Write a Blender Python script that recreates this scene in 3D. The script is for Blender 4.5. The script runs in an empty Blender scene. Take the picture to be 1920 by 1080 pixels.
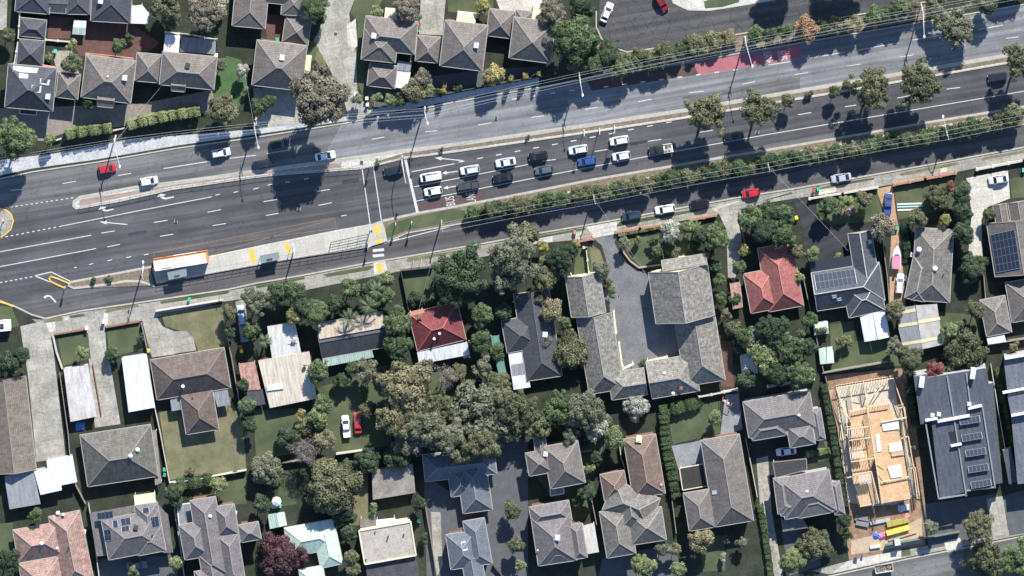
import bpy, bmesh, math, random
from mathutils import Vector, Matrix
import numpy as np
random.seed(7)
rng = np.random.default_rng(7)
R = math.radians
scene = bpy.context.scene
COL = scene.collection

# ---------------------------------------------------------------- camera, sky, sun, exposure
S = 0.12            # metres per survey unit: plan drawn on a 1920 x 1080 grid
LEAN = 0.22         # the aircraft flies a little north of the block
ALT = 2000.0
cam_d = bpy.data.cameras.new("camera")
cam = bpy.data.objects.new("camera", cam_d)
COL.objects.link(cam)
scene.camera = cam
cam.location = (0, LEAN * ALT, ALT)
cam.rotation_euler = (0, 0, 0)
cam_d.sensor_width = 36
cam_d.lens = 36 * ALT / (1920 * S)
cam_d.shift_y = -LEAN * ALT / (1920 * S)
cam_d.clip_start = 10
cam_d.clip_end = 9000

SUN_DIR = Vector((0.28, 1.0, 0))     # horizontal bearing towards the sun
SUN_EL = math.atan(1 / 1.46)
az = math.atan2(SUN_DIR.x, SUN_DIR.y)
world = bpy.data.worlds.new("World")
scene.world = world
world.use_nodes = True
wn = world.node_tree
sky = wn.nodes.new("ShaderNodeTexSky")
sky.sky_type = 'NISHITA'
sky.sun_disc = False
sky.sun_elevation = SUN_EL
sky.sun_rotation = az
sky.air_density = 1.0
sky.dust_density = 0.2
sky.ozone_density = 4.0
wn.nodes["Background"].inputs["Strength"].default_value = 0.105
wn.links.new(sky.outputs[0], wn.nodes["Background"].inputs["Color"])
sun_d = bpy.data.lights.new("sun", 'SUN')
sun_d.energy = 4.6
sun_d.angle = R(0.5)
sun_d.color = (1.0, 0.965, 0.91)
sun = bpy.data.objects.new("sun", sun_d)
COL.objects.link(sun)
to_sun = Vector((math.sin(az) * math.cos(SUN_EL), math.cos(az) * math.cos(SUN_EL), math.sin(SUN_EL)))
sun.rotation_euler = to_sun.to_track_quat('Z', 'Y').to_euler()
sun.location = to_sun * 300
scene.view_settings.view_transform = 'Standard'
scene.view_settings.look = 'None'
scene.view_settings.exposure = 0.92
scene.view_settings.gamma = 1.0
scene.cycles.max_bounces = 6

# ---------------------------------------------------------------- helpers
def at(x, y, z=0.0):
    """Survey grid position of a point whose height above the road is z."""
    k = 1.0 - z / ALT
    return Vector(((x - 960) * S * k, (540 - y) * S * k + LEAN * z, z))

def tag(o, label=None, cat=None, group=None, kind=None):
    if label: o["label"] = label
    if cat: o["category"] = cat
    if group: o["group"] = group
    if kind: o["kind"] = kind
    return o

def empty(name, loc, rz=0.0, label=None, cat=None, group=None):
    o = bpy.data.objects.new(name, None)
    o.empty_display_size = 0.3
    o.location = loc
    o.rotation_euler = (0, 0, rz)
    COL.objects.link(o)
    return tag(o, label, cat, group)

def copy_tree(o, parent=None):
    c = o.copy()
    COL.objects.link(c)
    if parent is not None:
        c.parent = parent
    for ch in o.children:
        copy_tree(ch, c)
    return c

class MB:
    """Collects faces and links them as one mesh object."""
    def __init__(s):
        s.v, s.f, s.uv, s.mi = [], [], [], []
    def face(s, pts, uv=None, m=0):
        n = len(s.v)
        s.v += [tuple(p) for p in pts]
        s.f.append(tuple(range(n, n + len(pts))))
        s.uv += list(uv) if uv else [(p[0], p[1]) for p in pts]
        s.mi.append(m)
    def prism(s, poly, z0, z1, m=0, bottom=False, mt=None):
        """poly: list of (x, y) world, any winding; z1 may be a list of heights."""
        a = sum(poly[i][0] * poly[(i + 1) % len(poly)][1] - poly[(i + 1) % len(poly)][0] * poly[i][1] for i in range(len(poly)))
        zz = list(z1) if isinstance(z1, (list, tuple)) else [z1] * len(poly)
        if a < 0:
            poly = poly[::-1]; zz = zz[::-1]
        n = len(poly)
        s.face([(p[0], p[1], z) for p, z in zip(poly, zz)], m=m if mt is None else mt)
        if bottom:
            s.face([(p[0], p[1], z0) for p in poly[::-1]], m=m)
        for i in range(n):
            j = (i + 1) % n
            p, q = poly[i], poly[j]
            L = math.dist(p[:2], q[:2])
            s.face([(p[0], p[1], z0), (q[0], q[1], z0), (q[0], q[1], zz[j]), (p[0], p[1], zz[i])],
                   [(0, z0), (L, z0), (L, zz[j]), (0, zz[i])], m)
    def box(s, c, sx, sy, sz, rz=0.0, m=0):
        ca, sa = math.cos(rz), math.sin(rz)
        poly = [(c[0] + a * sx / 2 * ca - b * sy / 2 * sa, c[1] + a * sx / 2 * sa + b * sy / 2 * ca) for a, b in ((-1, -1), (1, -1), (1, 1), (-1, 1))]
        s.prism(poly, c[2] - sz / 2, c[2] + sz / 2, m, True)
    def bar(s, p, q, w, h=None, m=0):
        """square bar between two 3-D points"""
        p, q = Vector(p), Vector(q)
        h = h or w
        d = (q - p)
        if d.length < 1e-6: return
        d.normalize()
        up = Vector((0, 0, 1)) if abs(d.z) < 0.95 else Vector((1, 0, 0))
        a = d.cross(up).normalized() * w / 2
        b = a.cross(d).normalized() * h / 2
        P = [p - a - b, p + a - b, p + a + b, p - a + b]
        Q = [x + (q - p) for x in P]
        s.face(P[::-1], m=m); s.face(Q, m=m)
        for i in range(4):
            j = (i + 1) % 4
            L = (q - p).length
            s.face([P[i], P[j], Q[j], Q[i]], [(0, 0), (w, 0), (w, L), (0, L)], m)
    def tube(s, pts, rad, n=8, m=0, cap=True):
        pts = [Vector(p) for p in pts]
        rr = list(rad) if isinstance(rad, (list, tuple)) else [rad] * len(pts)
        rings = []
        for i, p in enumerate(pts):
            d = (pts[min(i + 1, len(pts) - 1)] - pts[max(i - 1, 0)]).normalized()
            up = Vector((0, 0, 1)) if abs(d.z) < 0.9 else Vector((1, 0, 0))
            a = d.cross(up).normalized(); b = d.cross(a).normalized()
            rings.append([p + (a * math.cos(t) + b * math.sin(t)) * rr[i] for t in (2 * math.pi * k / n for k in range(n))])
        base = len(s.v)
        for r in rings:
            s.v += [tuple(x) for x in r]
        for i in range(len(rings) - 1):
            for k in range(n):
                l = (k + 1) % n
                s.f.append((base + i * n + k, base + i * n + l, base + (i + 1) * n + l, base + (i + 1) * n + k))
                s.uv += [(0, 0)] * 4; s.mi.append(m)
        if cap:
            s.f.append(tuple(base + k for k in range(n))[::-1]); s.uv += [(0, 0)] * n; s.mi.append(m)
            s.f.append(tuple(base + (len(rings) - 1) * n + k for k in range(n))); s.uv += [(0, 0)] * n; s.mi.append(m)
    def ball(s, c, rx, ry=None, rz=None, nu=10, nv=6, m=0):
        ry = ry or rx; rz = rz or rx
        for i in range(nv):
            t0, t1 = math.pi * i / nv, math.pi * (i + 1) / nv
            for k in range(nu):
                p0, p1 = 2 * math.pi * k / nu, 2 * math.pi * (k + 1) / nu
                g = lambda t, p: (c[0] + rx * math.sin(t) * math.cos(p), c[1] + ry * math.sin(t) * math.sin(p), c[2] + rz * math.cos(t))
                q = [g(t0, p0), g(t1, p0), g(t1, p1), g(t0, p1)]
                if i == 0: q = [q[0], q[1], q[2]]
                elif i == nv - 1: q = [q[0], q[1], q[3]]
                s.face(q, m=m)
    def mesh(s, name, mats, smooth=False, origin=None):
        me = bpy.data.meshes.new(name)
        v = s.v
        if origin is not None:
            v = [(p[0] - origin[0], p[1] - origin[1], p[2] - origin[2]) for p in v]
        me.from_pydata(v, [], s.f)
        for mt in (mats if isinstance(mats, (list, tuple)) else [mats]):
            me.materials.append(mt)
        me.polygons.foreach_set("material_index", s.mi)
        uvl = me.uv_layers.new(name="UVMap")
        uvl.data.foreach_set("uv", np.array(s.uv, dtype=np.float32).ravel())
        if smooth:
            me.polygons.foreach_set("use_smooth", [True] * len(me.polygons))
        me.update()
        return me
    def build(s, name, mats, parent=None, smooth=False):
        """Vertices are in world coordinates; with a parent they are kept relative to it."""
        if not s.f: return None
        org = parent.matrix_basis.translation if (parent is not None) else None
        if parent is not None and parent.parent is not None:
            org = Vector(org) + parent.parent.matrix_basis.translation
        me = s.mesh(name, mats, smooth, org)
        o = bpy.data.objects.new(name, me)
        COL.objects.link(o)
        if parent is not None: o.parent = parent
        return o

# ---------------------------------------------------------------- materials
_M = {}
def nodes_of(name):
    m = bpy.data.materials.new(name)
    m.use_nodes = True
    nt = m.node_tree
    return m, nt, nt.nodes["Principled BSDF"]

def N(nt, t, **kw):
    n = nt.nodes.new(t)
    for k, v in kw.items():
        if k in n.inputs: n.inputs[k].default_value = v
        else: setattr(n, k, v)
    return n

def ramp(nt, stops, interp='LINEAR'):
    n = nt.nodes.new("ShaderNodeValToRGB")
    cr = n.color_ramp
    cr.interpolation = interp
    while len(cr.elements) > 1: cr.elements.remove(cr.elements[-1])
    cr.elements[0].position = stops[0][0]; cr.elements[0].color = (*stops[0][1], 1)
    for p, c in stops[1:]:
        e = cr.elements.new(p); e.color = (*c, 1)
    return n

def mixc(nt, fac, a, b, mode='MIX'):
    n = nt.nodes.new("ShaderNodeMix")
    n.data_type = 'RGBA'; n.blend_type = mode
    for sock, val in ((n.inputs[0], fac), (n.inputs[6], a), (n.inputs[7], b)):
        if hasattr(val, "is_linked") or hasattr(val, "node"): nt.links.new(val, sock)
        elif isinstance(val, (int, float)): sock.default_value = val
        else: sock.default_value = (*val, 1)
    return n.outputs[2]

def sc(c, k): return tuple(min(1, x * k) for x in c)

def mottled(name, c, c2=None, scale=1.5, rough=0.9, amt=0.35, fine=8.0, stretch=None, rot=0.0, metal=0.0, bump=0.0, joints=0.0):
    """plain weathered surface: two noises over a base colour"""
    key = (name, c, c2)
    if key in _M: return _M[key]
    m, nt, b = nodes_of(name)
    tc = N(nt, "ShaderNodeNewGeometry")
    mp = N(nt, "ShaderNodeMapping")
    nt.links.new(tc.outputs["Position"], mp.inputs[0])
    mp.inputs["Rotation"].default_value[2] = rot
    if stretch: mp.inputs["Scale"].default_value = stretch
    n1 = N(nt, "ShaderNodeTexNoise", Scale=scale, Detail=5.0, Roughness=0.6)
    n2 = N(nt, "ShaderNodeTexNoise", Scale=fine, Detail=3.0)
    nt.links.new(mp.outputs[0], n1.inputs[0]); nt.links.new(tc.outputs["Position"], n2.inputs[0])
    c2 = c2 or sc(c, 1 - amt)
    r = ramp(nt, [(0.3, c2), (0.7, c)])
    nt.links.new(n1.outputs[0], r.inputs[0])
    r2 = ramp(nt, [(0.3, (0.78,) * 3), (0.7, (1.18,) * 3)])
    nt.links.new(n2.outputs[0], r2.inputs[0])
    x = mixc(nt, 1.0, r.outputs[0], r2.outputs[0], 'MULTIPLY')
    if joints:
        mj = N(nt, "ShaderNodeMapping"); mj.inputs["Rotation"].default_value[2] = -R(9.8); nt.links.new(tc.outputs["Position"], mj.inputs[0])
        bj = N(nt, "ShaderNodeTexBrick"); bj.offset = 0.0; nt.links.new(mj.outputs[0], bj.inputs[0])
        for k, v in (("Scale", 1.0), ("Mortar Size", 0.035), ("Mortar Smooth", 0.3), ("Brick Width", joints), ("Row Height", joints)): bj.inputs[k].default_value = v
        bj.inputs["Color1"].default_value = (1.05, 1.05, 1.04, 1); bj.inputs["Color2"].default_value = (.88, .88, .87, 1); bj.inputs["Mortar"].default_value = (.5, .5, .48, 1)
        x = mixc(nt, 0.9, x, bj.outputs[0], 'MULTIPLY')
    nt.links.new(x, b.inputs["Base Color"])
    b.inputs["Roughness"].default_value = rough
    b.inputs["Metallic"].default_value = metal
    if rough > 0.7: b.inputs["Specular IOR Level"].default_value = 0.25
    if bump:
        bp = N(nt, "ShaderNodeBump", Strength=bump, Distance=0.05)
        nt.links.new(n2.outputs[0], bp.inputs["Height"]); nt.links.new(bp.outputs[0], b.inputs["Normal"])
    _M[key] = m
    return m

def plain(name, c, rough=0.5, metal=0.0, coat=0.0, spec=0.5, alpha=None):
    key = (name, c)
    if key in _M: return _M[key]
    m, nt, b = nodes_of(name)
    tc = N(nt, "ShaderNodeNewGeometry")
    n2 = N(nt, "ShaderNodeTexNoise", Scale=3.0, Detail=3.0)
    nt.links.new(tc.outputs["Position"], n2.inputs[0])
    r = ramp(nt, [(0.3, sc(c, 0.92)), (0.7, c)])
    nt.links.new(n2.outputs[0], r.inputs[0]); nt.links.new(r.outputs[0], b.inputs["Base Color"])
    b.inputs["Roughness"].default_value = rough
    b.inputs["Metallic"].default_value = metal
    b.inputs["Coat Weight"].default_value = coat
    b.inputs["Coat Roughness"].default_value = 0.08
    b.inputs["Specular IOR Level"].default_value = spec
    if alpha is not None: b.inputs["Alpha"].default_value = alpha
    _M[key] = m
    return m

def asphalt(name, c, c2, rot=0.0, cracks=False, streak=1.0):
    m, nt, b = nodes_of(name)
    g = N(nt, "ShaderNodeNewGeometry")
    mp = N(nt, "ShaderNodeMapping")
    mp.vector_type = 'TEXTURE'
    nt.links.new(g.outputs["Position"], mp.inputs[0])
    mp.inputs["Rotation"].default_value[2] = rot
    mp.inputs["Scale"].default_value = (30.0, 0.75, 1)
    n1 = N(nt, "ShaderNodeTexNoise", Scale=1.0, Detail=3.0, Roughness=0.55)
    nt.links.new(mp.outputs[0], n1.inputs[0])
    n2 = N(nt, "ShaderNodeTexNoise", Scale=0.12, Detail=6.0, Roughness=0.65)
    nt.links.new(g.outputs["Position"], n2.inputs[0])
    n3 = N(nt, "ShaderNodeTexNoise", Scale=9.0, Detail=2.0)
    nt.links.new(g.outputs["Position"], n3.inputs[0])
    r1 = ramp(nt, [(0.34, c2), (0.66, c)])
    nt.links.new(n1.outputs[0], r1.inputs[0])
    r2 = ramp(nt, [(0.3, (0.8,) * 3), (0.7, (1.15,) * 3)]); nt.links.new(n2.outputs[0], r2.inputs[0])
    r3 = ramp(nt, [(0.3, (0.82,) * 3), (0.7, (1.18,) * 3)]); nt.links.new(n3.outputs[0], r3.inputs[0])
    x = mixc(nt, 1.0, r1.outputs[0], r2.outputs[0], 'MULTIPLY')
    x = mixc(nt, 1.0, x, r3.outputs[0], 'MULTIPLY')
    # sealed joints running with the traffic, and dark polished wheel paths
    wv = N(nt, "ShaderNodeTexNoise", Scale=1.0, Detail=1.0); mp2 = N(nt, "ShaderNodeMapping"); mp2.vector_type = 'TEXTURE'
    mp2.inputs["Rotation"].default_value[2] = rot; mp2.inputs["Scale"].default_value = (60.0, 1.6, 1)
    nt.links.new(g.outputs["Position"], mp2.inputs[0]); nt.links.new(mp2.outputs[0], wv.inputs[0])
    rw = ramp(nt, [(0.40, (0.80,) * 3), (0.52, (1.0,) * 3), (0.64, (1.14,) * 3)]); nt.links.new(wv.outputs[0], rw.inputs[0])
    x = mixc(nt, 1.0, x, rw.outputs[0], 'MULTIPLY')
    nzc = N(nt, "ShaderNodeTexNoise", Scale=0.25, Detail=4.0); nt.links.new(g.outputs["Position"], nzc.inputs[0])
    sb = N(nt, "ShaderNodeMath", operation='SUBTRACT'); sb.inputs[1].default_value = .5; nt.links.new(nzc.outputs[0], sb.inputs[0])
    ab = N(nt, "ShaderNodeMath", operation='ABSOLUTE'); nt.links.new(sb.outputs[0], ab.inputs[0])
    rk = ramp(nt, [(0.0, (0.5,) * 3), (0.008, (1,) * 3)]); nt.links.new(ab.outputs[0], rk.inputs[0])
    x = mixc(nt, 0.7, x, rk.outputs[0], 'MULTIPLY')
    if cracks:
        nz = N(nt, "ShaderNodeTexNoise", Scale=0.35, Detail=3.0)
        nt.links.new(g.outputs["Position"], nz.inputs[0])
        ad = N(nt, "ShaderNodeVectorMath", operation='SCALE'); ad.inputs[3].default_value = 2.5
        nt.links.new(nz.outputs["Color"], ad.inputs[0])
        a2 = N(nt, "ShaderNodeVectorMath", operation='ADD')
        nt.links.new(g.outputs["Position"], a2.inputs[0]); nt.links.new(ad.outputs[0], a2.inputs[1])
        vo = N(nt, "ShaderNodeTexVoronoi", Scale=0.3); vo.feature = 'DISTANCE_TO_EDGE'; vo.voronoi_dimensions = '2D'
        nt.links.new(a2.outputs[0], vo.inputs["Vector"])
        rc = ramp(nt, [(0.0, (0.35,) * 3), (0.025, (1,) * 3)]); nt.links.new(vo.outputs["Distance"], rc.inputs[0])
        x = mixc(nt, 1.0, x, rc.outputs[0], 'MULTIPLY')
    nt.links.new(x, b.inputs["Base Color"])
    b.inputs["Roughness"].default_value = 0.88
    b.inputs["Specular IOR Level"].default_value = 0.3
    return m

def roof_mat(name, c, kind='tile', c2=None, mott=0.25, mscale=0.6, sharp=False):
    """UV in metres: u along the eave, v up the slope."""
    key = ("roof", name)
    if key in _M: return _M[key]
    m, nt, b = nodes_of(name)
    uv = N(nt, "ShaderNodeUVMap")
    sep = N(nt, "ShaderNodeSeparateXYZ"); nt.links.new(uv.outputs[0], sep.inputs[0])
    def frac(sock, period):
        d = N(nt, "ShaderNodeMath", operation='DIVIDE'); d.inputs[1].default_value = period
        nt.links.new(sock, d.inputs[0])
        f = N(nt, "ShaderNodeMath", operation='FRACT'); nt.links.new(d.outputs[0], f.inputs[0])
        fl = N(nt, "ShaderNodeMath", operation='FLOOR'); nt.links.new(d.outputs[0], fl.inputs[0])
        return f.outputs[0], fl.outputs[0]
    g = N(nt, "ShaderNodeNewGeometry")
    n1 = N(nt, "ShaderNodeTexNoise", Scale=mscale, Detail=6.0, Roughness=0.68)
    nt.links.new(g.outputs["Position"], n1.inputs[0])
    c2 = c2 or sc(c, 1 - mott)
    r = ramp(nt, [(0.42, c2), (0.56, c)] if sharp else [(0.3, c2), (0.7, c)])
    nt.links.new(n1.outputs[0], r.inputs[0])
    x = r.outputs[0]
    bp = N(nt, "ShaderNodeBump", Strength=0.6, Distance=0.04)
    if kind == 'tile':
        fu, iu = frac(sep.outputs[0], 0.33)
        fv, iv = frac(sep.outputs[1], 0.42)
        cb = N(nt, "ShaderNodeCombineXYZ"); nt.links.new(iu, cb.inputs[0]); nt.links.new(iv, cb.inputs[1])
        wn_ = N(nt, "ShaderNodeTexWhiteNoise"); wn_.noise_dimensions = '2D'; nt.links.new(cb.outputs[0], wn_.inputs[0])
        rt = ramp(nt, [(0, (0.86,) * 3), (1, (1.12,) * 3)]); nt.links.new(wn_.outputs[0], rt.inputs[0])
        x = mixc(nt, 1.0, x, rt.outputs[0], 'MULTIPLY')
        rl = ramp(nt, [(0.0, (0.45,) * 3), (0.22, (1,) * 3)]); nt.links.new(fv, rl.inputs[0])
        x = mixc(nt, 1.0, x, rl.outputs[0], 'MULTIPLY')
        inv = N(nt, "ShaderNodeMath", operation='SUBTRACT'); inv.inputs[0].default_value = 1.0
        nt.links.new(fv, inv.inputs[1]); nt.links.new(inv.outputs[0], bp.inputs["Height"])
        bp.inputs["Strength"].default_value = 0.8
        rough = 0.8
    else:
        per = {'corr': 0.3, 'rib': 0.76, 'seam': 0.5}[kind]
        fu, iu = frac(sep.outputs[0], per)
        tri = N(nt, "ShaderNodeMath", operation='PINGPONG'); tri.inputs[1].default_value = 0.5
        nt.links.new(fu, tri.inputs[0])
        rl = ramp(nt, [(0.0, (0.7,) * 3), (0.12 if kind == 'rib' else 0.35, (1,) * 3)]); nt.links.new(tri.outputs[0], rl.inputs[0])
        x = mixc(nt, 1.0, x, rl.outputs[0], 'MULTIPLY')
        fv, iv = frac(sep.outputs[1], 1.9)
        rv = ramp(nt, [(0.0, (0.8,) * 3), (0.06, (1,) * 3)]); nt.links.new(fv, rv.inputs[0])
        x = mixc(nt, 0.6, x, rv.outputs[0], 'MULTIPLY')
        nt.links.new(tri.outputs[0], bp.inputs["Height"])
        bp.inputs["Strength"].default_value = 0.35
        rough = 0.5
    mps = N(nt, "ShaderNodeMapping"); mps.inputs["Scale"].default_value = (1.3, 0.22, 1); nt.links.new(uv.outputs[0], mps.inputs[0])
    ns = N(nt, "ShaderNodeTexNoise", Scale=1.0, Detail=5.0, Roughness=0.65); nt.links.new(mps.outputs[0], ns.inputs[0])
    rs = ramp(nt, [(0.32, (0.72,) * 3), (0.55, (1.0,) * 3), (0.75, (1.16,) * 3)]); nt.links.new(ns.outputs[0], rs.inputs[0])
    x = mixc(nt, 1.0, x, rs.outputs[0], 'MULTIPLY')
    n3 = N(nt, "ShaderNodeTexNoise", Scale=4.0, Detail=4.0)
    nt.links.new(g.outputs["Position"], n3.inputs[0])
    r3 = ramp(nt, [(0.3, (0.86,) * 3), (0.7, (1.1,) * 3)]); nt.links.new(n3.outputs[0], r3.inputs[0])
    x = mixc(nt, 1.0, x, r3.outputs[0], 'MULTIPLY')
    nt.links.new(x, b.inputs["Base Color"])
    nt.links.new(bp.outputs[0], b.inputs["Normal"])
    b.inputs["Roughness"].default_value = rough
    b.inputs["Specular IOR Level"].default_value = 0.35
    _M[key] = m
    return m

def leaf_mat(name, c, c2, hue=0.03):
    """foliage: each leaf clump carries its own tint value"""
    key = ("leaf", name)
    if key in _M: return _M[key]
    m, nt, b = nodes_of(name)
    at_ = N(nt, "ShaderNodeAttribute"); at_.attribute_name = "tint"
    r = ramp(nt, [(0.0, c2), (1.0, c)])
    nt.links.new(at_.outputs["Fac"], r.inputs[0])
    oi = N(nt, "ShaderNodeObjectInfo")
    hs = N(nt, "ShaderNodeHueSaturation")
    mr = N(nt, "ShaderNodeMapRange"); mr.inputs[3].default_value = 0.5 - hue * 0.5; mr.inputs[4].default_value = 0.5 + hue * 0.5
    nt.links.new(oi.outputs["Random"], mr.inputs[0]); nt.links.new(mr.outputs[0], hs.inputs["Hue"])
    mr2 = N(nt, "ShaderNodeMapRange"); mr2.inputs[3].default_value = 1.18; mr2.inputs[4].default_value = 0.82
    nt.links.new(oi.outputs["Random"], mr2.inputs[0]); nt.links.new(mr2.outputs[0], hs.inputs["Value"])
    nt.links.new(r.outputs[0], hs.inputs["Color"])
    nt.links.new(hs.outputs[0], b.inputs["Base Color"])
    b.inputs["Roughness"].default_value = 0.65
    b.inputs["Specular IOR Level"].default_value = 0.25
    _M[key] = m
    return m

WHITE = plain("white_paint", (0.78, 0.78, 0.76), 0.6)
CREAM = mottled("cream_render", (0.72, 0.63, 0.45), scale=1.0, amt=0.15)
ORANGE_BRICK = mottled("orange_brick", (0.55, 0.30, 0.20), scale=3.0, amt=0.35)
BRICK = mottled("brown_brick", (0.26, 0.15, 0.11), scale=3.0, amt=0.4)
RENDER_GREY = mottled("grey_render", (0.42, 0.42, 0.42), scale=1.0, amt=0.2)
GLASS = plain("dark_glass", (0.02, 0.025, 0.03), 0.06, spec=0.8)
STEEL = plain("galvanised_steel", (0.55, 0.56, 0.57), 0.4, 0.6)
DARK_METAL = plain("dark_metal", (0.06, 0.06, 0.07), 0.5)
TIMBER_FENCE = mottled("weathered_timber", (0.30, 0.26, 0.22), scale=2.0, amt=0.4)
TIMBER_POLE = mottled("grey_pole_timber", (0.38, 0.34, 0.30), scale=2.0, amt=0.3)
RUBBER = plain("black_rubber", (0.015, 0.015, 0.016), 0.8)
CONCRETE = mottled("pale_concrete", (0.50, 0.47, 0.41), (0.38, 0.36, 0.32), scale=0.5, amt=0.3, fine=3.0)
# ---------------------------------------------------------------- ground, roads, kerbs, markings
ROADDIR = R(9.8)
ASPH_DARK = asphalt("dark_asphalt", (0.099, 0.098, 0.103), (0.068, 0.067, 0.071), ROADDIR)
ASPH_MID = asphalt("worn_asphalt", (0.16, 0.157, 0.156), (0.115, 0.113, 0.113), ROADDIR)
ASPH_LIGHT = asphalt("pale_asphalt", (0.232, 0.232, 0.238), (0.168, 0.169, 0.174), ROADDIR)
ASPH_SIDE = asphalt("cracked_asphalt", (0.092, 0.090, 0.092), (0.075, 0.073, 0.075), ROADDIR, cracks=True)
ASPH_SERVICE = asphalt("service_asphalt", (0.115, 0.110, 0.111), (0.085, 0.081, 0.082), ROADDIR)
ASPH_YARD = asphalt("yard_asphalt", (0.045, 0.047, 0.052), (0.038, 0.040, 0.044), 0.4)
ASPH_COURT = mottled("court_asphalt", (0.20, 0.20, 0.205), (0.125, 0.125, 0.13), scale=0.25, fine=4.0)
KERB = mottled("kerb_concrete", (0.46, 0.43, 0.37), scale=0.8, amt=0.25)
PATH = mottled("footpath_concrete", (0.38, 0.355, 0.31), (0.25, 0.235, 0.205), scale=0.35, fine=2.5, joints=1.8)
PALE = mottled("pale_paving", (0.58, 0.55, 0.49), (0.46, 0.43, 0.38), scale=0.6, fine=3.0, joints=2.2)
DRIVE = mottled("old_driveway_concrete", (0.42, 0.395, 0.345), (0.25, 0.235, 0.205), scale=0.3, fine=2.0, joints=3.2)
PINKPAVE = mottled("pinkish_paving", (0.36, 0.27, 0.23), (0.26, 0.20, 0.17), scale=0.7, fine=4.0)
REDPAVE = mottled("red_brick_paving", (0.155, 0.085, 0.07), (0.095, 0.055, 0.048), scale=0.8, fine=6.0)
ORANGEDIRT = mottled("orange_gravel", (0.48, 0.31, 0.19), (0.36, 0.23, 0.14), scale=0.7, fine=4.0)
SITEDIRT = mottled("builders_dirt", (0.34, 0.22, 0.14), (0.17, 0.11, 0.075), scale=0.4, fine=3.0, bump=0.5)
MULCH = mottled("dry_mulch", (0.25, 0.20, 0.15), (0.13, 0.10, 0.075), scale=1.2, fine=5.0, bump=0.6)
SOIL = mottled("yard_soil", (0.050, 0.055, 0.038), (0.022, 0.028, 0.018), scale=0.35, fine=3.0, bump=0.5)
LAWN = mottled("green_lawn", (0.112, 0.122, 0.066), (0.046, 0.070, 0.034), scale=0.22, fine=6.0, bump=0.5)
LUSH = mottled('lush_lawn', (0.085, 0.15, 0.06), (0.055, 0.095, 0.04), scale=0.5, fine=6.0, bump=0.5)
DRYLAWN = mottled("dry_lawn", (0.215, 0.19, 0.115), (0.105, 0.112, 0.056), scale=0.3, fine=5.0, bump=0.5)
ROADPAINT = mottled("worn_road_paint", (0.62, 0.61, 0.57), (0.45, 0.44, 0.42), scale=2.0, fine=6.0)
YELLOWPAINT = mottled("yellow_paint", (0.68, 0.47, 0.08), (0.60, 0.42, 0.10), scale=2.0)
ORANGEPAINT = mottled("orange_line_paint", (0.33, 0.21, 0.08), (0.20, 0.135, 0.07), scale=2.0)
REDLANE = mottled("red_lane_paint", (0.42, 0.145, 0.165), (0.30, 0.11, 0.125), scale=0.5, fine=4.0)
OLDRED = mottled("worn_red_lane", (0.125, 0.075, 0.07), (0.075, 0.058, 0.058), scale=0.5, fine=4.0)
CHARPAVE = mottled("charcoal_paving", (0.115, 0.118, 0.125), (0.085, 0.088, 0.092), scale=0.6, fine=5.0)
BLUEPAVE = mottled("grey_concrete_slab", (0.27, 0.28, 0.30), (0.20, 0.21, 0.22), scale=0.5, fine=4.0)

def struct(o, label=None):
    return tag(o, label, kind="structure")

def flat(name, poly, mat, z, label=None):
    bm = bmesh.new()
    vs = [bm.verts.new(at(x, y, z)) for x, y in poly]
    f = bm.faces.new(vs)
    bm.normal_update()
    if f.normal.z < 0: f.normal_flip()
    bmesh.ops.triangulate(bm, faces=[f])
    me = bpy.data.meshes.new(name); bm.to_mesh(me); bm.free()
    me.materials.append(mat)
    o = bpy.data.objects.new(name, me); COL.objects.link(o)
    return struct(o, label)

def block(name, poly, mat, z0, z1):
    mb = MB(); bm = bmesh.new()
    o = flat(name, poly, mat, z1)
    # sides
    pts = [at(x, y, 0) for x, y in poly]
    me = o.data
    bm.from_mesh(me)
    n = len(pts)
    for i in range(n):
        p, q = pts[i], pts[(i + 1) % n]
        k = [bm.verts.new((p.x, p.y, z0)), bm.verts.new((q.x, q.y, z0)), bm.verts.new((q.x, q.y + LEAN * z1, z1 - .001)), bm.verts.new((p.x, p.y + LEAN * z1, z1 - .001))]
        bm.faces.new(k)
    bm.to_mesh(me); bm.free()
    return o

def strip_poly(pts, w):
    P = [at(*p).xy for p in pts]
    L, Rr = [], []
    for i, p in enumerate(P):
        d = (P[min(i + 1, len(P) - 1)] - P[max(i - 1, 0)]).normalized()
        n = Vector((-d.y, d.x)) * w / 2
        L.append(p + n); Rr.append(p - n)
    return L, Rr

def strip(mb, pts, w, z0, z1, m=0):
    L, Rr = strip_poly(pts, w)
    for i in range(len(L) - 1):
        q = [Rr[i], Rr[i + 1], L[i + 1], L[i]]
        mb.face([(p.x, p.y, z1) for p in q], m=m)
        if z1 - z0 > 0.02:
            for a, b in ((Rr[i], Rr[i + 1]), (L[i + 1], L[i])):
                mb.face([(a.x, a.y, z0), (b.x, b.y, z0), (b.x, b.y, z1), (a.x, a.y, z1)], m=m)

def kerb(pts, w=0.3, z1=0.15, name="kerb", mat=None):
    mb = MB(); strip(mb, pts, w, 0, z1)
    return struct(mb.build(name, mat or KERB))

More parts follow.
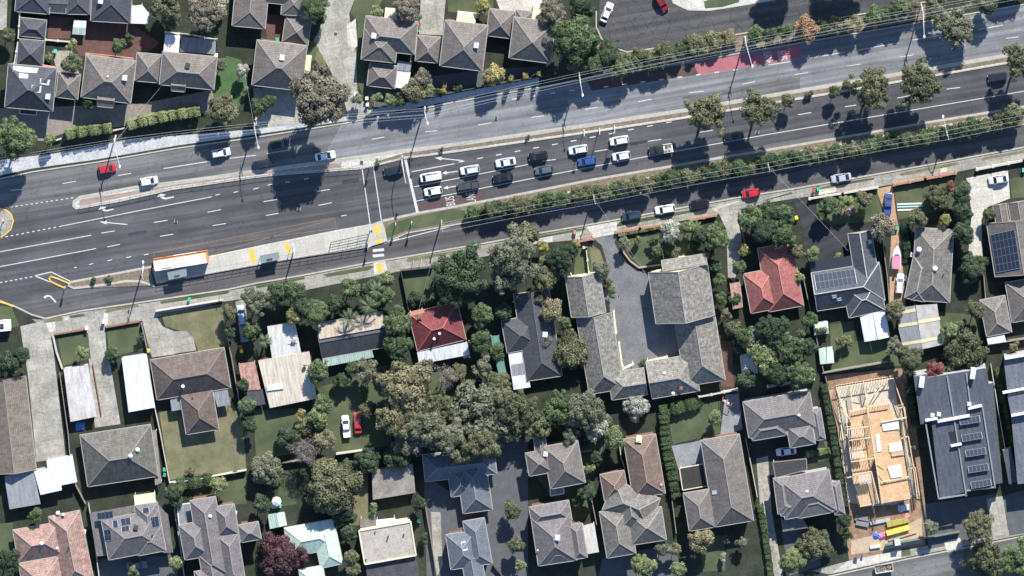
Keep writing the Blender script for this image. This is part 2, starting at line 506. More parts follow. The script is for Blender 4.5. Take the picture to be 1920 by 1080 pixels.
ground = flat("ground", [(-11000, -11000), (13000, -11000), (13000, 11000), (-11000, 11000)], SOIL, 0.0)
K_N = [(-300, 385), (0, 335), (60, 322), (180, 304), (330, 278), (480, 257), (640, 232), (700, 221), (890, 184), (960, 172), (1360, 104), (1735, 40), (1920, 8), (2300, -58)]
K_S = [(717, 414), (780, 400), (855, 387), (960, 367), (1110, 337), (1257, 312), (1360, 294), (1440, 281), (1565, 260), (1737, 230), (1920, 200), (2300, 135)]
SV_N = [(726, 453), (762, 437), (875, 417), (940, 408), (1030, 391), (1110, 378), (1260, 351), (1380, 331), (1450, 319), (1560, 298), (1680, 276), (1880, 240), (1920, 233), (2300, 165)]
SV_S = [(-300, 520), (-60, 556), (0, 566), (25, 573), (60, 590), (85, 597), (150, 583), (262, 567), (430, 542), (480, 531), (567, 516), (690, 493), (757, 482), (925, 453), (992, 440), (1100, 422), (1160, 411), (1385, 370), (1487, 354), (1680, 320), (1920, 276), (2300, 208)]
M1_T = [(150, 370), (250, 352), (330, 342), (470, 322), (550, 311), (640, 299), (700, 291), (755, 283), (850, 271), (960, 255), (1085, 237), (1285, 206), (1455, 177), (1652, 144), (1890, 103), (2300, 33)]
M1_B = [(145, 391), (225, 377), (322, 355), (480, 332), (505, 329), (675, 316), (700, 311), (757, 297), (850, 285), (960, 269), (1120, 246), (1280, 222), (1502, 185), (1550, 177), (1810, 132), (1920, 113), (2300, 48)]
flat("road", K_N + SV_S[::-1], ASPH_DARK, 0.004)
flat("road", [p for p in K_N if p[0] <= 700] + [(705, 290)] + [p for p in M1_T if p[0] < 700][::-1] + [(130, 385), (0, 405), (-300, 450)], ASPH_MID, 0.008)
flat("road", [(640, 232)] + [p for p in K_N if p[0] > 640] + M1_T[::-1][:-5] + [(640, 299), (600, 300), (625, 262)], ASPH_LIGHT, 0.012)
flat("road", [(1280, 181), (1500, 145), (1500, 168), (1283, 204)], ASPH_MID, 0.014)
flat("service_road", [(60, 548), (140, 541), (293, 533), (520, 492)] + SV_N + [p for p in SV_S if p[0] >= 60][::-1], ASPH_SERVICE, 0.008)

flat("road_patch", [(1370, 283), (1565, 248), (1565, 258), (1372, 293)], ASPH_MID, 0.013)
flat("road_patch", [(640, 338), (672, 333), (674, 341), (642, 346)], ASPH_YARD, 0.013)
flat("road_patch", [(300, 366), (360, 356), (362, 362), (303, 373)], ASPH_SERVICE, 0.013)
flat("road_patch", [(1180, 268), (1212, 262), (1213, 268), (1181, 274)], ASPH_YARD, 0.013)
flat("road_patch", [(1000, 196), (1064, 186), (1066, 199), (1002, 209)], ASPH_MID, 0.0145)
flat("road_patch", [(240, 437), (275, 431), (276, 437), (241, 443)], ASPH_YARD, 0.013)
flat("road_patch", [(1250, 384), (1300, 375), (1302, 384), (1252, 393)], ASPH_MID, 0.013)
ZB = 0.13
block("verge", K_N + [(2300, -900), (-300, -900)], SOIL, -0.05, ZB)
block("verge", SV_S + [(2300, 2000), (-300, 2000)], SOIL, -0.05, ZB)
kerb(K_N); kerb(SV_S)
# median between the carriageways
block("median_strip", [(138, 384), (141, 375)] + M1_T + M1_B[::-1], PALE, -0.05, ZB)
kerb([(145, 391), (138, 386), (139, 378), (150, 370)] + M1_T[1:], 0.7); kerb(M1_B, 0.28)
flat("median_paving", [(146, 383), (152, 374), (330, 346), (470, 326), (640, 304), (640, 315), (505, 326), (480, 328), (322, 350), (225, 371), (150, 387)], PINKPAVE, ZB + .004)
flat("median_mulch", [(706, 303), (757, 287), (850, 275), (960, 259), (1085, 241), (1285, 210), (1455, 181), (1652, 148), (1890, 107), (2300, 37), (2300, 45), (1920, 110), (1810, 129), (1550, 174), (1280, 219), (1120, 243), (960, 266), (850, 282), (757, 294), (712, 306)], MULCH, ZB + .004)
# planted strip between main road and service road
block("planted_strip", [(716, 432), (717, 414)] + K_S[1:] + SV_N[::-1] + [(722, 446)], MULCH, -0.05, ZB)
kerb(K_S, 0.5); kerb(SV_N, 0.28)
flat("grass_verge", [(724, 447), (721, 432), (735, 418), (780, 405), (850, 391), (876, 396), (884, 410), (760, 433)], LAWN, ZB + .004)
flat("gravel_strip", [(950, 381), (1110, 350), (1257, 325), (1380, 303), (1380, 312), (1257, 335), (1110, 360), (950, 391)], PALE, ZB + .004)
flat("gravel_strip", [(1560, 271), (1740, 239), (1860, 217), (1862, 224), (1740, 250), (1560, 282)], PALE, ZB + .004)
flat("gravel_strip", [(1400, 299), (1560, 271), (1560, 279), (1400, 308)], PALE, ZB + .004)
# west island
block("planted_strip", [(128, 535), (131, 529), (200, 516), (282, 500), (288, 535), (200, 539), (140, 541)], MULCH, -0.05, ZB)
kerb([(140, 541), (128, 535), (131, 529), (200, 516), (284, 500)], 0.45)
mb = MB(); strip(mb, [(140, 540), (200, 533), (235, 527), (262, 527), (290, 536)], 0.5, 0, 0.17)
struct(mb.build("kerb", KERB))
# bus platform
PLAT = mottled("platform_concrete", (0.50, 0.475, 0.42), (0.42, 0.395, 0.345), scale=0.5, fine=4.0, joints=4.0)
block("bus_platform", [(285, 502), (393, 480), (480, 462), (630, 432), (697, 420), (716, 413), (722, 430), (726, 452), (695, 462), (517, 490), (293, 531)], PLAT, -0.05, 0.28)
mb = MB(); strip(mb, [(293, 530), (517, 489), (695, 461)], 0.35, 0.1, 0.30); strip(mb, [(393, 481), (480, 463), (630, 433), (697, 421)], 0.35, 0.1, 0.30)
struct(mb.build("platform_kerb", PALE))
def tactile(poly, z): flat("tactile_paving", poly, YELLOWPAINT, z)
tactile([(466, 467), (477, 465), (479, 492), (470, 493)], .287); tactile([(530, 457), (540, 455), (548, 473), (540, 476)], .287)
tactile([(700, 423), (712, 421), (713, 440), (704, 441)], .287); tactile([(703, 451), (717, 447), (716, 456), (705, 457)], .287)
flat("kerb_ramp", [(700, 492), (722, 488), (727, 510), (702, 515)], PALE, ZB + .012); tactile([(704, 495), (716, 493), (718, 508), (708, 511)], ZB + .02)

# footpaths
flat("footpath", [(60, 598), (85, 600), (150, 586), (262, 570), (430, 545), (567, 519), (690, 496), (925, 456), (1100, 425), (1385, 373), (1487, 357), (1680, 323), (1920, 279), (2300, 211), (2300, 232), (1920, 297), (1790, 323), (1675, 346), (1490, 372), (1440, 380), (1335, 404), (1155, 436), (1110, 446), (1000, 458), (925, 478), (757, 507), (690, 520), (567, 545), (415, 566), (262, 602), (160, 619), (97, 628)], PATH, ZB + .004)
flat("footpath", [(-300, 378), (0, 329), (60, 316), (180, 299), (330, 273), (480, 252), (640, 228), (700, 217), (890, 180), (960, 168), (1010, 160), (1010, 146), (890, 168), (700, 205), (640, 220), (480, 242), (240, 262), (200, 270), (100, 288), (0, 300), (-300, 345)], mottled("white_footpath", (0.50, 0.50, 0.495), (0.36, 0.36, 0.355), scale=.4, fine=2.5), ZB + .004)
for g in ([(80, 598), (117, 594), (117, 601), (82, 606)], [(130, 592), (157, 588), (160, 593), (132, 597)],
          [(198, 582), (204, 578), (258, 571), (262, 575), (215, 583), (199, 587)], [(300, 565), (425, 545), (432, 547), (425, 551), (302, 570)],
          [(480, 536), (570, 519), (573, 523), (480, 541)], [(607, 514), (695, 498), (703, 500), (690, 507), (612, 520)],
          [(760, 489), (765, 484), (880, 466), (888, 467), (765, 492)], [(992, 445), (1098, 427), (1098, 431), (992, 450)],
          [(1156, 422), (1162, 416), (1330, 388), (1342, 387), (1300, 398), (1158, 425)], [(1426, 378), (1484, 360), (1486, 363), (1440, 373)],
          [(1535, 353), (1560, 347), (1562, 345), (1640, 333), (1638, 337), (1536, 355)], [(1685, 327), (1690, 324), (1795, 304), (1800, 308), (1690, 330)],
          [(1840, 299), (1845, 295), (1920, 282), (2000, 268), (2000, 272), (1842, 301)]):
    flat("grass_verge", g, random.choice([LAWN, DRYLAWN]), ZB + .008)
for g in ([(1000, 447), (1036, 441), (1036, 453), (1000, 458)], [(1076, 438), (1090, 435), (1091, 447), (1078, 449)], [(1335, 391), (1385, 376), (1385, 392), (1352, 402)],
          [(1535, 366), (1567, 359), (1568, 352), (1536, 357)], [(1763, 314), (1775, 312), (1776, 322), (1764, 325)], [(86, 606), (104, 603), (104, 620), (92, 624)], [(120, 595), (128, 593), (128, 600), (121, 601)], [(194, 588), (202, 586), (203, 608), (195, 612)]):
    flat("footpath_bay", g, PALE, ZB + .008)

_zk = [0]
def z2(name, mat, poly, k=3):
    _zk[0] += 1
    return flat(name, poly, mat, ZB + .012 + .006 * k + .0006 * (_zk[0] % 9))
z2("driveway", DRIVE, [(38, 612), (80, 602), (97, 628), (103, 680), (112, 760), (120, 830), (123, 858), (68, 866), (62, 800), (52, 700), (42, 640)], 5)
z2("driveway", DRIVE, [(160, 600), (195, 594), (200, 660), (205, 672), (226, 795), (178, 802), (168, 690), (163, 640)])
z2("driveway", DRIVE, [(266, 598), (291, 590), (305, 612), (325, 620), (328, 664), (285, 670), (276, 640)])
z2("driveway", PATH, [(325, 621), (350, 621), (362, 632), (368, 657), (327, 663)], 4)
z2("driveway", PATH, [(441, 566), (460, 560), (466, 640), (452, 642)])
z2("driveway", PALE, [(1100, 425), (1156, 415), (1157, 438), (1112, 446)], 5)
z2("courtyard", ASPH_COURT, [(1112, 446), (1157, 438), (1152, 455), (1168, 490), (1205, 512), (1235, 514), (1240, 600), (1270, 604), (1282, 670), (1210, 690), (1165, 698), (1130, 560), (1142, 505), (1128, 460)])
z2("driveway", DRIVE, [(1345, 392), (1385, 378), (1390, 400), (1390, 470), (1378, 530), (1365, 520), (1362, 430), (1350, 405)], 5)
z2("asphalt_yard", ASPH_YARD, [(1487, 374), (1527, 367), (1528, 408), (1556, 424), (1622, 418), (1640, 445), (1592, 490), (1512, 500), (1503, 420)], 4)
z2("driveway", ORANGEDIRT, [(1643, 354), (1674, 348), (1680, 400), (1690, 450), (1694, 520), (1698, 580), (1668, 582), (1668, 500), (1672, 420), (1655, 390)])
z2("driveway", PALE, [(1812, 334), (1890, 319), (1894, 372), (1852, 388), (1840, 412), (1842, 480), (1815, 482), (1822, 400)])
z2("side_street", asphalt("bottom_street", (0.15, 0.147, 0.142), (0.12, 0.117, 0.113), R(11)), [(1558, 1080), (1700, 1049), (1920, 1006), (2300, 930), (2300, 1400), (1400, 1400), (1500, 1095)], 2)
z2("footpath", PATH, [(1522, 1070), (1590, 1052), (1700, 1030), (1920, 988), (2300, 912), (2300, 924), (1920, 1002), (1700, 1045), (1556, 1077)], 3)
mb = MB(); strip(mb, [(1500, 1093), (1556, 1080), (1700, 1048), (1920, 1005), (2300, 929)], .3, ZB, ZB + .1); struct(mb.build("kerb", KERB))
z2("driveway", PALE, [(1590, 1052), (1690, 1030), (1690, 1046), (1560, 1075)], 5)
z2("driveway", PALE, [(1770, 1016), (1800, 1008), (1806, 1030), (1776, 1036)], 5)
z2("driveway", DRIVE, [(1850, 935), (1880, 930), (1892, 1005), (1862, 1010)], 5)
z2("driveway", DRIVE, [(1418, 860), (1440, 855), (1447, 960), (1470, 1090), (1440, 1090), (1426, 960)], 5)
z2("driveway", DRIVE, [(808, 960), (826, 960), (830, 1060), (815, 1090)])
z2("driveway", ASPH_YARD, [(1398, 815), (1545, 828), (1552, 862), (1450, 872), (1452, 900), (1412, 868)], 4)
z2("driveway", CHARPAVE, [(930, 790), (990, 830), (990, 1085), (800, 1085), (795, 890), (900, 960)], 1)
z2("driveway", CHARPAVE, [(1735, 945), (1870, 925), (1885, 1000), (1740, 1030)], 4)
z2("driveway", CHARPAVE, [(1880, 930), (1990, 900), (1990, 990), (1893, 1004)], 4)
z2("driveway", CHARPAVE, [(180, 1048), (330, 1040), (335, 1090), (185, 1090)], 4)
z2("driveway", CHARPAVE, [(1130, 1046), (1260, 1020), (1290, 1090), (1120, 1090)], 4)
z2("driveway", CHARPAVE, [(1465, 995), (1520, 985), (1540, 1060), (1480, 1080)], 4)
z2("paving", BLUEPAVE, [(1259, 836), (1300, 829), (1314, 825), (1325, 872), (1272, 880)], 4)
z2("paving", BLUEPAVE, [(1360, 740), (1385, 738), (1392, 805), (1350, 818)], 4)
z2("paving", REDPAVE, [(1350, 640), (1372, 640), (1376, 725), (1352, 725)], 4)
z2("driveway", DRIVE, [(607, -30), (676, -30), (655, 25), (660, 80), (668, 95), (670, 170), (690, 205), (700, 219), (655, 226), (640, 170), (618, 130), (588, 75), (600, 55)], 5)
z2("garden_bed", PALE, [(650, 48), (667, 35), (670, 86), (660, 97), (652, 82)], 7)
z2("driveway", DRIVE, [(790, -30), (838, -30), (830, 66), (786, 64)], 5)
z2("driveway", PALE, [(920, -30), (1012, -30), (1020, 22), (938, 20)], 5)
z2("paving", DRIVE, [(97, 95), (135, 95), (150, 142), (108, 138)], 4)
z2("paving", REDPAVE, [(92, 30), (240, 40), (300, 80), (260, 112), (150, 105), (130, 72), (90, 72)])
z2("paving", ORANGE_BRICK, [(160, 98), (250, 108), (252, 120), (160, 110)], 4)
z2("front_paving", mottled("brown_paving", (0.27, 0.235, 0.20), (0.2, 0.175, 0.15), scale=.8, fine=4.), [(-60, 205), (260, 195), (400, 168), (400, 208), (240, 236), (130, 246), (80, 264), (-60, 262)], 4)
z2("driveway", DRIVE, [(-40, -30), (15, -30), (12, 55), (-40, 60)], 4)
z2("front_paving", DRIVE, [(475, 165), (640, 165), (640, 222), (480, 242)], 2)
z2("front_paving", REDPAVE, [(498, 25), (535, 30), (532, 78), (500, 72)], 4)
z2("paving", CHARPAVE, [(675, 160), (910, 130), (1010, 125), (1010, 145), (700, 200)], 2)
for poly, m in (([(108, 634), (165, 624), (170, 672), (118, 686)], LAWN), ([(200, 620), (262, 608), (270, 655), (206, 669)], LAWN),
                ([(302, 588), (415, 570), (428, 650), (372, 660), (360, 628), (330, 618), (310, 612)], DRYLAWN),
                ([(298, 770), (345, 770), (415, 735), (432, 745), (455, 795), (462, 880), (318, 900)], DRYLAWN),
                ([(-80, 562), (22, 576), (37, 612), (-80, 626)], LAWN), ([(384, 160), (425, 105), (452, 112), (468, 175), (440, 210), (380, 190)], LUSH),
                ([(676, -30), (735, -30), (700, 30), (690, 60), (690, 200), (672, 160), (668, 85), (671, 40), (657, 25)], LAWN),
                ([(838, -30), (925, -30), (925, 30), (840, 22)], LAWN), ([(576, 76), (600, 76), (598, 112), (578, 115)], LAWN), ([(600, 85), (612, 125), (600, 125), (590, 110)], DRYLAWN),
                ([(755, 510), (814, 500), (814, 562), (765, 578)], LAWN), ([(585, 730), (720, 690), (735, 835), (640, 850), (585, 830)], LAWN),
                ([(800, 690), (890, 690), (890, 800), (810, 800)], LAWN), ([(520, 885), (556, 880), (556, 945), (522, 950)], LAWN),
                ([(600, 880), (690, 870), (690, 985), (640, 985)], DRYLAWN), ([(475, 770), (560, 765), (560, 850), (480, 860)], LAWN),
                ([(1166, 450), (1236, 440), (1240, 496), (1206, 504), (1180, 482)], LAWN), ([(1240, 445), (1300, 435), (1300, 480), (1243, 490)], LAWN),
                ([(1080, 455), (1105, 452), (1112, 510), (1076, 515)], LAWN), ([(1105, 455), (1125, 470), (1135, 500), (1110, 505)], DRYLAWN),
                ([(1250, 770), (1350, 752), (1350, 812), (1262, 833)], LAWN), ([(1310, 1000), (1358, 1005), (1360, 1070), (1318, 1072)], LAWN),
                ([(1530, 372), (1644, 358), (1655, 400), (1640, 415), (1556, 422), (1532, 408)], LAWN), ([(1676, 352), (1790, 330), (1790, 390), (1684, 412)], LAWN),
                ([(1893, 335), (1990, 320), (1990, 365), (1898, 372)], LAWN), ([(1556, 608), (1600, 602), (1606, 690), (1560, 700)], LAWN),
                ([(1600, 640), (1680, 630), (1690, 685), (1606, 695)], LAWN), ([(1760, 585), (1835, 590), (1840, 650), (1768, 650)], LAWN),
                ([(400, 905), (462, 895), (462, 945), (405, 948)], LAWN), ([(-60, 985), (24, 980), (26, 1055), (-60, 1060)], LAWN),
                ([(1655, 1037), (1705, 1026), (1708, 1040), (1642, 1056)], LAWN), ([(1735, 1023), (1770, 1014), (1775, 1030), (1740, 1038)], LAWN),
                ([(1888, 992), (1910, 988), (1908, 1004), (1892, 1008)], LAWN), ([(985, 870), (1120, 830), (1110, 960), (1080, 985)], LAWN),
                ([(1530, 830), (1556, 826), (1560, 860), (1534, 866)], LAWN), ([(1115, 820), (1130, 818), (1130, 850), (1110, 852)], LAWN),
                ([(1845, 960), (1862, 980), (1850, 1005), (1830, 1005)], LAWN), ([(1870, 690), (1895, 690), (1880, 760), (1868, 750)], LAWN)):
    z2("dry_lawn" if m is DRYLAWN else "lawn", m, poly, 3)
z2("building_site_ground", SITEDIRT, [(1545, 704), (1695, 690), (1712, 755), (1735, 945), (1735, 1022), (1592, 1052), (1582, 960)], 3)
z2("building_site_ground", ORANGEDIRT, [(1550, 732), (1566, 730), (1588, 830), (1595, 900), (1578, 900), (1560, 800)], 4)
z2("building_site_ground", mottled("pale_sand", (0.5, 0.39, 0.27), (0.38, 0.29, 0.2), scale=1., fine=5., bump=.8), [(1596, 1014), (1628, 1006), (1700, 985), (1728, 970), (1730, 1018), (1640, 1034), (1596, 1040)], 4)
# side road north-east
z2("side_street", ASPH_SIDE, [(1126, -40), (1122, 57), (1128, 68), (1145, 82), (1175, 95), (1260, 84), (1400, 59), (1467, 49), (1615, 24), (1730, 2), (1960, -40)], 4)
z2("side_apron", PALE, [(1255, -40), (1262, 5), (1290, 18), (1330, 19), (1400, 8), (1450, 0), (1450, -40)], 6)
z2("grass_verge", LAWN, [(1320, 3), (1345, -8), (1386, -10), (1386, 4), (1355, 13), (1322, 16)], 8)
mb = MB(); strip(mb, [(1255, -20), (1262, 5), (1290, 18), (1330, 19), (1400, 8), (1480, -6)], .3, ZB, ZB + .12)
strip(mb, [(1118, 20), (1118, 50), (1128, 72), (1148, 88), (1175, 97), (1260, 86), (1400, 61), (1467, 51), (1615, 26), (1730, 4), (1960, -36)], .3, ZB, ZB + .12); struct(mb.build("kerb", KERB))
z2("earth_verge", MULCH, [(1120, 75), (1148, 92), (1175, 100), (1400, 65), (1615, 30), (1735, 8), (1735, 36), (1360, 100), (1110, 142)], 3)

# ------------------------------------------------ lane markings
ZM = 0.022
mk = MB()
def ln(x0, y0, x1, y1, w=0.17, mb=None): strip(mb or mk, [(x0, y0), (x1, y1)], w, 0, ZM)
def dots(x0, y0, x1, y1, n, ml=0.5, w=0.2):
    for i in range(n):
        t0, t1 = i / n, (i + ml) / n
        ln(x0 + (x1 - x0) * t0, y0 + (y1 - y0) * t0, x0 + (x1 - x0) * t1, y0 + (y1 - y0) * t1, w)
for a in ("697 261 721 257;797 247 820 245;897 234 922 230;996 220 1020 217;1097 205 1121 201;1196 191 1221 186;1292 174 1319 171;1392 158 1416 153;1490 140 1515 136;1589 124 1614 120;1687 107 1712 103;1787 89 1811 85;1886 72 1910 69;"
          "1511 110 1584 98;1609 94 1684 80;1711 75 1777 64;1835 55 1880 47;1440 122 1485 115;117 344 142 340;221 329 246 325;307 316 395 302;430 297 480 291;500 288 545 281;20 357 42 355;184 301 325 277;"
          "890 180 905 177;905 180 922 176;"
          "772 322 852 307;777 350 992 308;1017 302 1042 299;1115 284 1140 280;1215 265 1240 261;1312 248 1337 244;1496 215 1521 211;1584 200 1605 197;1682 184 1708 179;1775 167 1800 164;"
          "780 377 1067 321;1067 321 1182 299;1182 299 1440 252;1440 252 1920 171;1920 171 2100 140;110 425 250 397;250 397 397 369;404 366 412 364;438 361 446 359;475 355 485 352;0 472 171 441;0 500 180 466;"
          "190 437 215 433;201 463 225 458;289 417 314 413;300 443 325 439;389 398 414 393;399 423 424 419;594 359 619 355;597 385 622 380;494 378 519 374;499 404 522 400;502 347 511 345;535 342 544 341;570 336 579 334;640 405 650 403;"
          "139 502 144 501;167 496 175 494;201 489 210 487;237 483 246 481;270 478 279 476;750 434 762 430;870 416 940 405;725 455 870 418").split(";"):
    ln(*[float(v) for v in a.split()])
dots(10, 390, 142, 370, 14); dots(0, 446, 110, 425, 11); dots(0, 530, 65, 518, 7); dots(860, 304, 1070, 265, 6, .3); dots(1070, 265, 1285, 223, 6, .3); dots(1132, 163, 1409, 127, 8, .25, .25); dots(960, 186, 1103, 165, 4, .25, .25)
ln(679, 317, 694, 420, .2); ln(700, 312, 715, 413, .2); ln(760, 299, 783, 399, .6)
for a in "65 517 96 510;96 510 131 527;65 517 120 539".split(";"): ln(*[float(v) for v in a.split()], .22)
for a in "699 470 720 468;699 480 720 478".split(";"): ln(*[float(v) for v in a.split()], .62)
for a in "720 456 748 447".split(";"): ln(*[float(v) for v in a.split()], .2)
struct(mk.build("lane_marking", ROADPAINT))
mb = MB()
for a in "1337 18 1340 33;1340 33 1345 33;1375 12 1377 27;1372 27 1377 27;1423 3 1427 19;1423 19 1430 18;1483 24 1486 42;1262 6 1250 20;1483 -5 1486 10;1479 10 1486 9".split(";"):
    p = [float(v) for v in a.split()]; strip(mb, [(p[0], p[1]), (p[2], p[3])], .18, 0, ZB + .03)
struct(mb.build("parking_bay_marking", ROADPAINT))
mb = MB()
for a in "288 474 627 408;627 408 631 431;393 478 627 410;393 462 480 448;480 448 630 428;288 474 290 498".split(";"):
    ln(*[float(v) for v in a.split()], .1, mb)
struct(mb.build("bus_bay_marking", ORANGEPAINT))
mb = MB()
strip(mb, [(131, 532), (110, 523), (95, 518), (92, 522), (96, 528), (108, 534), (124, 541)], .3, 0, .16)
strip(mb, [(-6, 446), (8, 441), (20, 430), (25, 414), (21, 402), (12, 394), (-4, 390)], .3, 0, .16); strip(mb, [(-10, 562), (2, 565), (25, 574)], .35, 0, .16)
struct(mb.build("painted_kerb", YELLOWPAINT))
block("traffic_island", [(-60, 395), (-4, 391), (12, 396), (20, 404), (23, 414), (18, 429), (8, 439), (-6, 444), (-60, 452)], PATH, -.05, ZB)
flat("red_lane_surface", [(785, 379), (910, 356), (912, 368), (840, 388), (786, 399)], OLDRED, 0.014)
flat("red_lane_surface", [(1300, 119), (1361, 108), (1500, 84), (1504, 108), (1440, 119), (1310, 140)], REDLANE, 0.014)
flat("red_lane_surface", [(1100, 150), (1300, 119), (1310, 140), (1110, 170)], OLDRED, 0.014)

def arrow(pts, mirrored=False):
    mb = MB(); mb.face([tuple(at(x, y, ZM + .004)) for x, y in pts])
    o = mb.build("turn_arrow", ROADPAINT)
    bm = bmesh.new(); bm.from_mesh(o.data)
    for f in bm.faces:
        if f.normal.z < 0: f.normal_flip()
    bmesh.ops.triangulate(bm, faces=bm.faces[:]); bm.to_mesh(o.data); bm.free()
    struct(o)
def straight(x0, y0, x1, y1, hl=13, hw=3.6, sw=.9):
    d = Vector((x1 - x0, y1 - y0)).normalized(); n = Vector((-d.y, d.x)); a, b = Vector((x0, y0)), Vector((x1, y1)); c = b - d * hl
    arrow([a + n * sw, c + n * sw, c + n * hw, b, c - n * hw, c - n * sw, a - n * sw])
straight(239, 421, 187, 416); straight(867, 301, 815, 296); straight(858, 321, 829, 325, 9); straight(855, 349, 831, 353, 9)
for ox, oy, k in ((286, 370, 1), (177, 393, .9)):
    arrow([(ox + x * k, oy + y * k) for x, y in ((40, -2), (40, 0.3), (24, 4), (17, 2), (14, -1), (8, 0.5), (14, -7), (25, -5), (20, -2), (24, 1))])
arrow([(106, 566), (104, 568), (94, 557), (90, 556), (84, 560), (81, 557), (87, 553), (95, 554)])

def road_text(txt, x, y, rz, h, sx, mat=ROADPAINT):
    cu = bpy.data.curves.new("lane_lettering", 'FONT'); cu.body = txt; cu.align_x = 'CENTER'; cu.align_y = 'CENTER'
    tmp = bpy.data.objects.new("lane_lettering", cu); COL.objects.link(tmp)
    bpy.context.view_layer.update()
    me = bpy.data.meshes.new_from_object(tmp.evaluated_get(bpy.context.evaluated_depsgraph_get()))
    bpy.data.objects.remove(tmp)
    me.materials.clear(); me.materials.append(mat)
    o = bpy.data.objects.new("lane_lettering", me); COL.objects.link(o)
    o.location = at(x, y, ZM + .006); o.rotation_euler = (0, 0, rz); o.scale = (sx, h, 1)
    return struct(o, "white road lettering reading " + txt)
road_text("BUS", 845, 377, R(90 + 9.8), 2.9, 1.25); road_text("LANE", 884, 370, R(90 + 9.8), 2.9, 1.02)
road_text("BUS", 1466, 104, R(-90 + 9.8), 2.9, 1.25); road_text("LANE", 1440, 108, R(-90 + 9.8), 2.9, 1.02)
# ---------------------------------------------------------------- houses
RM = {
 'slate': roof_mat("slate_grey_tile", (0.085, 0.09, 0.105), mott=0.25),
 'greybrown': roof_mat("grey_brown_tile", (0.200, 0.175, 0.158), mott=0.28),
 'brown': roof_mat("brown_tile", (0.165, 0.125, 0.108), mott=0.35),
 'oldbrown': roof_mat("faded_brown_tile", (0.235, 0.195, 0.155), c2=(0.15, 0.125, 0.105), mscale=0.8),
 'lichen': roof_mat("lichen_grey_tile", (0.17, 0.16, 0.135), c2=(0.10, 0.095, 0.085), mscale=0.9),
 'mauve': roof_mat("mauve_grey_tile", (0.195, 0.175, 0.172), mott=0.2),
 'charcoal': roof_mat("charcoal_tile", (0.085, 0.088, 0.098), mott=0.2),
 'pebble': roof_mat("weathered_flecked_tile", (0.34, 0.315, 0.275), c2=(0.095, 0.088, 0.08), mscale=1.5),
 'red': roof_mat("red_tile", (0.40, 0.15, 0.13), c2=(0.25, 0.095, 0.085), mscale=0.9),
 'darkred': roof_mat("dark_red_tile", (0.22, 0.060, 0.062), mott=0.3),
 'terracotta': roof_mat("mottled_terracotta_tile", (0.46, 0.27, 0.22), c2=(0.19, 0.145, 0.13), mscale=0.9),
 'chestnut': roof_mat("chestnut_tile", (0.22, 0.15, 0.115), c2=(0.13, 0.10, 0.085), mscale=1.0),
 'stone': roof_mat("stone_grey_tile", (0.235, 0.212, 0.188), c2=(0.13, 0.12, 0.11), mscale=1.0),
 'bluegrey': roof_mat("blue_grey_steel", (0.090, 0.102, 0.125), 'tile', mott=0.12),
 'steelblue': roof_mat("slate_blue_tile", (0.088, 0.095, 0.110), mott=0.15),
 'modern': roof_mat("modern_grey_tile", (0.15, 0.166, 0.19), 'tile', mott=0.12),
 'white_corr': roof_mat("white_corrugated_iron", (0.76, 0.77, 0.78), 'corr', mott=0.12, mscale=0.4),
 'rusty_white': roof_mat("rust_edged_white_iron", (0.66, 0.66, 0.66), 'corr', c2=(0.52, 0.44, 0.38), mscale=0.3),
 'cream_corr': roof_mat("cream_steel", (0.60, 0.53, 0.43), 'rib', mott=0.12),
 'white_rib': roof_mat("off_white_steel", (0.60, 0.585, 0.54), 'corr', mott=0.12),
 'beige_rib': roof_mat("streaked_beige_sheet", (0.40, 0.345, 0.27), 'rib', c2=(0.28, 0.24, 0.19), mscale=0.7),
 'grey_flat': roof_mat("plain_grey_steel", (0.30, 0.31, 0.325), 'corr', mott=0.15),
 'green': roof_mat("eucalypt_green_steel", (0.44, 0.58, 0.49), 'seam', mott=0.1),
 'palegreen': roof_mat("pale_green_steel", (0.58, 0.70, 0.58), 'corr', mott=0.1),
 'deepgreen': roof_mat("sea_green_steel", (0.14, 0.30, 0.24), 'corr', mott=0.15),
 'polycarb': roof_mat("grey_translucent_sheet", (0.28, 0.30, 0.31), 'seam', mott=0.25, mscale=1.2),
 'rustred': roof_mat("rusty_striped_iron", (0.50, 0.36, 0.30), 'rib', c2=(0.32, 0.12, 0.08), mscale=1.6),
 'membrane': mottled("beige_roof_membrane", (0.42, 0.375, 0.325), (0.33, 0.295, 0.26), scale=0.5, fine=3.0),
 'darkmembrane': mottled("dark_roof_membrane", (0.085, 0.085, 0.09), (0.05, 0.05, 0.055), scale=0.5, fine=3.0),
}
RIDGE = {}
def ridge_mat(k):
    base = {'slate': (.13, .135, .15), 'greybrown': (.27, .25, .235), 'brown': (.22, .175, .155), 'oldbrown': (.29, .25, .21), 'lichen': (.25, .24, .21), 'mauve': (.27, .25, .245),
            'charcoal': (.12, .125, .135), 'pebble': (.30, .29, .275), 'red': (.5, .2, .16), 'darkred': (.45, .14, .11), 'terracotta': (.42, .30, .26), 'chestnut': (.32, .225, .18),
            'stone': (.33, .3, .265), 'bluegrey': (.2, .22, .25), 'modern': (.24, .26, .29), 'green': (.5, .64, .55), 'palegreen': (.62, .74, .62)}.get(k, (.45, .44, .42))
    if k not in RIDGE: RIDGE[k] = mottled("ridge_capping", base, scale=1.0, amt=.2)
    return RIDGE[k]
PV, _nt, _b = nodes_of("solar_cells")
_uv = N(_nt, "ShaderNodeUVMap"); _br = N(_nt, "ShaderNodeTexBrick")
_br.offset = 0.0
for k_, v_ in (("Scale", 1.0), ("Mortar Size", 0.045), ("Brick Width", 1.0), ("Row Height", 1.65), ("Mortar Smooth", 0.1)): _br.inputs[k_].default_value = v_
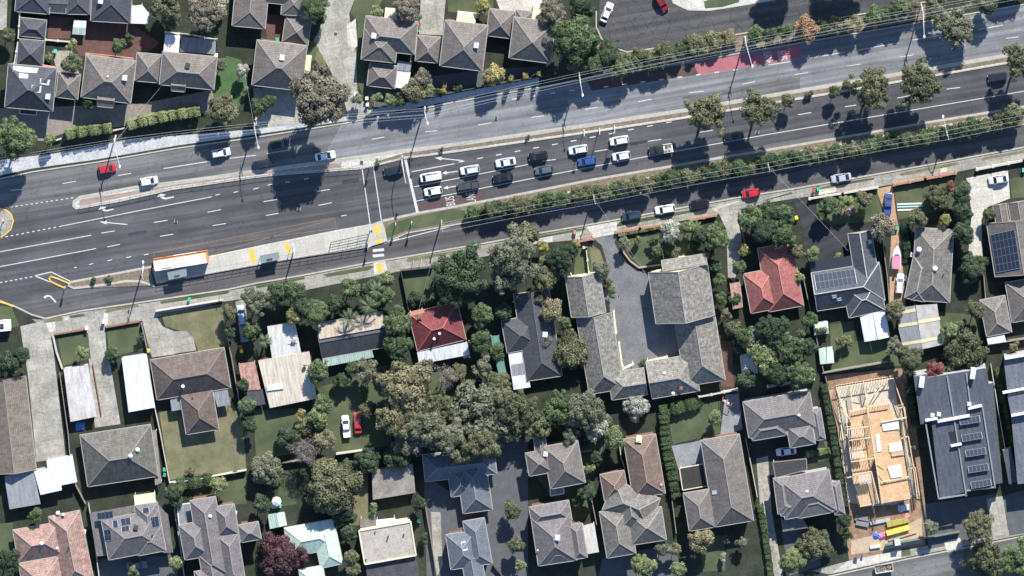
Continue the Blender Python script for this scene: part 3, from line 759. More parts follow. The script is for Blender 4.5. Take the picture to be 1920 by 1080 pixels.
_br.inputs["Color1"].default_value = (.022, .03, .05, 1); _br.inputs["Color2"].default_value = (.024, .03, .05, 1); _br.inputs["Mortar"].default_value = (.13, .135, .145, 1)
_nt.links.new(_uv.outputs[0], _br.inputs[0]); _nt.links.new(_br.outputs[0], _b.inputs["Base Color"]); _b.inputs["Roughness"].default_value = 0.25
FASCIA = plain("pale_fascia", (0.40, 0.385, 0.355), 0.6)
FASCIA_DARK = plain("grey_fascia", (0.26, 0.26, 0.26), 0.6)

class Wing:
    def __init__(w, P, ends, z, pitch, idx=0):
        a, b, c = [at(x, y, z).xy for x, y in P]
        L = (b - a).length; d = (b - a) / L
        n = Vector((-d.y, d.x)); wd = (c - b).dot(n)
        q = [a, b, b + n * wd, a + n * wd]
        if abs(wd) > L * 1.02 and 'x' not in ends:     # ridge runs the other way
            q = [q[1], q[2], q[3], q[0]]
        ends = ends.replace('x', '')
        w.c = q; w.z = z + idx * 0.007; w.ends = ends
        w.L = (q[1] - q[0]).length; w.W = (q[2] - q[1]).length
        w.d = (q[1] - q[0]) / w.L; w.n = (q[2] - q[1]) / w.W
        w.t = math.tan(R(pitch * 1.1)); w.h = w.W / 2
        i0 = min(w.h, w.L / 2) if ends[0] == 'h' else 0; i1 = min(w.h, w.L / 2) if ends[1] == 'h' else 0
        w.i0, w.i1 = i0, i1
        m0 = (q[0] + q[3]) / 2; m1 = (q[1] + q[2]) / 2
        w.rz = w.z + w.h * w.t
        w.r0 = m0 + w.d * i0; w.r1 = m1 - w.d * i1
    def height(w, p):
        p = Vector(p[:2]) - w.c[0]
        u, v = p.dot(w.d), p.dot(w.n)
        if u < -.05 or v < -.05 or u > w.L + .05 or v > w.W + .05: return -1
        k = min(v, w.W - v)
        if w.ends[0] == 'h': k = min(k, u)
        if w.ends[1] == 'h': k = min(k, w.L - u)
        return w.z + k * w.t

class House:
    def __init__(h, name, label, cat, rm, spec, z=2.7, pitch=26, wall=BRICK, group=None, fascia=FASCIA, caps=True, inset=0.5, base=0.0):
        h.wings = []
        for i, s in enumerate(spec.split(';')):
            t = s.split(); v = [float(x) for x in t[:6]]
            e = t[6] if len(t) > 6 else 'hh'
            zz = float(t[7]) if len(t) > 7 else z
            pp = float(t[8]) if len(t) > 8 else pitch
            h.wings.append(Wing([(v[0], v[1]), (v[2], v[3]), (v[4], v[5])], e, zz, pp, i))
        c = sum((q for w in h.wings for q in w.c), Vector((0, 0))) / (4 * len(h.wings))
        h.root = empty(name, (c.x, c.y, 0), 0, label, cat, group)
        h.z = z; h.rm = RM[rm]; h.rk = rm; h.wallm = wall
        roof, wallb, gut, cap = MB(), MB(), MB(), MB()
        for i, w in enumerate(h.wings):
            q = [Vector((p.x, p.y, w.z)) for p in w.c]
            r0 = Vector((w.r0.x, w.r0.y, w.rz)); r1 = Vector((w.r1.x, w.r1.y, w.rz))
            sl = math.hypot(w.h, w.h * w.t)
            roof.face([q[0], q[1], r1, r0], [(0, 0), (w.L, 0), (w.L - w.i1, sl), (w.i0, sl)])
            roof.face([q[2], q[3], r0, r1], [(0, 0), (w.L, 0), (w.L - w.i0, sl), (w.i1, sl)])
            for e, a, b, r in ((w.ends[1], q[1], q[2], r1), (w.ends[0], q[3], q[0], r0)):
                if e == 'h': roof.face([a, b, r], [(0, 0), (w.W, 0), (w.W / 2, math.hypot(w.i1, w.h * w.t))])
                else:
                    dd = (w.d if e is w.ends[1] and r is r1 else -w.d) * -0.25
                    k = Vector((dd.x, dd.y, 0)); m = 0.4 / w.W
                    A = a.lerp(b, m); B = a.lerp(b, 1 - m)
                    wallb.face([A + k - Vector((0, 0, .1)), B + k - Vector((0, 0, .1)), r + k - Vector((0, 0, .15))])
                    cap.bar(a + Vector((0, 0, .03)), r + Vector((0, 0, .03)), .16, .14); cap.bar(b + Vector((0, 0, .03)), r + Vector((0, 0, .03)), .16, .14)
            if caps:
                up = Vector((0, 0, 0.04))
                if (r1 - r0).length > .2: cap.bar(r0 + up, r1 + up, .22, .08)
                if w.ends[0] == 'h': cap.bar(q[3] + up, r0 + up, .2, .07); cap.bar(q[0] + up, r0 + up, .2, .07)
                if w.ends[1] == 'h': cap.bar(q[1] + up, r1 + up, .2, .07); cap.bar(q[2] + up, r1 + up, .2, .07)
            o = 0.05
            g = [w.c[0] - (w.d + w.n) * o, w.c[1] + (w.d - w.n) * o, w.c[2] + (w.d + w.n) * o, w.c[3] - (w.d - w.n) * o]
            for k in range(4):
                a, b = g[k], g[(k + 1) % 4]
                e = w.ends[1] if k == 1 else (w.ends[0] if k == 3 else 'h')
                if e == 'h':
                    gut.bar((a.x, a.y, w.z - .08 - i * .002), (b.x, b.y, w.z - .08 - i * .002), .15, .15)
            gut.face([(p.x, p.y, w.z - .11 - i * .003) for p in w.c][::-1])
            s_ = inset + i * 0.013
            if w.W > 2 * s_ + .4 and w.L > 2 * s_ + .4:
                k = [w.c[0] + (w.d + w.n) * s_, w.c[1] + (-w.d + w.n) * s_, w.c[2] - (w.d + w.n) * s_, w.c[3] + (w.d - w.n) * s_]
                wallb.prism([(p.x, p.y) for p in k], base, w.z - .06 - i * .004)
        wallb.build("wall", wall, h.root)
        h.roof = roof.build("roof", h.rm, h.root)
        gut.build("gutter", fascia, h.root)
        cap.build("ridge_cap", ridge_mat(rm), h.roof)
        # windows and a door on the longest wing
        w = h.wings[0]
        if w.L > 7 and inset < .9:
            for side in (0, 1):
                y0 = (inset - .02) if side == 0 else w.W - inset + .02
                nwin = max(1, int(w.L / 4.5))
                for j in range(nwin):
                    u = inset + 1.2 + (w.L - 2 * inset - 2.4) * (j + .5) / nwin
                    p = w.c[0] + w.d * u + w.n * y0
                    out = w.n * (-1 if side == 0 else 1)
                    win = MB(); fr = MB()
                    zc = w.z - 1.05; hw = .8; hh = .55
                    P = lambda du, dz, k: Vector((p.x + w.d.x * du + out.x * k, p.y + w.d.y * du + out.y * k, zc + dz))
                    win.face([P(-hw, -hh, .03), P(hw, -hh, .03), P(hw, hh, .03), P(-hw, hh, .03)])
                    for A, B in (((-hw, -hh), (hw, -hh)), ((-hw, hh), (hw, hh)), ((-hw, -hh), (-hw, hh)), ((hw, -hh), (hw, hh)), ((0, -hh), (0, hh))):
                        fr.bar(P(*A, .05), P(*B, .05), .08)
                    wo = win.build("window", GLASS, h.root)
                    fr.build("window_frame", WHITE, wo)
    def rz(h, p):
        return max(w.height(p) for w in h.wings)
    def on(h, x, y, dz=0.0):
        z = h.z + .8
        for _ in range(6):
            p = at(x, y, z); k = h.rz(p)
            if k < 0: k = h.z
            z = k
        return at(x, y, z) + Vector((0, 0, dz))
    def vent(h, x, y, s=1.0, hgt=.75, m=None, name="rooftop_cooler"):
        p = h.on(x, y)
        mb = MB(); mb.box((p.x, p.y, p.z + hgt / 2 - .25), s, s, hgt + .5, -R(8)); mb.box((p.x, p.y, p.z + hgt + .05), s * 1.12, s * 1.12, .1, -R(8))
        o = mb.build(name, m or plain("cooler_casing", (.55, .57, .60), .5), h.root)
        g = MB()
        for k in range(4): g.box((p.x, p.y - s * .5 - .02, p.z + .1 + k * .15), s * .8, .03, .05, -R(8))
        g.build("louvre", DARK_METAL, o)
    def flue(h, x, y, m=None, hgt=.5, r=.13):
        p = h.on(x, y); mb = MB(); mb.tube([(p.x, p.y, p.z - .2), (p.x, p.y, p.z + hgt)], r); mb.tube([(p.x, p.y, p.z + hgt), (p.x, p.y, p.z + hgt + .12)], [r * 1.7, r * .9])
        mb.build("flue", m or WHITE, h.root)
    def chimney(h, x, y, s=.9, hgt=1.2, m=None):
        p = h.on(x, y); mb = MB(); mb.box((p.x, p.y, p.z + hgt / 2 - .3), s, s, hgt + .6, -R(8)); mb.box((p.x, p.y, p.z + hgt), s * 1.2, s * 1.2, .14, -R(8)); mb.box((p.x, p.y, p.z + hgt + .1), s * .5, s * .5, .2, -R(8))
        mb.build("chimney", m or BRICK, h.root)
    def dish(h, x, y, r=.4, m=None):
        p = h.on(x, y); mb = MB(); mb.tube([p, p + Vector((0, 0, .7))], .03)
        c = p + Vector((0, .1, .75)); ax = Vector((0.2, .7, .7)).normalized(); a = ax.orthogonal().normalized(); b = ax.cross(a)
        for k in range(12):
            t0, t1 = k * math.pi / 6, (k + 1) * math.pi / 6
            e0 = c + (a * math.cos(t0) + b * math.sin(t0)) * r + ax * .1; e1 = c + (a * math.cos(t1) + b * math.sin(t1)) * r + ax * .1
            mb.face([c, e0, e1])
        mb.bar(c, c + ax * .45, .03); mb.build("satellite_dish", m or plain("dish_grey", (.4, .4, .4), .5), h.root)
    def antenna(h, x, y):
        p = h.on(x, y); mb = MB(); mb.tube([p, p + Vector((0, 0, 1.8))], .03)
        t = p + Vector((0, 0, 1.75)); mb.bar(t + Vector((-.8, .2, 0)), t + Vector((.8, -.2, 0)), .04)
        for k in range(6):
            c = t + Vector((-.7 + k * .28, .17 - k * .07, 0)); mb.bar(c + Vector((.1, .35, 0)), c - Vector((.1, .35, 0)), .025)
        mb.build("tv_antenna", STEEL, h.root)
    def solar(h, quad, lift=.1):
        c = h.on(sum(q[0] for q in quad) / 4, sum(q[1] for q in quad) / 4); e = .15
        gx = (h.rz(c + Vector((e, 0, 0))) - h.rz(c - Vector((e, 0, 0)))) / (2 * e); gy = (h.rz(c + Vector((0, e, 0))) - h.rz(c - Vector((0, e, 0)))) / (2 * e)
        P = []
        for x, y in quad:
            z = c.z
            for _ in range(6):
                p = at(x, y, z); z = c.z + gx * (p.x - c.x) + gy * (p.y - c.y)
            P.append(at(x, y, z) + Vector((0, 0, lift)))
        L = (P[1] - P[0]).length; Wd = (P[3] - P[0]).length
        nl = max(1, round(L / 1.0)); nw = max(1, round(Wd / 1.65))
        mb = MB(); mb.face(P, [(0, 0), (nl, 0), (nl, nw * 1.65), (0, nw * 1.65)])
        o = mb.build("solar_panel", PV, h.root)
        fr = MB(); dn = Vector((0, 0, -.03))
        for k in range(4): fr.bar(P[k] + dn, P[(k + 1) % 4] + dn, .06, .06)
        fr.build("panel_frame", STEEL, o)
    def skylight(h, quad, m=None):
        P = [h.on(x, y, .12) for x, y in quad]
        mb = MB(); mb.face(P)
        o = mb.build("skylight", m or plain("skylight_glass", (.45, .52, .6), .15), h.root)
        fr = MB()
        for k in range(4): fr.bar(P[k] - Vector((0, 0, .05)), P[(k + 1) % 4] - Vector((0, 0, .05)), .1, .14)
        fr.build("skylight_frame", FASCIA, o)
    def slab(h, name, poly, z, mat, th=.12, posts=True, rim=None, label=None, zs=None):
        zz = zs or [z] * len(poly)
        P = [at(x, y, k) for (x, y), k in zip(poly, zz)]
        mb = MB()
        e0 = (P[1] - P[0]); L = e0.length; d = e0 / L; n = Vector((-d.y, d.x, 0))
        mb.face(P, [((p - P[0]).dot(d), (p - P[0]).dot(n)) for p in P])
        lo = [p - Vector((0, 0, th)) for p in P]
        mb.face(lo[::-1])
        for i in range(len(P)):
            j = (i + 1) % len(P); mb.face([lo[i], lo[j], P[j], P[i]])
        o = mb.build(name, mat, h.root if isinstance(h, House) else h)
        if label: o["label"] = label
        if rim:
            r = MB()
            for i in range(len(P)):
                j = (i + 1) % len(P); r.bar(P[i] - Vector((0, 0, .04)), P[j] - Vector((0, 0, .04)), .18, .2)
            r.build("edge_beam", rim, o)
        if posts:
            c = sum(P, Vector()) / len(P)
            for p in P:
                q = p + (c - p).normalized() * .25
                pm = MB(); pm.tube([(q.x, q.y, 0), (q.x, q.y, p.z - th)], .06, 6); pm.build("post", WHITE, o)
        return o
def slab_thing(name, label, cat, parts, group=None):
    """a free-standing flat-roofed thing; parts: (part, poly, z or heights, material, wall material or None)"""
    c = sum((at(x, y, 0) for x, y in parts[0][1]), Vector()) / len(parts[0][1])
    root = empty(name, (c.x, c.y, 0), 0, label, cat, group)
    for pn, poly, z, mat, wm in parts:
        zs = z if isinstance(z, list) else [z] * len(poly)
        o = House.slab(root, pn, poly, 0, mat, zs=zs, posts=wm is None)
        if wm is not None:
            P = [at(x, y, k) for (x, y), k in zip(poly, zs)]; c2 = sum(P, Vector()) / len(P)
            Q = [p + (c2 - p).normalized() * .3 for p in P]
            mb = MB(); mb.prism([(q.x, q.y) for q in Q], 0, [q.z - .14 for q in Q]); mb.build("wall", wm, root)
    return root

H = House
# ---- north-west villas
h = H("villa_unit", "slate grey villa roof of two linked hips at top left, cut by the top edge", "house", 'slate', "35 -60 28 21 92 27;126 -60 124 26 168 30;90 -14 128 -12 128 25 gg 2.9 12", 3.2, 24)
h = H("villa_unit", "larger slate villa beside the white carport, with a box cooler, cut by the top edge", "house", 'slate', "176 -60 170 39 244 47", 3.6, 24)
h.vent(189, 1); h.slab("carport_roof", [(247, 11), (266, 9), (280, 26), (277, 45), (246, 44)], 2.6, RM['white_corr'])
h = H("garage", "small dark hip-roofed garage in deep shade at the left edge, above the white-trimmed one", "garage", 'slate', "35 67 84 72 87 38", 2.5)
h = H("garage", "dark pyramid-roofed garage with white gutter beside the pale courtyard", "garage", 'slate', "35 73 84 77 79 124", 2.6)
h = slab_thing("garden_shed", "pale green garden shed behind the red brick courtyard", "shed", [("roof", [(139, 37), (162, 39), (161, 52), (137, 51)], [2.1, 2.1, 2.4, 2.4], RM['palegreen'], RENDER_GREY), ("skillion_roof", [(137, 51), (161, 52), (160, 66), (135, 64)], [2.4, 2.4, 2.1, 2.1], RM['green'], RENDER_GREY)])
h = H("villa_house", "slate hip-roofed villa with pale skylights and an orange deck, at the left edge", "house", 'slate', "16 120 106 128 101 209", 5.2)
h.vent(90, 180); h.skylight([(36, 137), (53, 139), (52, 147), (36, 146)]); h.skylight([(60, 159), (78, 161), (76, 174), (59, 171)]); h.skylight([(76, 147), (94, 150), (91, 160), (75, 157)])
h.skylight([(25, 123), (72, 128), (68, 137), (24, 134)], plain("sky_painted_glass", (.5, .55, .62), .2))  # pale pane colour has the sky's reflection painted in
h.slab("deck", [(80, 122), (107, 127), (104, 146), (78, 142)], 5.1, ORANGE_BRICK, .8, False); h.slab("porch_roof", [(38, 203), (69, 206), (68, 216), (37, 213)], 3.4, RM['slate'], .15, True, WHITE)
h = H("garage", "small brown-grey pyramid-roofed garage between the skylight villa and the courtyard tree", "garage", 'greybrown', "110 135 151 140 148 187", 4.2)
h = H("villa_house", "brown-grey hip-roofed villa with front porch gable and an orange brick terrace behind", "house", 'greybrown', "162 103 255 115 246 194;182 199 213 202 217 172 gg 4.8", 5.2)
h.vent(234, 145); h.flue(202, 143)
h = H("garage", "narrow brown-grey linking garage between two hip-roofed villas, with white gutter", "garage", 'greybrown', "257 99 304 103 297 155", 4.2)
h = H("villa_house", "brown-grey hip-roofed villa with white patio roof behind and cream bay at its side", "house", 'greybrown', "305 97 407 107 398 168;321 170 347 172 351 148 gg 4.8", 5.2)
h.vent(352, 122, m=DARK_METAL); h.slab("patio_roof", [(310, 64), (338, 67), (335, 99), (306, 97)], 2.9, RM['white_corr']); h.slab("deck_roof", [(340, 68), (405, 76), (404, 102), (338, 97)], 2.7, RM['polycarb']); h.slab("bay_roof", [(401, 105), (408, 106), (405, 141), (400, 140)], 3.6, CREAM, 3.5, False)
h = H("villa_house", "brown-grey villa of stepped hips cut by the top edge, left of the curved driveway", "house", 'greybrown', "445 -60 435 48 497 56;480 -60 575 -50 570 12 hh 3.9;530 -20 527 27 572 33 hh 3.7", 3.9, 24)
h = H("garage", "small grey-brown pyramid-roofed garage with white gutter next to the driveway tree", "garage", 'greybrown', "536 30 584 37 578 85", 3.0)
h = H("villa_house", "square brown-grey hip-roofed villa left of the big gum tree, cream bay on its right", "house", 'greybrown', "482 75 576 86 563 170", 5.0)
h.vent(529, 107); h.slab("bay_roof", [(572, 107), (584, 108), (581, 139), (569, 136)], 2.7, CREAM, 2.6, False)
h = H("villa_house", "brown-grey villa with cream back entry and stepped front hip, right of the curved driveway", "house", 'greybrown', "686 30 784 41 776 102;677 111 741 118 749 60", 4.4)
h.vent(701, 66); h.slab("entry_roof", [(722, 19), (752, 21), (750, 39), (720, 36)], 3.2, CREAM, 3.1, False)
h = H("garage", "small slate hip-roofed garage joined to a white carport, behind the road-front shrubs", "garage", 'greybrown', "693 118 745 124 738 166", 2.8)
h.slab("carport_roof", [(743, 133), (770, 136), (764, 167), (739, 164)], 2.5, RM['white_corr']); h.slab("glass_roof", [(746, 114), (772, 118), (769, 135), (743, 131)], 2.6, RM['polycarb'])
h = H("garage", "small grey-brown linking garage with pale valley lines, between two villas right of the driveway", "garage", 'greybrown', "783 66 826 70 820 118", 3.0)
h = H("villa_house", "long brown-grey hip-roofed villa with a cream entry at the back, mid-way along the top row", "house", 'greybrown', "835 38 915 48 904 133", 4.8)
h.vent(893, 84); h.slab("entry_roof", [(858, 25), (893, 29), (891, 45), (855, 41)], 3.2, CREAM, 3.1, False)
h = H("garage", "small dark linking garage left of the last villa of the top row", "garage", 'greybrown', "918 16 966 22 957 72", 3.0)
h = H("villa_house", "brown-grey villa at the right end of the top row, beside the large dark green tree", "house", 'greybrown', "964 32 1042 42 1028 118;968 18 998 22 992 60 hh 3.6", 4.6)
h.vent(1021, 75, m=DARK_METAL); h.slab("entry_roof", [(1000, 13), (1023, 17), (1020, 40), (997, 37)], 3.2, CREAM, 3.1, False)

# ---- south side, west
h = H("workshop_house", "long faded brown gable roof cut by the left edge, beside the concrete lane", "house", 'oldbrown', "48 705 68 880 -12 893 gg", 3.0, 19)
h = slab_thing("skillion_annexe", "grey and white metal annexe below the long faded gable, bottom left", "shed", [("grey_roof", [(8, 893), (63, 882), (76, 945), (18, 955)], 2.8, RM['grey_flat'], RENDER_GREY), ("white_roof", [(64, 884), (89, 878), (87, 864), (136, 855), (145, 904), (115, 910), (116, 919), (76, 928)], 3.1, RM['white_corr'], RENDER_GREY)])
h = slab_thing("garage", "white corrugated garage nearer the concrete lane, with rusty streaked edges", "garage", [("roof", [(119, 691), (165, 684), (181, 781), (132, 791)], [2.5, 2.7, 2.7, 2.5], RM['rusty_white'], RENDER_GREY)])
h = slab_thing("garage", "white corrugated garage against the brown hip-roofed house, rusted only at its top end", "garage", [("roof", [(228, 671), (275, 664), (291, 764), (241, 773)], [2.6, 2.8, 2.8, 2.6], RM['white_corr'], RENDER_GREY)])
h = H("brown_house", "T-shaped dark brown tiled house with two translucent pergolas, in the dry lawn", "house", 'brown', "282 675 420 652 432 727;337 740 398 730 414 804", 2.6, 26)
h.flue(343, 723, hgt=.9, r=.25); h.flue(361, 745, DARK_METAL)
h.slab("pergola_roof", [(398, 733), (427, 729), (432, 759), (408, 763)], 2.4, RM['polycarb']); h.slab("pergola_roof", [(319, 750), (336, 746), (340, 768), (322, 771)], 2.3, RM['polycarb'])
h = H("grey_house", "lichen-grey hip-roofed house with white chimney pots below the white garages", "house", 'lichen', "150 816 282 796 293 893", 2.8, 26)
h.flue(245, 853, WHITE, .8, .3); h.flue(258, 842, WHITE, .6, .3); h.slab("side_verandah_roof", [(281, 808), (293, 806), (303, 905), (291, 910)], 2.4, mottled("verandah_sheet", (.28, .25, .22), scale=1.0))
h = H("solar_house", "mauve-grey two-storey house with five small solar arrays and a cream awning", "house", 'mauve', "190 975 297 955 310 1030;252 948 295 942 303 1000 hh 4.6;226 1038 262 1032 255 985 hh 4.55;259 1042 311 1032 303 985 hh 4.57", 4.6, 22, wall=CREAM)
h.slab("lower_roof", [(168, 962), (250, 948), (290, 940), (315, 965), (325, 1036), (181, 1043)], 3.0, RM['mauve'], .2, False); h.slab("awning", [(251, 929), (291, 923), (292, 944), (253, 950)], 3.2, CREAM, .1)
for q in ([(182, 962), (211, 958), (212, 970), (183, 974)], [(211, 976), (220, 975), (222, 988), (212, 990)], [(225, 973), (244, 970), (246, 983), (228, 986)], [(228, 988), (242, 985), (243, 995), (228, 997)], [(282, 970), (296, 967), (299, 987), (286, 990)], [(267, 953), (279, 951), (280, 961), (268, 963)], [(195, 993), (207, 992), (210, 1013), (197, 1014)]):
    h.solar(q)
h.vent(255, 988, .9, .7, DARK_METAL); h.flue(286, 1002, DARK_METAL)
h = H("townhouse", "mauve-grey townhouse terrace of many stepped hips, bottom left beside the burgundy tree", "house", 'mauve', "356 939 404 931 428 1075;335 985 385 976 402 1040;400 951 439 945 450 1000;446 985 484 978 480 1012 hh 5.0;408 1006 446 1000 462 1090;373 1042 412 1035 425 1110;364 1072 400 1066 410 1120", 5.1, 26)
h.flue(394, 967, WHITE, .4, .25); h.slab("glass_pergola_roof", [(332, 947), (358, 943), (362, 982), (336, 985)], 2.8, RM['polycarb'], .1, True, WHITE)
h = H("terracotta_house", "mottled terracotta tiled house of L-shaped hips in the bottom left corner", "house", 'terracotta', "91 969 149 957 170 1090;24 994 110 979 120 1040;35 1057 110 1044 125 1110", 2.8, 26)
h.flue(78, 1018, WHITE, .5, .25); h.flue(107, 1027, WHITE, .4, .2); h.flue(129, 1025, DARK_METAL); h.dish(119, 964); h.flue(109, 961, WHITE, .5, .3)
# ---- second column
h = slab_thing("metal_roofed_house", "cream and white corrugated metal-roofed house with dish, between the green shrubs", "house", [("main_roof", [(484, 676), (580, 659), (594, 747), (506, 765)], [2.9, 2.9, 2.6, 2.6], RM['cream_corr'], BRICK), ("rear_roof", [(501, 612), (553, 604), (566, 668), (511, 678)], [2.5, 2.5, 2.8, 2.8], RM['white_rib'], BRICK)])
House.slab(h, "skylight_sheet", [(499, 722), (530, 717), (532, 729), (501, 733)], 3.05, RM['white_corr'], .05, False)
_c = at(572, 684, 3.0); mb = MB(); mb.tube([_c - Vector((0, 0, .2)), _c + Vector((0, 0, .5))], .04); mb.ball(_c + Vector((0, 0, .6)), .5, .15, .5); mb.build("satellite_dish", DARK_METAL, h)
mb = MB(); _c = at(551, 638, 2.8); mb.box(_c + Vector((0, 0, .3)), .9, .6, .8); mb.bar(_c + Vector((-1, 0, .6)), _c + Vector((1, .2, .6)), .1); mb.build("flue", STEEL, h)
h = slab_thing("carport", "rusty red-striped carport with a dark lean-to, left of the cream metal-roofed house", "carport", [("roof", [(447, 682), (478, 678), (489, 730), (456, 733)], 2.3, RM['rustred'], None), ("lean_to_roof", [(457, 735), (492, 730), (498, 758), (463, 763)], 2.1, RM['charcoal'], None)])
h = H("ribbed_house", "gabled house with beige front slope and dark ribbed rear slope, green verandah below", "house", 'charcoal', "593 607 717 585 728 650 gg", 2.7, 19)
_w = h.wings[0]
h.slab("front_roof_sheeting", [(594, 608), (716, 586), (721, 614), (599, 636)], 0, RM['beige_rib'], .05, False, zs=[2.72 + .08, 2.72 + .08, _w.rz + .07, _w.rz + .07])
h.slab("verandah_roof", [(604, 671), (697, 655), (701, 670), (608, 688)], 0, RM['green'], .1, zs=[2.7, 2.7, 2.4, 2.4]); h.dish(612, 676, .5, DARK_METAL)
h = H("red_house", "dark red tiled house half hidden by a tree, with a white verandah roof below", "house", 'darkred', "766 588 857 566 876 636", 2.7, 26)
h.slab("verandah_roof", [(782, 661), (876, 641), (881, 665), (786, 683)], 0, RM['white_corr'], .1, zs=[2.8, 2.8, 2.4, 2.4]); h.chimney(788, 593, .8, .9); h.flue(814, 634, WHITE, .9, .2); h.flue(824, 625, WHITE, .4, .2)
h.slab("porch_roof", [(767, 585), (793, 579), (797, 588), (772, 595)], 3.0, ORANGE_BRICK, .15)
h = slab_thing("carport", "long narrow sea-green carport against the charcoal house", "carport", [("roof", [(920, 630), (935, 629), (956, 730), (941, 732)], 2.5, RM['deepgreen'], None)])
h = H("charcoal_house", "charcoal tiled house beside the green carport, with a box cooler and white rear sheets", "house", 'charcoal', "963 551 1029 541 1050 705 gh;940 602 1004 590 1015 650", 2.7, 22)
h.vent(1022, 626); h.slab("rear_roof", [(953, 663), (980, 660), (995, 726), (963, 731)], 2.5, RM['white_corr'], .1); h.slab("translucent_sheet", [(958, 684), (983, 680), (988, 701), (961, 705)], 2.56, RM['polycarb'], .05, False)
# ---- U-shaped flats
h = H("courtyard_flats", "U-shaped block of flats with flecked grey tiles around an asphalt courtyard", "flats", 'pebble',
      "1060 520 1124 510 1137 585 gg 3.4;1081 597 1146 586 1172 728 gh 2.9;1140 700 1207 690 1214 740 hg 2.95;1211 679 1300 664 1309 733 gh 3.0;1230 607 1216 511 1326 494 ggx 4.6;1240 489 1323 476 1327 510 ggx 4.62;1266 606 1341 594 1360 712 gh 3.1",
      2.9, 27, wall=CREAM)
for q in ([(1149, 584), (1152, 583), (1157, 626), (1154, 627)], [(1159, 643), (1162, 642), (1169, 690), (1166, 691)], [(1212, 676), (1252, 667), (1253, 671), (1213, 680)], [(1166, 690), (1188, 680), (1189, 684), (1167, 694)]):
    h.slab("verandah_beam", q, 2.5, CREAM, .2, True)
h.flue(1245, 699, WHITE, .3, .2); h.dish(1262, 737, .4); h.chimney(1277, 727, .6, .8)
# ---- east of the flats
h = H("red_tiled_house", "faded red tiled house right of the flats, with a hipped side wing", "house", 'red', "1420 466 1485 454 1505 573;1394 514 1450 503 1462 577", 2.7, 26)
h.slab("carport_roof", [(1368, 532), (1388, 528), (1393, 576), (1374, 580)], 2.3, RM['rustred'])
h = H("charcoal_solar_house", "charcoal tiled house with a wide solar array above the white gabled pergola", "house", 'steelblue', "1521 512 1648 492 1658 563 gh;1590 438 1633 431 1660 580 gh;1592 596 1660 581 1650 520 hh 2.9", 2.8, 26)
h.slab("verandah_roof", [(1517, 491), (1599, 479), (1604, 500), (1521, 512)], 2.7, plain("dark_verandah_sheet", (.035, .04, .05), .25), .12)
h.solar([(1526, 515), (1602, 504), (1607, 532), (1531, 544)]); h.skylight([(1627, 450), (1633, 449), (1635, 456), (1629, 457)]); h.skylight([(1560, 554), (1568, 553), (1569, 557), (1561, 559)]); h.skylight([(1569, 560), (1577, 558), (1578, 563), (1570, 564)])
h.slab("pergola_roof", [(1612, 592), (1636, 587), (1645, 637), (1621, 641)], 0, RM['white_corr'], .1, zs=[2.6, 3.0, 3.0, 2.6]); h.slab("pergola_roof", [(1637, 587), (1660, 582), (1669, 632), (1646, 637)], 0, RM['white_corr'], .1, zs=[3.0, 2.6, 2.6, 3.0])
h = H("brown_tiled_house", "stone-brown tiled house between the boat driveway and the dark round trees", "house", 'stone', "1717 427 1788 431 1803 568;1713 480 1750 488 1752 570 hh 2.75", 2.7, 22)
h.flue(1723, 466, WHITE, .9, .35); h.flue(1753, 502, WHITE, .6, .35); h.antenna(1779, 490); h.flue(1769, 514, DARK_METAL)
mb = slab_thing("carport", "large striped grey and yellow gabled carport below the boat driveway", "carport",
    [("left_roof", [(1690, 577), (1716, 573), (1728, 654), (1694, 656), (1683, 610)], [2.6, 3.1, 3.1, 2.5, 2.5], RM['grey_flat'], None), ("right_roof", [(1717, 573), (1757, 570), (1768, 646), (1729, 655)], [3.1, 2.5, 2.5, 3.1], mottled("pale_fibro_sheet", (.46, .43, .40), scale=.8), None)])
YS = mottled("yellow_sheet", (.62, .55, .32), scale=1.2, amt=.1)
for q, z in (([(1689, 583), (1716, 578), (1717, 584), (1690, 589)], [2.7, 3.18, 3.18, 2.7]), ([(1684, 608), (1720, 603), (1721, 609), (1686, 614)], [2.6, 3.18, 3.18, 2.6]), ([(1690, 643), (1726, 637), (1727, 643), (1693, 648)], [2.6, 3.18, 3.18, 2.6]),
             ([(1721, 601), (1762, 594), (1763, 600), (1722, 607)], [3.18, 2.58, 2.58, 3.18]), ([(1726, 637), (1766, 630), (1767, 635), (1727, 643)], [3.18, 2.58, 2.58, 3.18])):
    House.slab(mb, "yellow_sheet", q, 0, YS, .04, False, zs=z)
h = H("solar_roofed_house", "grey tiled house at the right edge with a tall solar array and twin front gables", "house", 'greybrown', "1866 519 1850 419 1956 401 ggx;1862 385 1886 381 1894 435 gg;1890 381 1926 375 1934 425 gg;1885 530 1975 515 1985 590 hh 2.85", 3.0, 22)
h.solar([(1857, 440), (1902, 430), (1913, 502), (1868, 511)], .25)
h = H("stone_tiled_garage", "small stone-grey hip-roofed outbuilding left of the right-edge house, with white verandah", "garage", 'stone', "1837 563 1884 554 1898 622", 2.6, 24)
h.slab("verandah_roof", [(1850, 634), (1883, 627), (1887, 641), (1853, 646)], 2.3, RM['white_corr'])
h = slab_thing("garden_shed", "pale green shed with a split two-tone roof beside the dark hedge", "shed", [("roof", [(1525, 607), (1552, 602), (1553, 615), (1526, 619)], [1.9, 1.9, 2.2, 2.2], RM['palegreen'], RENDER_GREY), ("rear_roof", [(1526, 619), (1553, 615), (1555, 625), (1527, 629)], [2.2, 2.2, 1.9, 1.9], RM['green'], RENDER_GREY)])
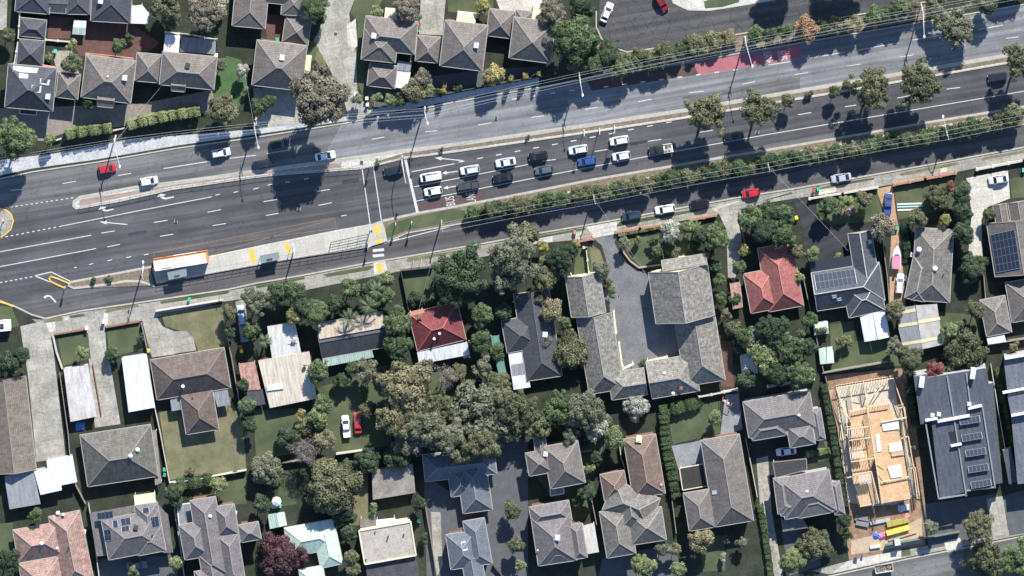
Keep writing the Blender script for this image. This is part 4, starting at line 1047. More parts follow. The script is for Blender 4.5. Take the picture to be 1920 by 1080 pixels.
h = slab_thing("garden_shed", "pale green shed with a centre ridge, lower of the two by the dark hedge", "shed", [("roof", [(1535, 655), (1549, 652), (1550, 682), (1538, 683)], [1.9, 2.2, 2.2, 1.9], RM['palegreen'], RENDER_GREY), ("rear_roof", [(1550, 652), (1562, 650), (1564, 680), (1551, 682)], [2.2, 1.9, 1.9, 2.2], RM['palegreen'], RENDER_GREY)])
h = slab_thing("garden_shed", "shabby white flat-roofed shed among bushes below the red tiled house", "shed", [("roof", [(1387, 667), (1417, 662), (1421, 700), (1391, 704)], 2.2, RM['rusty_white'], RENDER_GREY)])
# ---- bottom row
h = H("pale_green_house", "pale green metal-roofed house with hipped wings beside the burgundy tree", "house", 'palegreen', "533 990 622 974 632 1028 hh;584 984 626 975 641 1057 hh;560 1068 605 1060 612 1100 hh", 2.8, 23, wall=WHITE)
h = slab_thing("garden_shed", "small mint green gabled shed beside the back lawn path", "shed", [("left_roof", [(502, 966), (519, 963), (524, 988), (506, 992)], [2.0, 2.4, 2.4, 2.0], RM['green'], RENDER_GREY), ("right_roof", [(519, 963), (534, 961), (538, 985), (524, 988)], [2.4, 2.0, 2.0, 2.4], RM['palegreen'], RENDER_GREY)])
h = slab_thing("garage", "weathered flat-roofed grey garage in the dappled shade, bottom centre", "garage", [("roof", [(697, 882), (774, 870), (779, 924), (699, 937)], 2.6, mottled("stained_concrete_roof", (.30, .27, .235), (.17, .155, .14), scale=.6, fine=3.), BRICK)])
h = slab_thing("flat_roofed_house", "boxy house with beige flat roof and dark lower roof, at the bottom edge", "house", [("roof", [(673, 995), (770, 978), (780, 1041), (684, 1058)], 5.2, RM['membrane'], CREAM), ("lower_roof", [(685, 1060), (780, 1043), (790, 1100), (694, 1116)], 4.4, RM['darkmembrane'], CREAM)])
House.slab(h, "awning", [(705, 975), (741, 971), (742, 981), (706, 986)], 3.0, WHITE, .1); House.slab(h, "porch_roof", [(675, 973), (704, 969), (706, 987), (678, 991)], 2.8, mottled("old_porch_sheet", (.2, .18, .16), scale=1.), .1)
mb = MB()
for a, b in (([673, 995], [770, 978]), ([770, 978], [780, 1041]), ([780, 1041], [684, 1058]), ([684, 1058], [673, 995])): mb.bar(at(*a, 5.25), at(*b, 5.25), .3, .35)
mb.build("parapet", CREAM, h)
mb = MB()
for x, y, k in ((728, 1005, .9), (757, 1002, .5), (686, 1049, .4), (703, 998, .3)): p = at(x, y, 5.2); mb.tube([p, p + Vector((0, 0, k))], .18)
mb.build("flue", DARK_METAL, h)
h = H("shaded_house", "grey tiled house lying in the dappled shade of the large olive gum tree", "house", 'modern', "792 853 926 838 932 888;855 870 910 862 924 955;838 880 880 873 888 925 hh 2.7", 2.8, 24)
h = H("grey_townhouse", "pale grey tiled townhouse with a pale skylight, bottom centre beside the shaded driveway", "house", 'modern', "868 978 908 971 922 1056 hh;836 1003 890 995 900 1060 hh;865 1050 902 1043 912 1100 gh 4.5", 4.6, 24)
h.skylight([(864, 1016), (873, 1014), (877, 1031), (868, 1033)], plain("sky_painted_glass", (.5, .55, .62), .2))  # same pane colour, sky reflection painted in
h = H("slate_townhouse", "slate tiled townhouse with a north gable beneath the big gum, above its white-carport neighbour", "house", 'greybrown', "1018 838 1083 826 1096 905;985 850 1030 842 1036 885 hh 5.0;1000 820 1022 817 1027 850 gg 4.8", 5.1, 26)
h.vent(1023, 850, .9); h.slab("glass_roof", [(1062, 825), (1082, 822), (1085, 849), (1065, 853)], 3.4, RM['polycarb'], .1, True, WHITE); h.slab("white_awning", [(987, 881), (1010, 877), (1012, 884), (988, 887)], 4.2, WHITE, .2, False)
h.slab("balcony_roof", [(1031, 916), (1056, 913), (1058, 925), (1032, 930)], 2.6, RM['polycarb'], .1, True, WHITE)
h = H("slate_townhouse", "mauve-grey tiled townhouse with a white carport at its right, bottom right of centre", "house", 'mauve', "996 972 1068 961 1082 1050;1066 985 1091 981 1101 1045 hh 5.0;992 951 1066 938 1073 975 hh 5.0;1028 1058 1068 1051 1062 1020 hh 5.05", 5.1, 26)
h.vent(1045, 1007); h.flue(1008, 1031); h.slab("carport_roof", [(1092, 986), (1114, 980), (1123, 1035), (1102, 1039)], 2.8, RM['white_rib'])
h = H("chestnut_house", "chestnut tiled house with a long narrow north wing and pale chimney, bottom centre right", "house", 'chestnut', "1169 824 1229 814 1246 925;1125 890 1170 882 1176 932 hh 4.9", 5.1, 25)
h.chimney(1198, 822, 1.1, 1.0, CREAM); h.flue(1240, 908)
h = H("stone_house", "stone-grey tiled house of crossing hips joined below the chestnut-roofed wing", "house", 'stone', "1152 900 1238 935 1262 1010 hh;1150 925 1205 916 1225 985;1124 960 1178 951 1212 1034;1175 960 1240 950 1262 1010", 5.1, 25)
h = H("mauve_long_house", "long mauve-brown tiled house with side wing and framed dark pergola, lower right", "house", 'greybrown', "1314 826 1386 814 1412 976;1281 925 1330 917 1395 979 hh", 5.1, 25)
h.skylight([(1335, 920), (1343, 919), (1344, 926), (1336, 927)])
h.slab("pergola_roof", [(1274, 878), (1319, 870), (1326, 911), (1280, 919)], 3.0, mottled("dark_mesh", (.05, .047, .045), scale=1.5), .1, True, CREAM)
h = H("mauve_townhouse", "mauve-grey two-storey house of stepped hips above the dark paved yard with the white sedan", "house", 'mauve', "1393 754 1518 733 1531 800;1405 790 1470 779 1478 815;1475 800 1522 792 1528 832 hh 4.9;1520 768 1538 765 1546 823 hh 4.6", 4.9, 24, wall=RENDER_GREY)
h.flue(1498, 778, WHITE, .3, .2)
h = H("mauve_townhouse", "mauve-grey two-storey house of many hips below the white sedan, left of the building site", "house", 'mauve', "1458 898 1554 880 1572 955;1450 897 1480 893 1490 960 hh 4.8;1497 972 1562 960 1552 912 hh 4.85;1556 905 1574 902 1583 963 hh 4.4;1465 968 1500 962 1494 930 hh 4.87", 4.9, 24, wall=RENDER_GREY)
h.flue(1513, 921, WHITE, .3, .2); h.slab("porch_roof", [(1464, 976), (1505, 970), (1515, 990), (1468, 997)], 2.9, RM['mauve'], .15)
h.slab("pergola_roof", [(1449, 867), (1512, 860), (1513, 881), (1454, 896)], 2.9, mottled("dark_shade_sheet", (.06, .06, .065), scale=1.5), .1, True, TIMBER_FENCE)
# modern dark building
h = slab_thing("modern_townhouses", "dark blue-grey modern townhouse block with white parapets and five rows of tilted solar panels", "townhouse block",
   [("roof", [(1738, 708), (1850, 690), (1878, 905), (1762, 935)], 6.2, RM['bluegrey'], RENDER_GREY), ("stair_roof", [(1713, 706), (1739, 701), (1746, 768), (1752, 790), (1726, 796)], 6.3, RM['bluegrey'], RENDER_GREY), ("lower_roof", [(1850, 720), (1862, 718), (1880, 905), (1870, 908)], 3.8, RM['bluegrey'], RENDER_GREY)])
for a, w in (("1735 788 1758 784", .45), ("1758 790 1818 779", .5), ("1815 766 1841 760", .45), ("1783 836 1803 832", .4)):
    a = [float(v) for v in a.split()]; mb = MB(); mb.bar(at(a[0], a[1], 6.7), at(a[2], a[3], 6.7), w, .9); mb.build("parapet", plain("parapet_white", (.66, .67, .68), .6), h)
for a in "1776 705 1789 785;1789 785 1812 930;1736 795 1760 935;1812 700 1820 765;1842 762 1866 915;1760 935 1812 927;1812 920 1866 913".split(';'):
    a = [float(v) for v in a.split()]; mb = MB(); mb.bar(at(a[0], a[1], 6.4), at(a[2], a[3], 6.4), .3, .4); mb.build("edge_capping", plain("capping_grey", (.22, .235, .26), .6), h)
House.slab(h, "well_shade_sheet", [(1778, 810), (1794, 808), (1799, 832), (1784, 835)], 6.24, plain("light_well_shade", (.02, .022, .026), .5), .04, False)  # flat dark sheet on the roof, coloured as the shade inside a recess
for k, (x, y) in enumerate(((1799, 787), (1803, 818), (1810, 847), (1815, 877), (1820, 906))):
    P = [at(x, y, 7.1), at(x + 36, y - 6, 7.1), at(x + 38, y + 6, 6.5), at(x + 2, y + 12, 6.5)]
    P = [at(x, y - 2, 6.5), at(x + 37, y - 8, 6.5), at(x + 39, y + 4, 7.1), at(x + 2, y + 10, 7.1)]
    m2 = MB(); m2.face(P, [(0, 0), (5, 0), (5, 1.65), (0, 1.65)]); o = m2.build("solar_panel", PV, h)
    fr = MB()
    for i in range(4): fr.bar(P[i] - Vector((0, 0, .04)), P[(i + 1) % 4] - Vector((0, 0, .04)), .08, .06)
    fr.bar(P[2], at(x + 39, y + 4, 6.2), .06); fr.bar(P[3], at(x + 2, y + 10, 6.2), .06); fr.build("panel_frame", STEEL, o)
for x, y, a, b in ((1728, 716, 1.1, 2.2), (1824, 700, 1.1, 2.2)):
    m2 = MB(); p = at(x, y, 7.2); m2.box((p.x, p.y, 7.0), a, b, 1.9, -R(8)); m2.build("chimney", plain("vent_white", (.74, .72, .68), .6), h)
for x, y in ((1817, 757), (1760, 776), (1748, 778)):
    m2 = MB(); p = at(x, y, 6.2); m2.box((p.x, p.y, 6.6), .9, .8, .8, -R(8)); m2.tube([(p.x, p.y, 7.0), (p.x, p.y, 7.08)], .3); m2.build("air_conditioner", plain("cooler_casing", (.55, .57, .60), .5), h)
h = slab_thing("modern_townhouses", "pale grey stepped modern townhouse block cut by the right edge", "townhouse block",
   [("upper_roof", [(1882, 674), (2000, 652), (2006, 712), (1889, 735)], 6.0, RM['modern'], RENDER_GREY), ("middle_roof", [(1889, 742), (2006, 716), (2014, 758), (1896, 778)], 6.4, RM['modern'], RENDER_GREY), ("lower_roof", [(1896, 781), (2016, 760), (2040, 890), (1908, 908)], 5.6, RM['modern'], RENDER_GREY), ("side_roof", [(1880, 845), (1896, 840), (1908, 902), (1892, 908)], 3.2, RM['bluegrey'], RENDER_GREY)])
mb = MB()
for a in ("1880 736 2006 713;1896 779 2014 758;1884 672 2000 652").split(';'):
    a = [float(v) for v in a.split()]; mb = MB(); mb.bar(at(a[0], a[1], 6.8), at(a[2], a[3], 6.8), .45, .8); mb.build("parapet", plain("parapet_white", (.66, .67, .68), .6), h)
# roofed trailer-house at the left edge
# ---- house under construction
PLY = mottled("plywood_flooring", (0.60, 0.395, 0.225), (0.50, 0.32, 0.175), scale=0.6, fine=2.5)
STUD = mottled("pine_framing", (0.66, 0.52, 0.35), (0.55, 0.43, 0.29), scale=1.5)
SLABC = mottled("fresh_floor_slab", (0.56, 0.50, 0.40), (0.46, 0.42, 0.35), scale=0.5)
c0 = at(1630, 840, 0); h = empty("timber_house_frame", (c0.x, c0.y, 0), 0, "half-built timber-framed house with plywood floors, right of the mauve two-storey houses", "building site")
def plate(name, poly, z, mat, th=.25):
    House.slab(h, name, poly, z, mat, th, False)
plate("ground_slab", [(1568, 727), (1675, 709), (1684, 765), (1700, 790), (1715, 930), (1680, 945), (1625, 950), (1585, 940)], .35, SLABC, .4)
def truss(poly):
    for k in range(9):
        mb = MB(); A = at(*poly[0], 5.0).lerp(at(*poly[1], 5.0), k / 8); B = at(*poly[3], 5.0).lerp(at(*poly[2], 5.0), k / 8); mb.bar(A, B, .12, .3); mb.build("roof_truss", plain("truss_pine", (.66, .62, .54), .7), h)
plate("plywood_floor", [(1628, 763), (1666, 757), (1680, 790), (1690, 830), (1708, 935), (1652, 944)], 3.0, PLY)
plate("plywood_floor", [(1594, 772), (1626, 765), (1640, 860), (1632, 880), (1648, 942), (1612, 950), (1600, 890)], 2.9, PLY)
plate("roof_truss_stack", [(1653, 792), (1684, 786), (1686, 804), (1656, 808)], 3.3, WHITE, .3)
plate("roof_truss_stack", [(1666, 833), (1690, 829), (1693, 844), (1668, 848)], 3.3, WHITE, .3)
plate("plywood_stack", [(1671, 849), (1694, 845), (1695, 853), (1672, 856)], 3.35, PLY, .3)
plate("roof_truss_stack", [(1664, 876), (1689, 872), (1692, 893), (1671, 897)], 3.3, WHITE, .3)
plate("stair_panel", [(1641, 815), (1649, 814), (1653, 846), (1645, 848)], 3.2, plain("pale_blue_board", (.55, .66, .68), .5), .1)
truss([(1588, 805), (1618, 800), (1620, 815), (1590, 820)])
truss([(1593, 845), (1616, 840), (1619, 856), (1596, 860)])
truss([(1610, 888), (1632, 884), (1634, 905), (1613, 909)])
def frame_wall(pts, z0, z1, sp=.6):
    mb = MB()
    for i in range(len(pts) - 1):
        A, B = at(*pts[i], z1), at(*pts[i + 1], z1); dz = Vector((0, 0, z1 - z0))
        mb.bar(A, B, .2, .14); mb.bar(A - dz, B - dz, .12, .1)
        n = max(1, int((B - A).length / sp))
        for k in range(n + 1):
            q = A.lerp(B, k / n); mb.bar(q, q - dz, .12, .07)
    mb.build("wall_frame", STUD, h)
for a, z0, z1 in (("1568 727 1586 780 1600 900 1612 950 1648 943", .4, 2.9), ("1675 709 1695 768 1712 870 1720 935", .4, 2.9), ("1568 727 1675 709", .4, 2.6), ("1620 719 1627 764", .4, 2.6), ("1594 728 1600 772", .4, 2.6), ("1628 763 1668 757", 3.0, 4.2), ("1626 765 1641 860 1655 945", 3.0, 5.4), ("1594 772 1627 765", 2.9, 4.0),
                  ("1590 805 1632 799", 2.9, 5.2), ("1592 826 1634 820", 2.9, 5.2), ("1596 866 1645 858", 2.9, 5.2), ("1600 890 1634 884", 2.9, 5.2), ("1652 792 1700 783", 3.0, 3.6), ("1652 904 1704 894", 3.0, 3.6), ("1586 816 1590 815 1596 845", .4, 2.9), ("1588 896 1600 893 1612 950", .4, 2.9), ("1690 770 1697 830 1706 870", .4, 2.9), ("1708 878 1716 876 1724 930", .4, 2.9), ("1684 765 1696 763 1703 818 1690 822", .4, 2.9), ("1634 884 1648 942", 2.9, 5.2)):
    v = [float(x) for x in a.split()]; frame_wall(list(zip(v[::2], v[1::2])), z0, z1)
mb = MB()
for a, b, z0, z1 in (((1570, 735), (1592, 785), .5, 3.2), ((1572, 760), (1590, 740), .5, 3.0), ((1622, 760), (1628, 722), 3.2, .6), ((1604, 730), (1612, 756), 2.8, .5), ((1630, 750), (1650, 722), 2.9, .5), ((1640, 740), (1664, 716), 2.9, .5), ((1576, 790), (1582, 830), .5, 3.0), ((1580, 835), (1586, 800), .5, 3.0), ((1716, 900), (1725, 935), 2.9, .5), ((1640, 868), (1658, 880), 3.2, 3.1), ((1644, 885), (1660, 906), 3.15, 3.2)):
    mb = MB(); mb.bar(at(*a, z0), at(*b, z1), .16, .12); mb.build("brace", STUD, h)
# ---------------------------------------------------------------- vehicles
def paint(c, metal=0.0):
    key = ("paint", c)
    if key not in _M:
        m, nt, b = nodes_of("car_paint")
        b.inputs["Base Color"].default_value = (*c, 1); b.inputs["Roughness"].default_value = 0.32; b.inputs["Metallic"].default_value = metal
        b.inputs["Coat Weight"].default_value = 0.6; b.inputs["Coat Roughness"].default_value = 0.06
        _M[key] = m
    return _M[key]
LAMP = plain("lamp_glass", (.6, .62, .65), .15); TAIL = plain("tail_lamp_red", (.35, .02, .02), .2); RIM = plain("alloy_rim", (.45, .45, .46), .35, .7); PLASTIC = plain("black_trim", (.02, .02, .022), .6)
PAINT0 = paint((.5, .5, .5))
# kind: length, width, height, bonnet height, boot height, cabin base front/rear (fraction of length from the nose), roof front/rear
KINDS_CAR = {
 'hatch': (4.2, 1.78, 1.48, .92, .98, .20, .99, .40, .90), 'sedan': (4.7, 1.83, 1.46, .90, .98, .24, .90, .40, .72),
 'suv': (4.6, 1.86, 1.68, 1.05, 1.10, .21, .985, .37, .91), 'wagon': (4.7, 1.82, 1.50, .92, 1.0, .22, .985, .39, .90),
 'ute': (5.2, 1.86, 1.78, 1.08, 1.05, .22, .66, .36, .60), 'van': (5.2, 1.95, 2.05, 1.15, 1.2, .10, .99, .26, .97)}
def car_proto(kind):
    L, W, Hh, hb, ht, c0, c1, r0, r1 = KINDS_CAR[kind]
    root = empty("car", (0, 0, 0))
    X = lambda f: L / 2 - f * L
    hw = W / 2
    def put(name, mb, mat, par=root, smooth=False):
        me = mb.mesh(name, mat, smooth); o = bpy.data.objects.new(name, me); COL.objects.link(o); o.parent = par; return o
    def hz(f):   # shoulder-line height along the body
        if f < c0: return hb - .16 * (1 - f / c0) ** 2
        if f > c1: return ht
        return hb + (ht - hb) * (f - c0) / (c1 - c0)
    def wz(f):   # half width in plan
        e = min(f, 1 - f)
        return hw * (1 - .26 * max(0, 1 - e / .075) ** 2 - .05 * max(0, 1 - e / .25))
    fs = [0, .015, .04, .08, .14, c0, .3, .42, .55, .68, .8, .9, .95, .98, 1.0]
    fs = sorted(set(fs + [c1]))
    mb = MB(); rings = []
    for f in fs:
        x, w, zt = X(f), wz(f), hz(f)
        dip = .12 if f in (0, 1.0) else (.04 if f in (.015, .98) else 0)
        zb = .24 + (.1 if f in (0, 1.0) else 0)
        rings.append([(x, -w * .94, zb), (x, -w, .45), (x, -w * .99, zt * .78), (x, -w * .90, zt - dip), (x, -w * .5, zt + .03 - dip), (x, w * .5, zt + .03 - dip), (x, w * .90, zt - dip), (x, w * .99, zt * .78), (x, w, .45), (x, w * .94, zb)])
    for i in range(len(rings) - 1):
        for k in range(9): mb.face([rings[i][k], rings[i][k + 1], rings[i + 1][k + 1], rings[i + 1][k]])
    mb.face(rings[0][::-1]); mb.face(rings[-1])
    body = put("body", mb, PAINT0, smooth=False)
    # greenhouse
    def base(f, s): return Vector((X(f), s * wz(f) * .90, hz(f) + .0))
    def top(f, s, k=.74): return Vector((X(f), s * hw * k, Hh - (.05 if f in (r0, r1) else 0)))
    mid = (r0 + r1) / 2
    roof = MB()
    rows = [[top(f, -1), Vector((X(f), -hw * .45, Hh + (.02 if f == mid else -.02))), Vector((X(f), hw * .45, Hh + (.02 if f == mid else -.02))), top(f, 1)] for f in (r0, mid, r1)]
    for i in range(2):
        for k in range(3): roof.face([rows[i][k], rows[i][k + 1], rows[i + 1][k + 1], rows[i + 1][k]])
    for s in (-1, 1):   # pillars
        for a, b in ((base(c0 + .02, s), top(r0, s)), (base((c0 + c1) / 2 + .02, s), top(mid, s)), (base(c1 - .015, s), top(r1, s))): roof.bar(a, b, .09, .07)
    put("roof", roof, PAINT0)
    if kind in ('suv', 'wagon', 'van'):
        for s in (-1, 1):
            rr = MB(); rr.bar(Vector((X(r0 + .03), s * hw * .68, Hh + .06)), Vector((X(r1 - .03), s * hw * .68, Hh + .06)), .05); put("roof_rail", rr, STEEL if kind != 'suv' else PLASTIC)
    e = .03
    ws = MB(); ws.face([base(c0, -1) * 1 + Vector((0, .06, 0)), base(c0, 1) - Vector((0, .06, 0)), top(r0, 1), top(r0, -1)]); put("windscreen", ws, GLASS)
    rw = MB(); rw.face([base(c1, 1), base(c1, -1), top(r1, -1), top(r1, 1)]); put("rear_window", rw, GLASS)
    for s in (-1, 1):
        sw = MB(); sw.face([base(c0, s), base((c0 + c1) / 2, s), base(c1, s), top(r1, s), top(mid, s), top(r0, s)]); put("side_window", sw, GLASS)
        m = MB(); p = base(c0 + .05, s) + Vector((0, s * .14, .06)); m.box(p, .14, .2, .13); put("wing_mirror", m, PAINT0)
        hl = MB(); y = s * wz(.03) * .72; hl.box((X(.02) - .02, y, hz(.04) - .18), .22, .34, .16); put("headlight", hl, LAMP)
        tl = MB(); tl.box((X(.985), s * wz(.98) * .78, ht - .2), .1, .28, .2); put("tail_light", tl, TAIL)
        for f in (.18, .81):
            t = MB(); c = Vector((X(f), s * (hw - .1), .32))
            t.tube([c - Vector((0, .1, 0)), c + Vector((0, .1, 0))], .32, 14); w = put("wheel", t, RUBBER)
            r = MB(); r.tube([c - Vector((0, .11, 0)), c + Vector((0, .11, 0))], .2, 10); put("rim", r, RIM, w)
    if kind == 'ute':
        tr = MB(); tr.box((X(.82), 0, ht - .02), L * .32, W * .86, .02); put("tray_floor", tr, PLASTIC)
        for s in (-1, 1):
            q = MB(); q.box((X(.82), s * W * .46, ht + .1), L * .34, .07, .22); put("tray_side", q, PAINT0)
        q = MB(); q.box((X(.985), 0, ht + .1), .07, W * .9, .22); put("tailgate", q, PAINT0)
    if kind == 'van':
        for k in range(5):
            q = MB(); q.bar(Vector((X(r0 + .08 + k * .14), -hw * .62, Hh + .12)), Vector((X(r0 + .08 + k * .14), hw * .62, Hh + .12)), .06); put("rack_bar", q, STEEL)
    return root
PROTO = {}
def car(kind, x, y, heading, col, label, name=None, group=None, z=.012, metal=0.0, scale=1.0):
    """heading in degrees on the plan, 0 = east, counter-clockwise"""
    if kind not in PROTO:
        PROTO[kind] = o = car_proto(kind)
    else: o = copy_tree(PROTO[kind])
    o.name = name or {'van': 'van', 'ute': 'utility_truck'}.get(kind, 'car')
    p = at(x, y, .8); o.location = (p.x, p.y - LEAN * .8 + LEAN * z, z); o.rotation_euler = (0, 0, R(heading)); o.scale = (scale,) * 3
    for k in ("label", "category", "group"):
        if k in o: del o[k]
    tag(o, label, {'van': 'van', 'ute': 'ute'}.get(kind, 'car'), group)
    m = paint(col, metal)
    for ch in o.children:
        if ch.data.materials and ch.name.split('.')[0] in ("body", "roof", "wing_mirror", "tray_side", "tailgate"):
            ch.material_slots[0].link = 'OBJECT'; ch.material_slots[0].material = m
    return o
WH, SIL, BLK, DGR, RED, BLU, NAVY = (.80, .80, .80), (.50, .53, .57), (.012, .013, .015), (.045, .05, .058), (.42, .03, .035), (.03, .085, .26), (.03, .05, .085)
E_, W_ = 9.8, 189.8
G1 = "cars driving east on the far carriageway"; G2 = "cars queued at the stop line"; G3 = "cars parked on the service road"; G4 = "cars in yards and driveways"
for a in (
 ('hatch', 201, 315, E_, RED, "red car crossed by a light pole's shadow on the eastbound carriageway", G1), ('hatch', 279, 338, E_, WH, "white hatchback beside the nose of the brick-paved median", G1),
 ('suv', 414, 285, E_, WH, "white four-wheel drive at the edge of a tree shadow, eastbound", G1), ('suv', 523, 269, E_, BLK, "black car almost lost in the big gum tree's shade, nearer the kerb", G1),
 ('sedan', 493, 306, E_, (.02, .022, .025), "black sedan in the gum tree's shade beside the median", G1), ('sedan', 610, 291, E_, WH, "white sedan just leaving the big gum tree's shadow", G1),
 ('sedan', 738, 319, W_, (.02, .025, .035), "black sedan stopped across the stop line beneath the mast arm", G2), ('van', 808, 330, W_, WH, "white van with a roof rack at the head of the queue", G2),
 ('hatch', 812, 357, W_, (.82, .80, .72), "cream-white hatchback at the stop line beside the bus lane", G2), ('suv', 881, 317, W_, (.62, .68, .78), "pale silver-blue wagon directly behind the white van", G2),
 ('ute', 878, 346, W_, (.06, .065, .07), "dark grey utility above the LANE lettering", G2), ('sedan', 948, 303, W_, (.62, .68, .76), "silver-blue sedan third in the middle lane of the queue", G2),
 ('sedan', 943, 332, W_, BLK, "black sedan behind the dark grey utility, lower lane", G2), ('suv', 1009, 291, W_, BLK, "black four-wheel drive between two silver cars in the queue", G2),
 ('hatch', 1020, 317, W_, (.09, .11, .14), "slate grey coupe close to the bus-lane line", G2), ('suv', 1084, 279, W_, (.68, .72, .78), "silver-white car above the bright blue car", G2),
 ('hatch', 1101, 301, W_, BLU, "bright blue hatchback in the queue", G2), ('suv', 1161, 262, W_, WH, "white four-wheel drive half under a street sign, against the median", G2),
 ('hatch', 1165, 291, W_, (.66, .68, .72), "silver-white hatchback below the white four-wheel drive", G2), ('sedan', 1376, 254, W_, BLK, "black car in the shade of the median gum trees", G2),
 ('suv', 1870, 143, W_, (.02, .024, .032), "black four-wheel drive alone at the right end of the lower carriageway", G2),
 ('suv', 1184, 403, W_, NAVY, "dark blue four-wheel drive parked opposite the flats' driveway", G3), ('wagon', 1247, 391, W_, WH, "white car parked between the dark blue and the black car", G3),
 ('suv', 1312, 380, W_, BLK, "black car parked in tree shade on the service road", G3), ('hatch', 1408, 361, W_, (.5, .025, .03), "bright red car parked on the service road", G3),
 ('sedan', 1577, 332, W_, (.42, .43, .50), "lilac-silver sedan parked near the corner bins", G3),
 ('sedan', 1138, 22, 67, WH, "white sedan parked at an angle at the end of the side street", G4), ('suv', 1240, 3, -58, (.22, .015, .025), "dark red car cut by the top edge in the side street", G4),
 ('ute', 649, 798, 97, WH, "white utility on the grass beside a red car", G4), ('sedan', 671, 792, 93, (.5, .03, .05), "red sedan on the grass beside a white utility", G4),
 ('wagon', 453, 590, 98, (.45, .52, .60), "pale blue wagon in the narrow driveway between trees", G4), ('sedan', 257, 1058, 5, (.16, .17, .18), "grey sedan in shade below the solar-panelled house", G4),
 ('sedan', 1474, 845, 187, WH, "white sedan on the dark paved yard between two mauve houses", G4), ('sedan', 1872, 335, 189, (.58, .58, .58), "silver sedan on the pale driveway at the right edge", G4),
 ('ute', 1665, 380, 86, (.05, .09, .25), "dark blue utility at the top of the orange driveway", G4), ('wagon', 1687, 531, 84, (.78, .74, .72), "car under a dusty white cover behind the boat", G4)):
    k, x, y, hd, c, lb, g = a
    car(k, x, y, hd, c, lb, group=g, z=.012 if g != G4 else .15, scale=.94 if k in ('suv', 'ute', 'van') else .97)
# tray-back utility
o = car('ute', 1238, 278, W_, (.03, .032, .036), "dark tray-back utility carrying crates on a white tray", group=G2, scale=1.0)
p = o.location
def local(parent, name, mb, mat, smooth=False):
    me = mb.mesh(name, mat, smooth); q = bpy.data.objects.new(name, me); COL.objects.link(q); q.parent = parent; return q
mb = MB(); mb.box((-1.75, 0, 1.12), 2.1, 1.9, .1); local(o, "tray", mb, WHITE)
for s in (-1, 1): mb = MB(); mb.box((-1.75, s * .93, 1.28), 2.1, .06, .28); local(o, "tray_board", mb, WHITE)
for cx, cy, c in ((-1.3, .4, (.6, .45, .1)), (-1.5, -.4, (.1, .12, .14)), (-2.1, .2, (.65, .6, .45)), (-2.3, -.5, (.25, .2, .12))):
    mb = MB(); mb.box((cx, cy, 1.36), .55, .5, .38); q = MB(); q.box((cx, cy, 1.57), .45, .4, .05)
    cr = local(o, "crate", mb, plain("crate", c, .7)); local(cr, "lid", q, plain("crate_lid", sc(c, .7), .7))
# bus
b = empty("bus", at(340, 486, 0), R(E_ - .6 + 180), "white and orange route bus standing at the platform stop", "bus")
L, W, Hb = 12.4, 2.5, 3.05
BW = plain("bus_white", (.82, .82, .83), .35, coat=.4); BO = plain("bus_orange", (.72, .26, .07), .4, coat=.3)
mb = MB()
def rrect(l, w, r, n=4):
    out = []
    for sx, sy, a0 in ((1, 1, 0), (-1, 1, 90), (-1, -1, 180), (1, -1, 270)):
        for k in range(n + 1):
            t = R(a0 + 90 * k / n); out.append((sx * (l / 2 - r) + r * math.cos(t), sy * (w / 2 - r) + r * math.sin(t)))
    return out
mb.prism(rrect(L, W, .3), .35, 1.15); mb.prism(rrect(L - .02, W - .02, .3), 2.35, Hb - .12); local(b, "body", mb, BO)
mb = MB(); mb.prism(rrect(L - .06, W - .06, .28), 1.15, 2.35); local(b, "windows", mb, GLASS)
mb = MB(); mb.prism(rrect(L - .25, W - .3, .35), Hb - .12, Hb); local(b, "roof", mb, BW)
mb = MB(); mb.box((-5.95, 0, Hb - .06), .45, 2.2, .14); local(b, "rear_cowl", mb, BO)
mb = MB(); mb.box((3.3, -.1, Hb + .1), 2.2, 1.6, .2); mb.box((3.6, .2, Hb + .22), .4, .5, .06); mb.box((3.6, -.5, Hb + .22), .4, .5, .06); local(b, "air_conditioner", mb, plain("roof_unit_white", (.7, .7, .71), .5))
for x, y in ((-1.4, .2), (-4.4, .6), (-4.4, -.6)): mb = MB(); mb.box((x, y, Hb + .04), .9, .5, .06); local(b, "roof_hatch", mb, plain("hatch_grey", (.6, .6, .62), .5))
mb = MB(); mb.face([(L / 2 + .01, -1.05, 1.1), (L / 2 + .01, 1.05, 1.1), (L / 2 - .06, 1.0, 2.7), (L / 2 - .06, -1.0, 2.7)]); local(b, "windscreen", mb, GLASS)
for s in (-1, 1):
    for x in (3.6, -2.9):
        mb = MB(); mb.tube([(x, s * 1.0, .48), (x, s * 1.26, .48)], .48, 16); w = local(b, "wheel", mb, RUBBER); mb = MB(); mb.tube([(x, s * 1.1, .48), (x, s * 1.28, .48)], .26, 10); local(w, "rim", mb, RIM)
    mb = MB(); mb.box((L / 2, s * .95, .8), .08, .35, .2); local(b, "headlight", mb, LAMP)
    mb = MB(); mb.box((L / 2 + .1, s * 1.35, 2.2), .15, .18, .4); local(b, "wing_mirror", mb, PLASTIC)
for s in (3.9, .2): mb = MB(); mb.box((s, 1.255, 1.3), 1.1, .02, 1.9); local(b, "door", mb, GLASS)
mb = MB(); mb.box((-1.0, -1.256, .78), 5.2, .015, .65); local(b, "side_banner", mb, plain("banner_pale", (.72, .70, .66), .5))
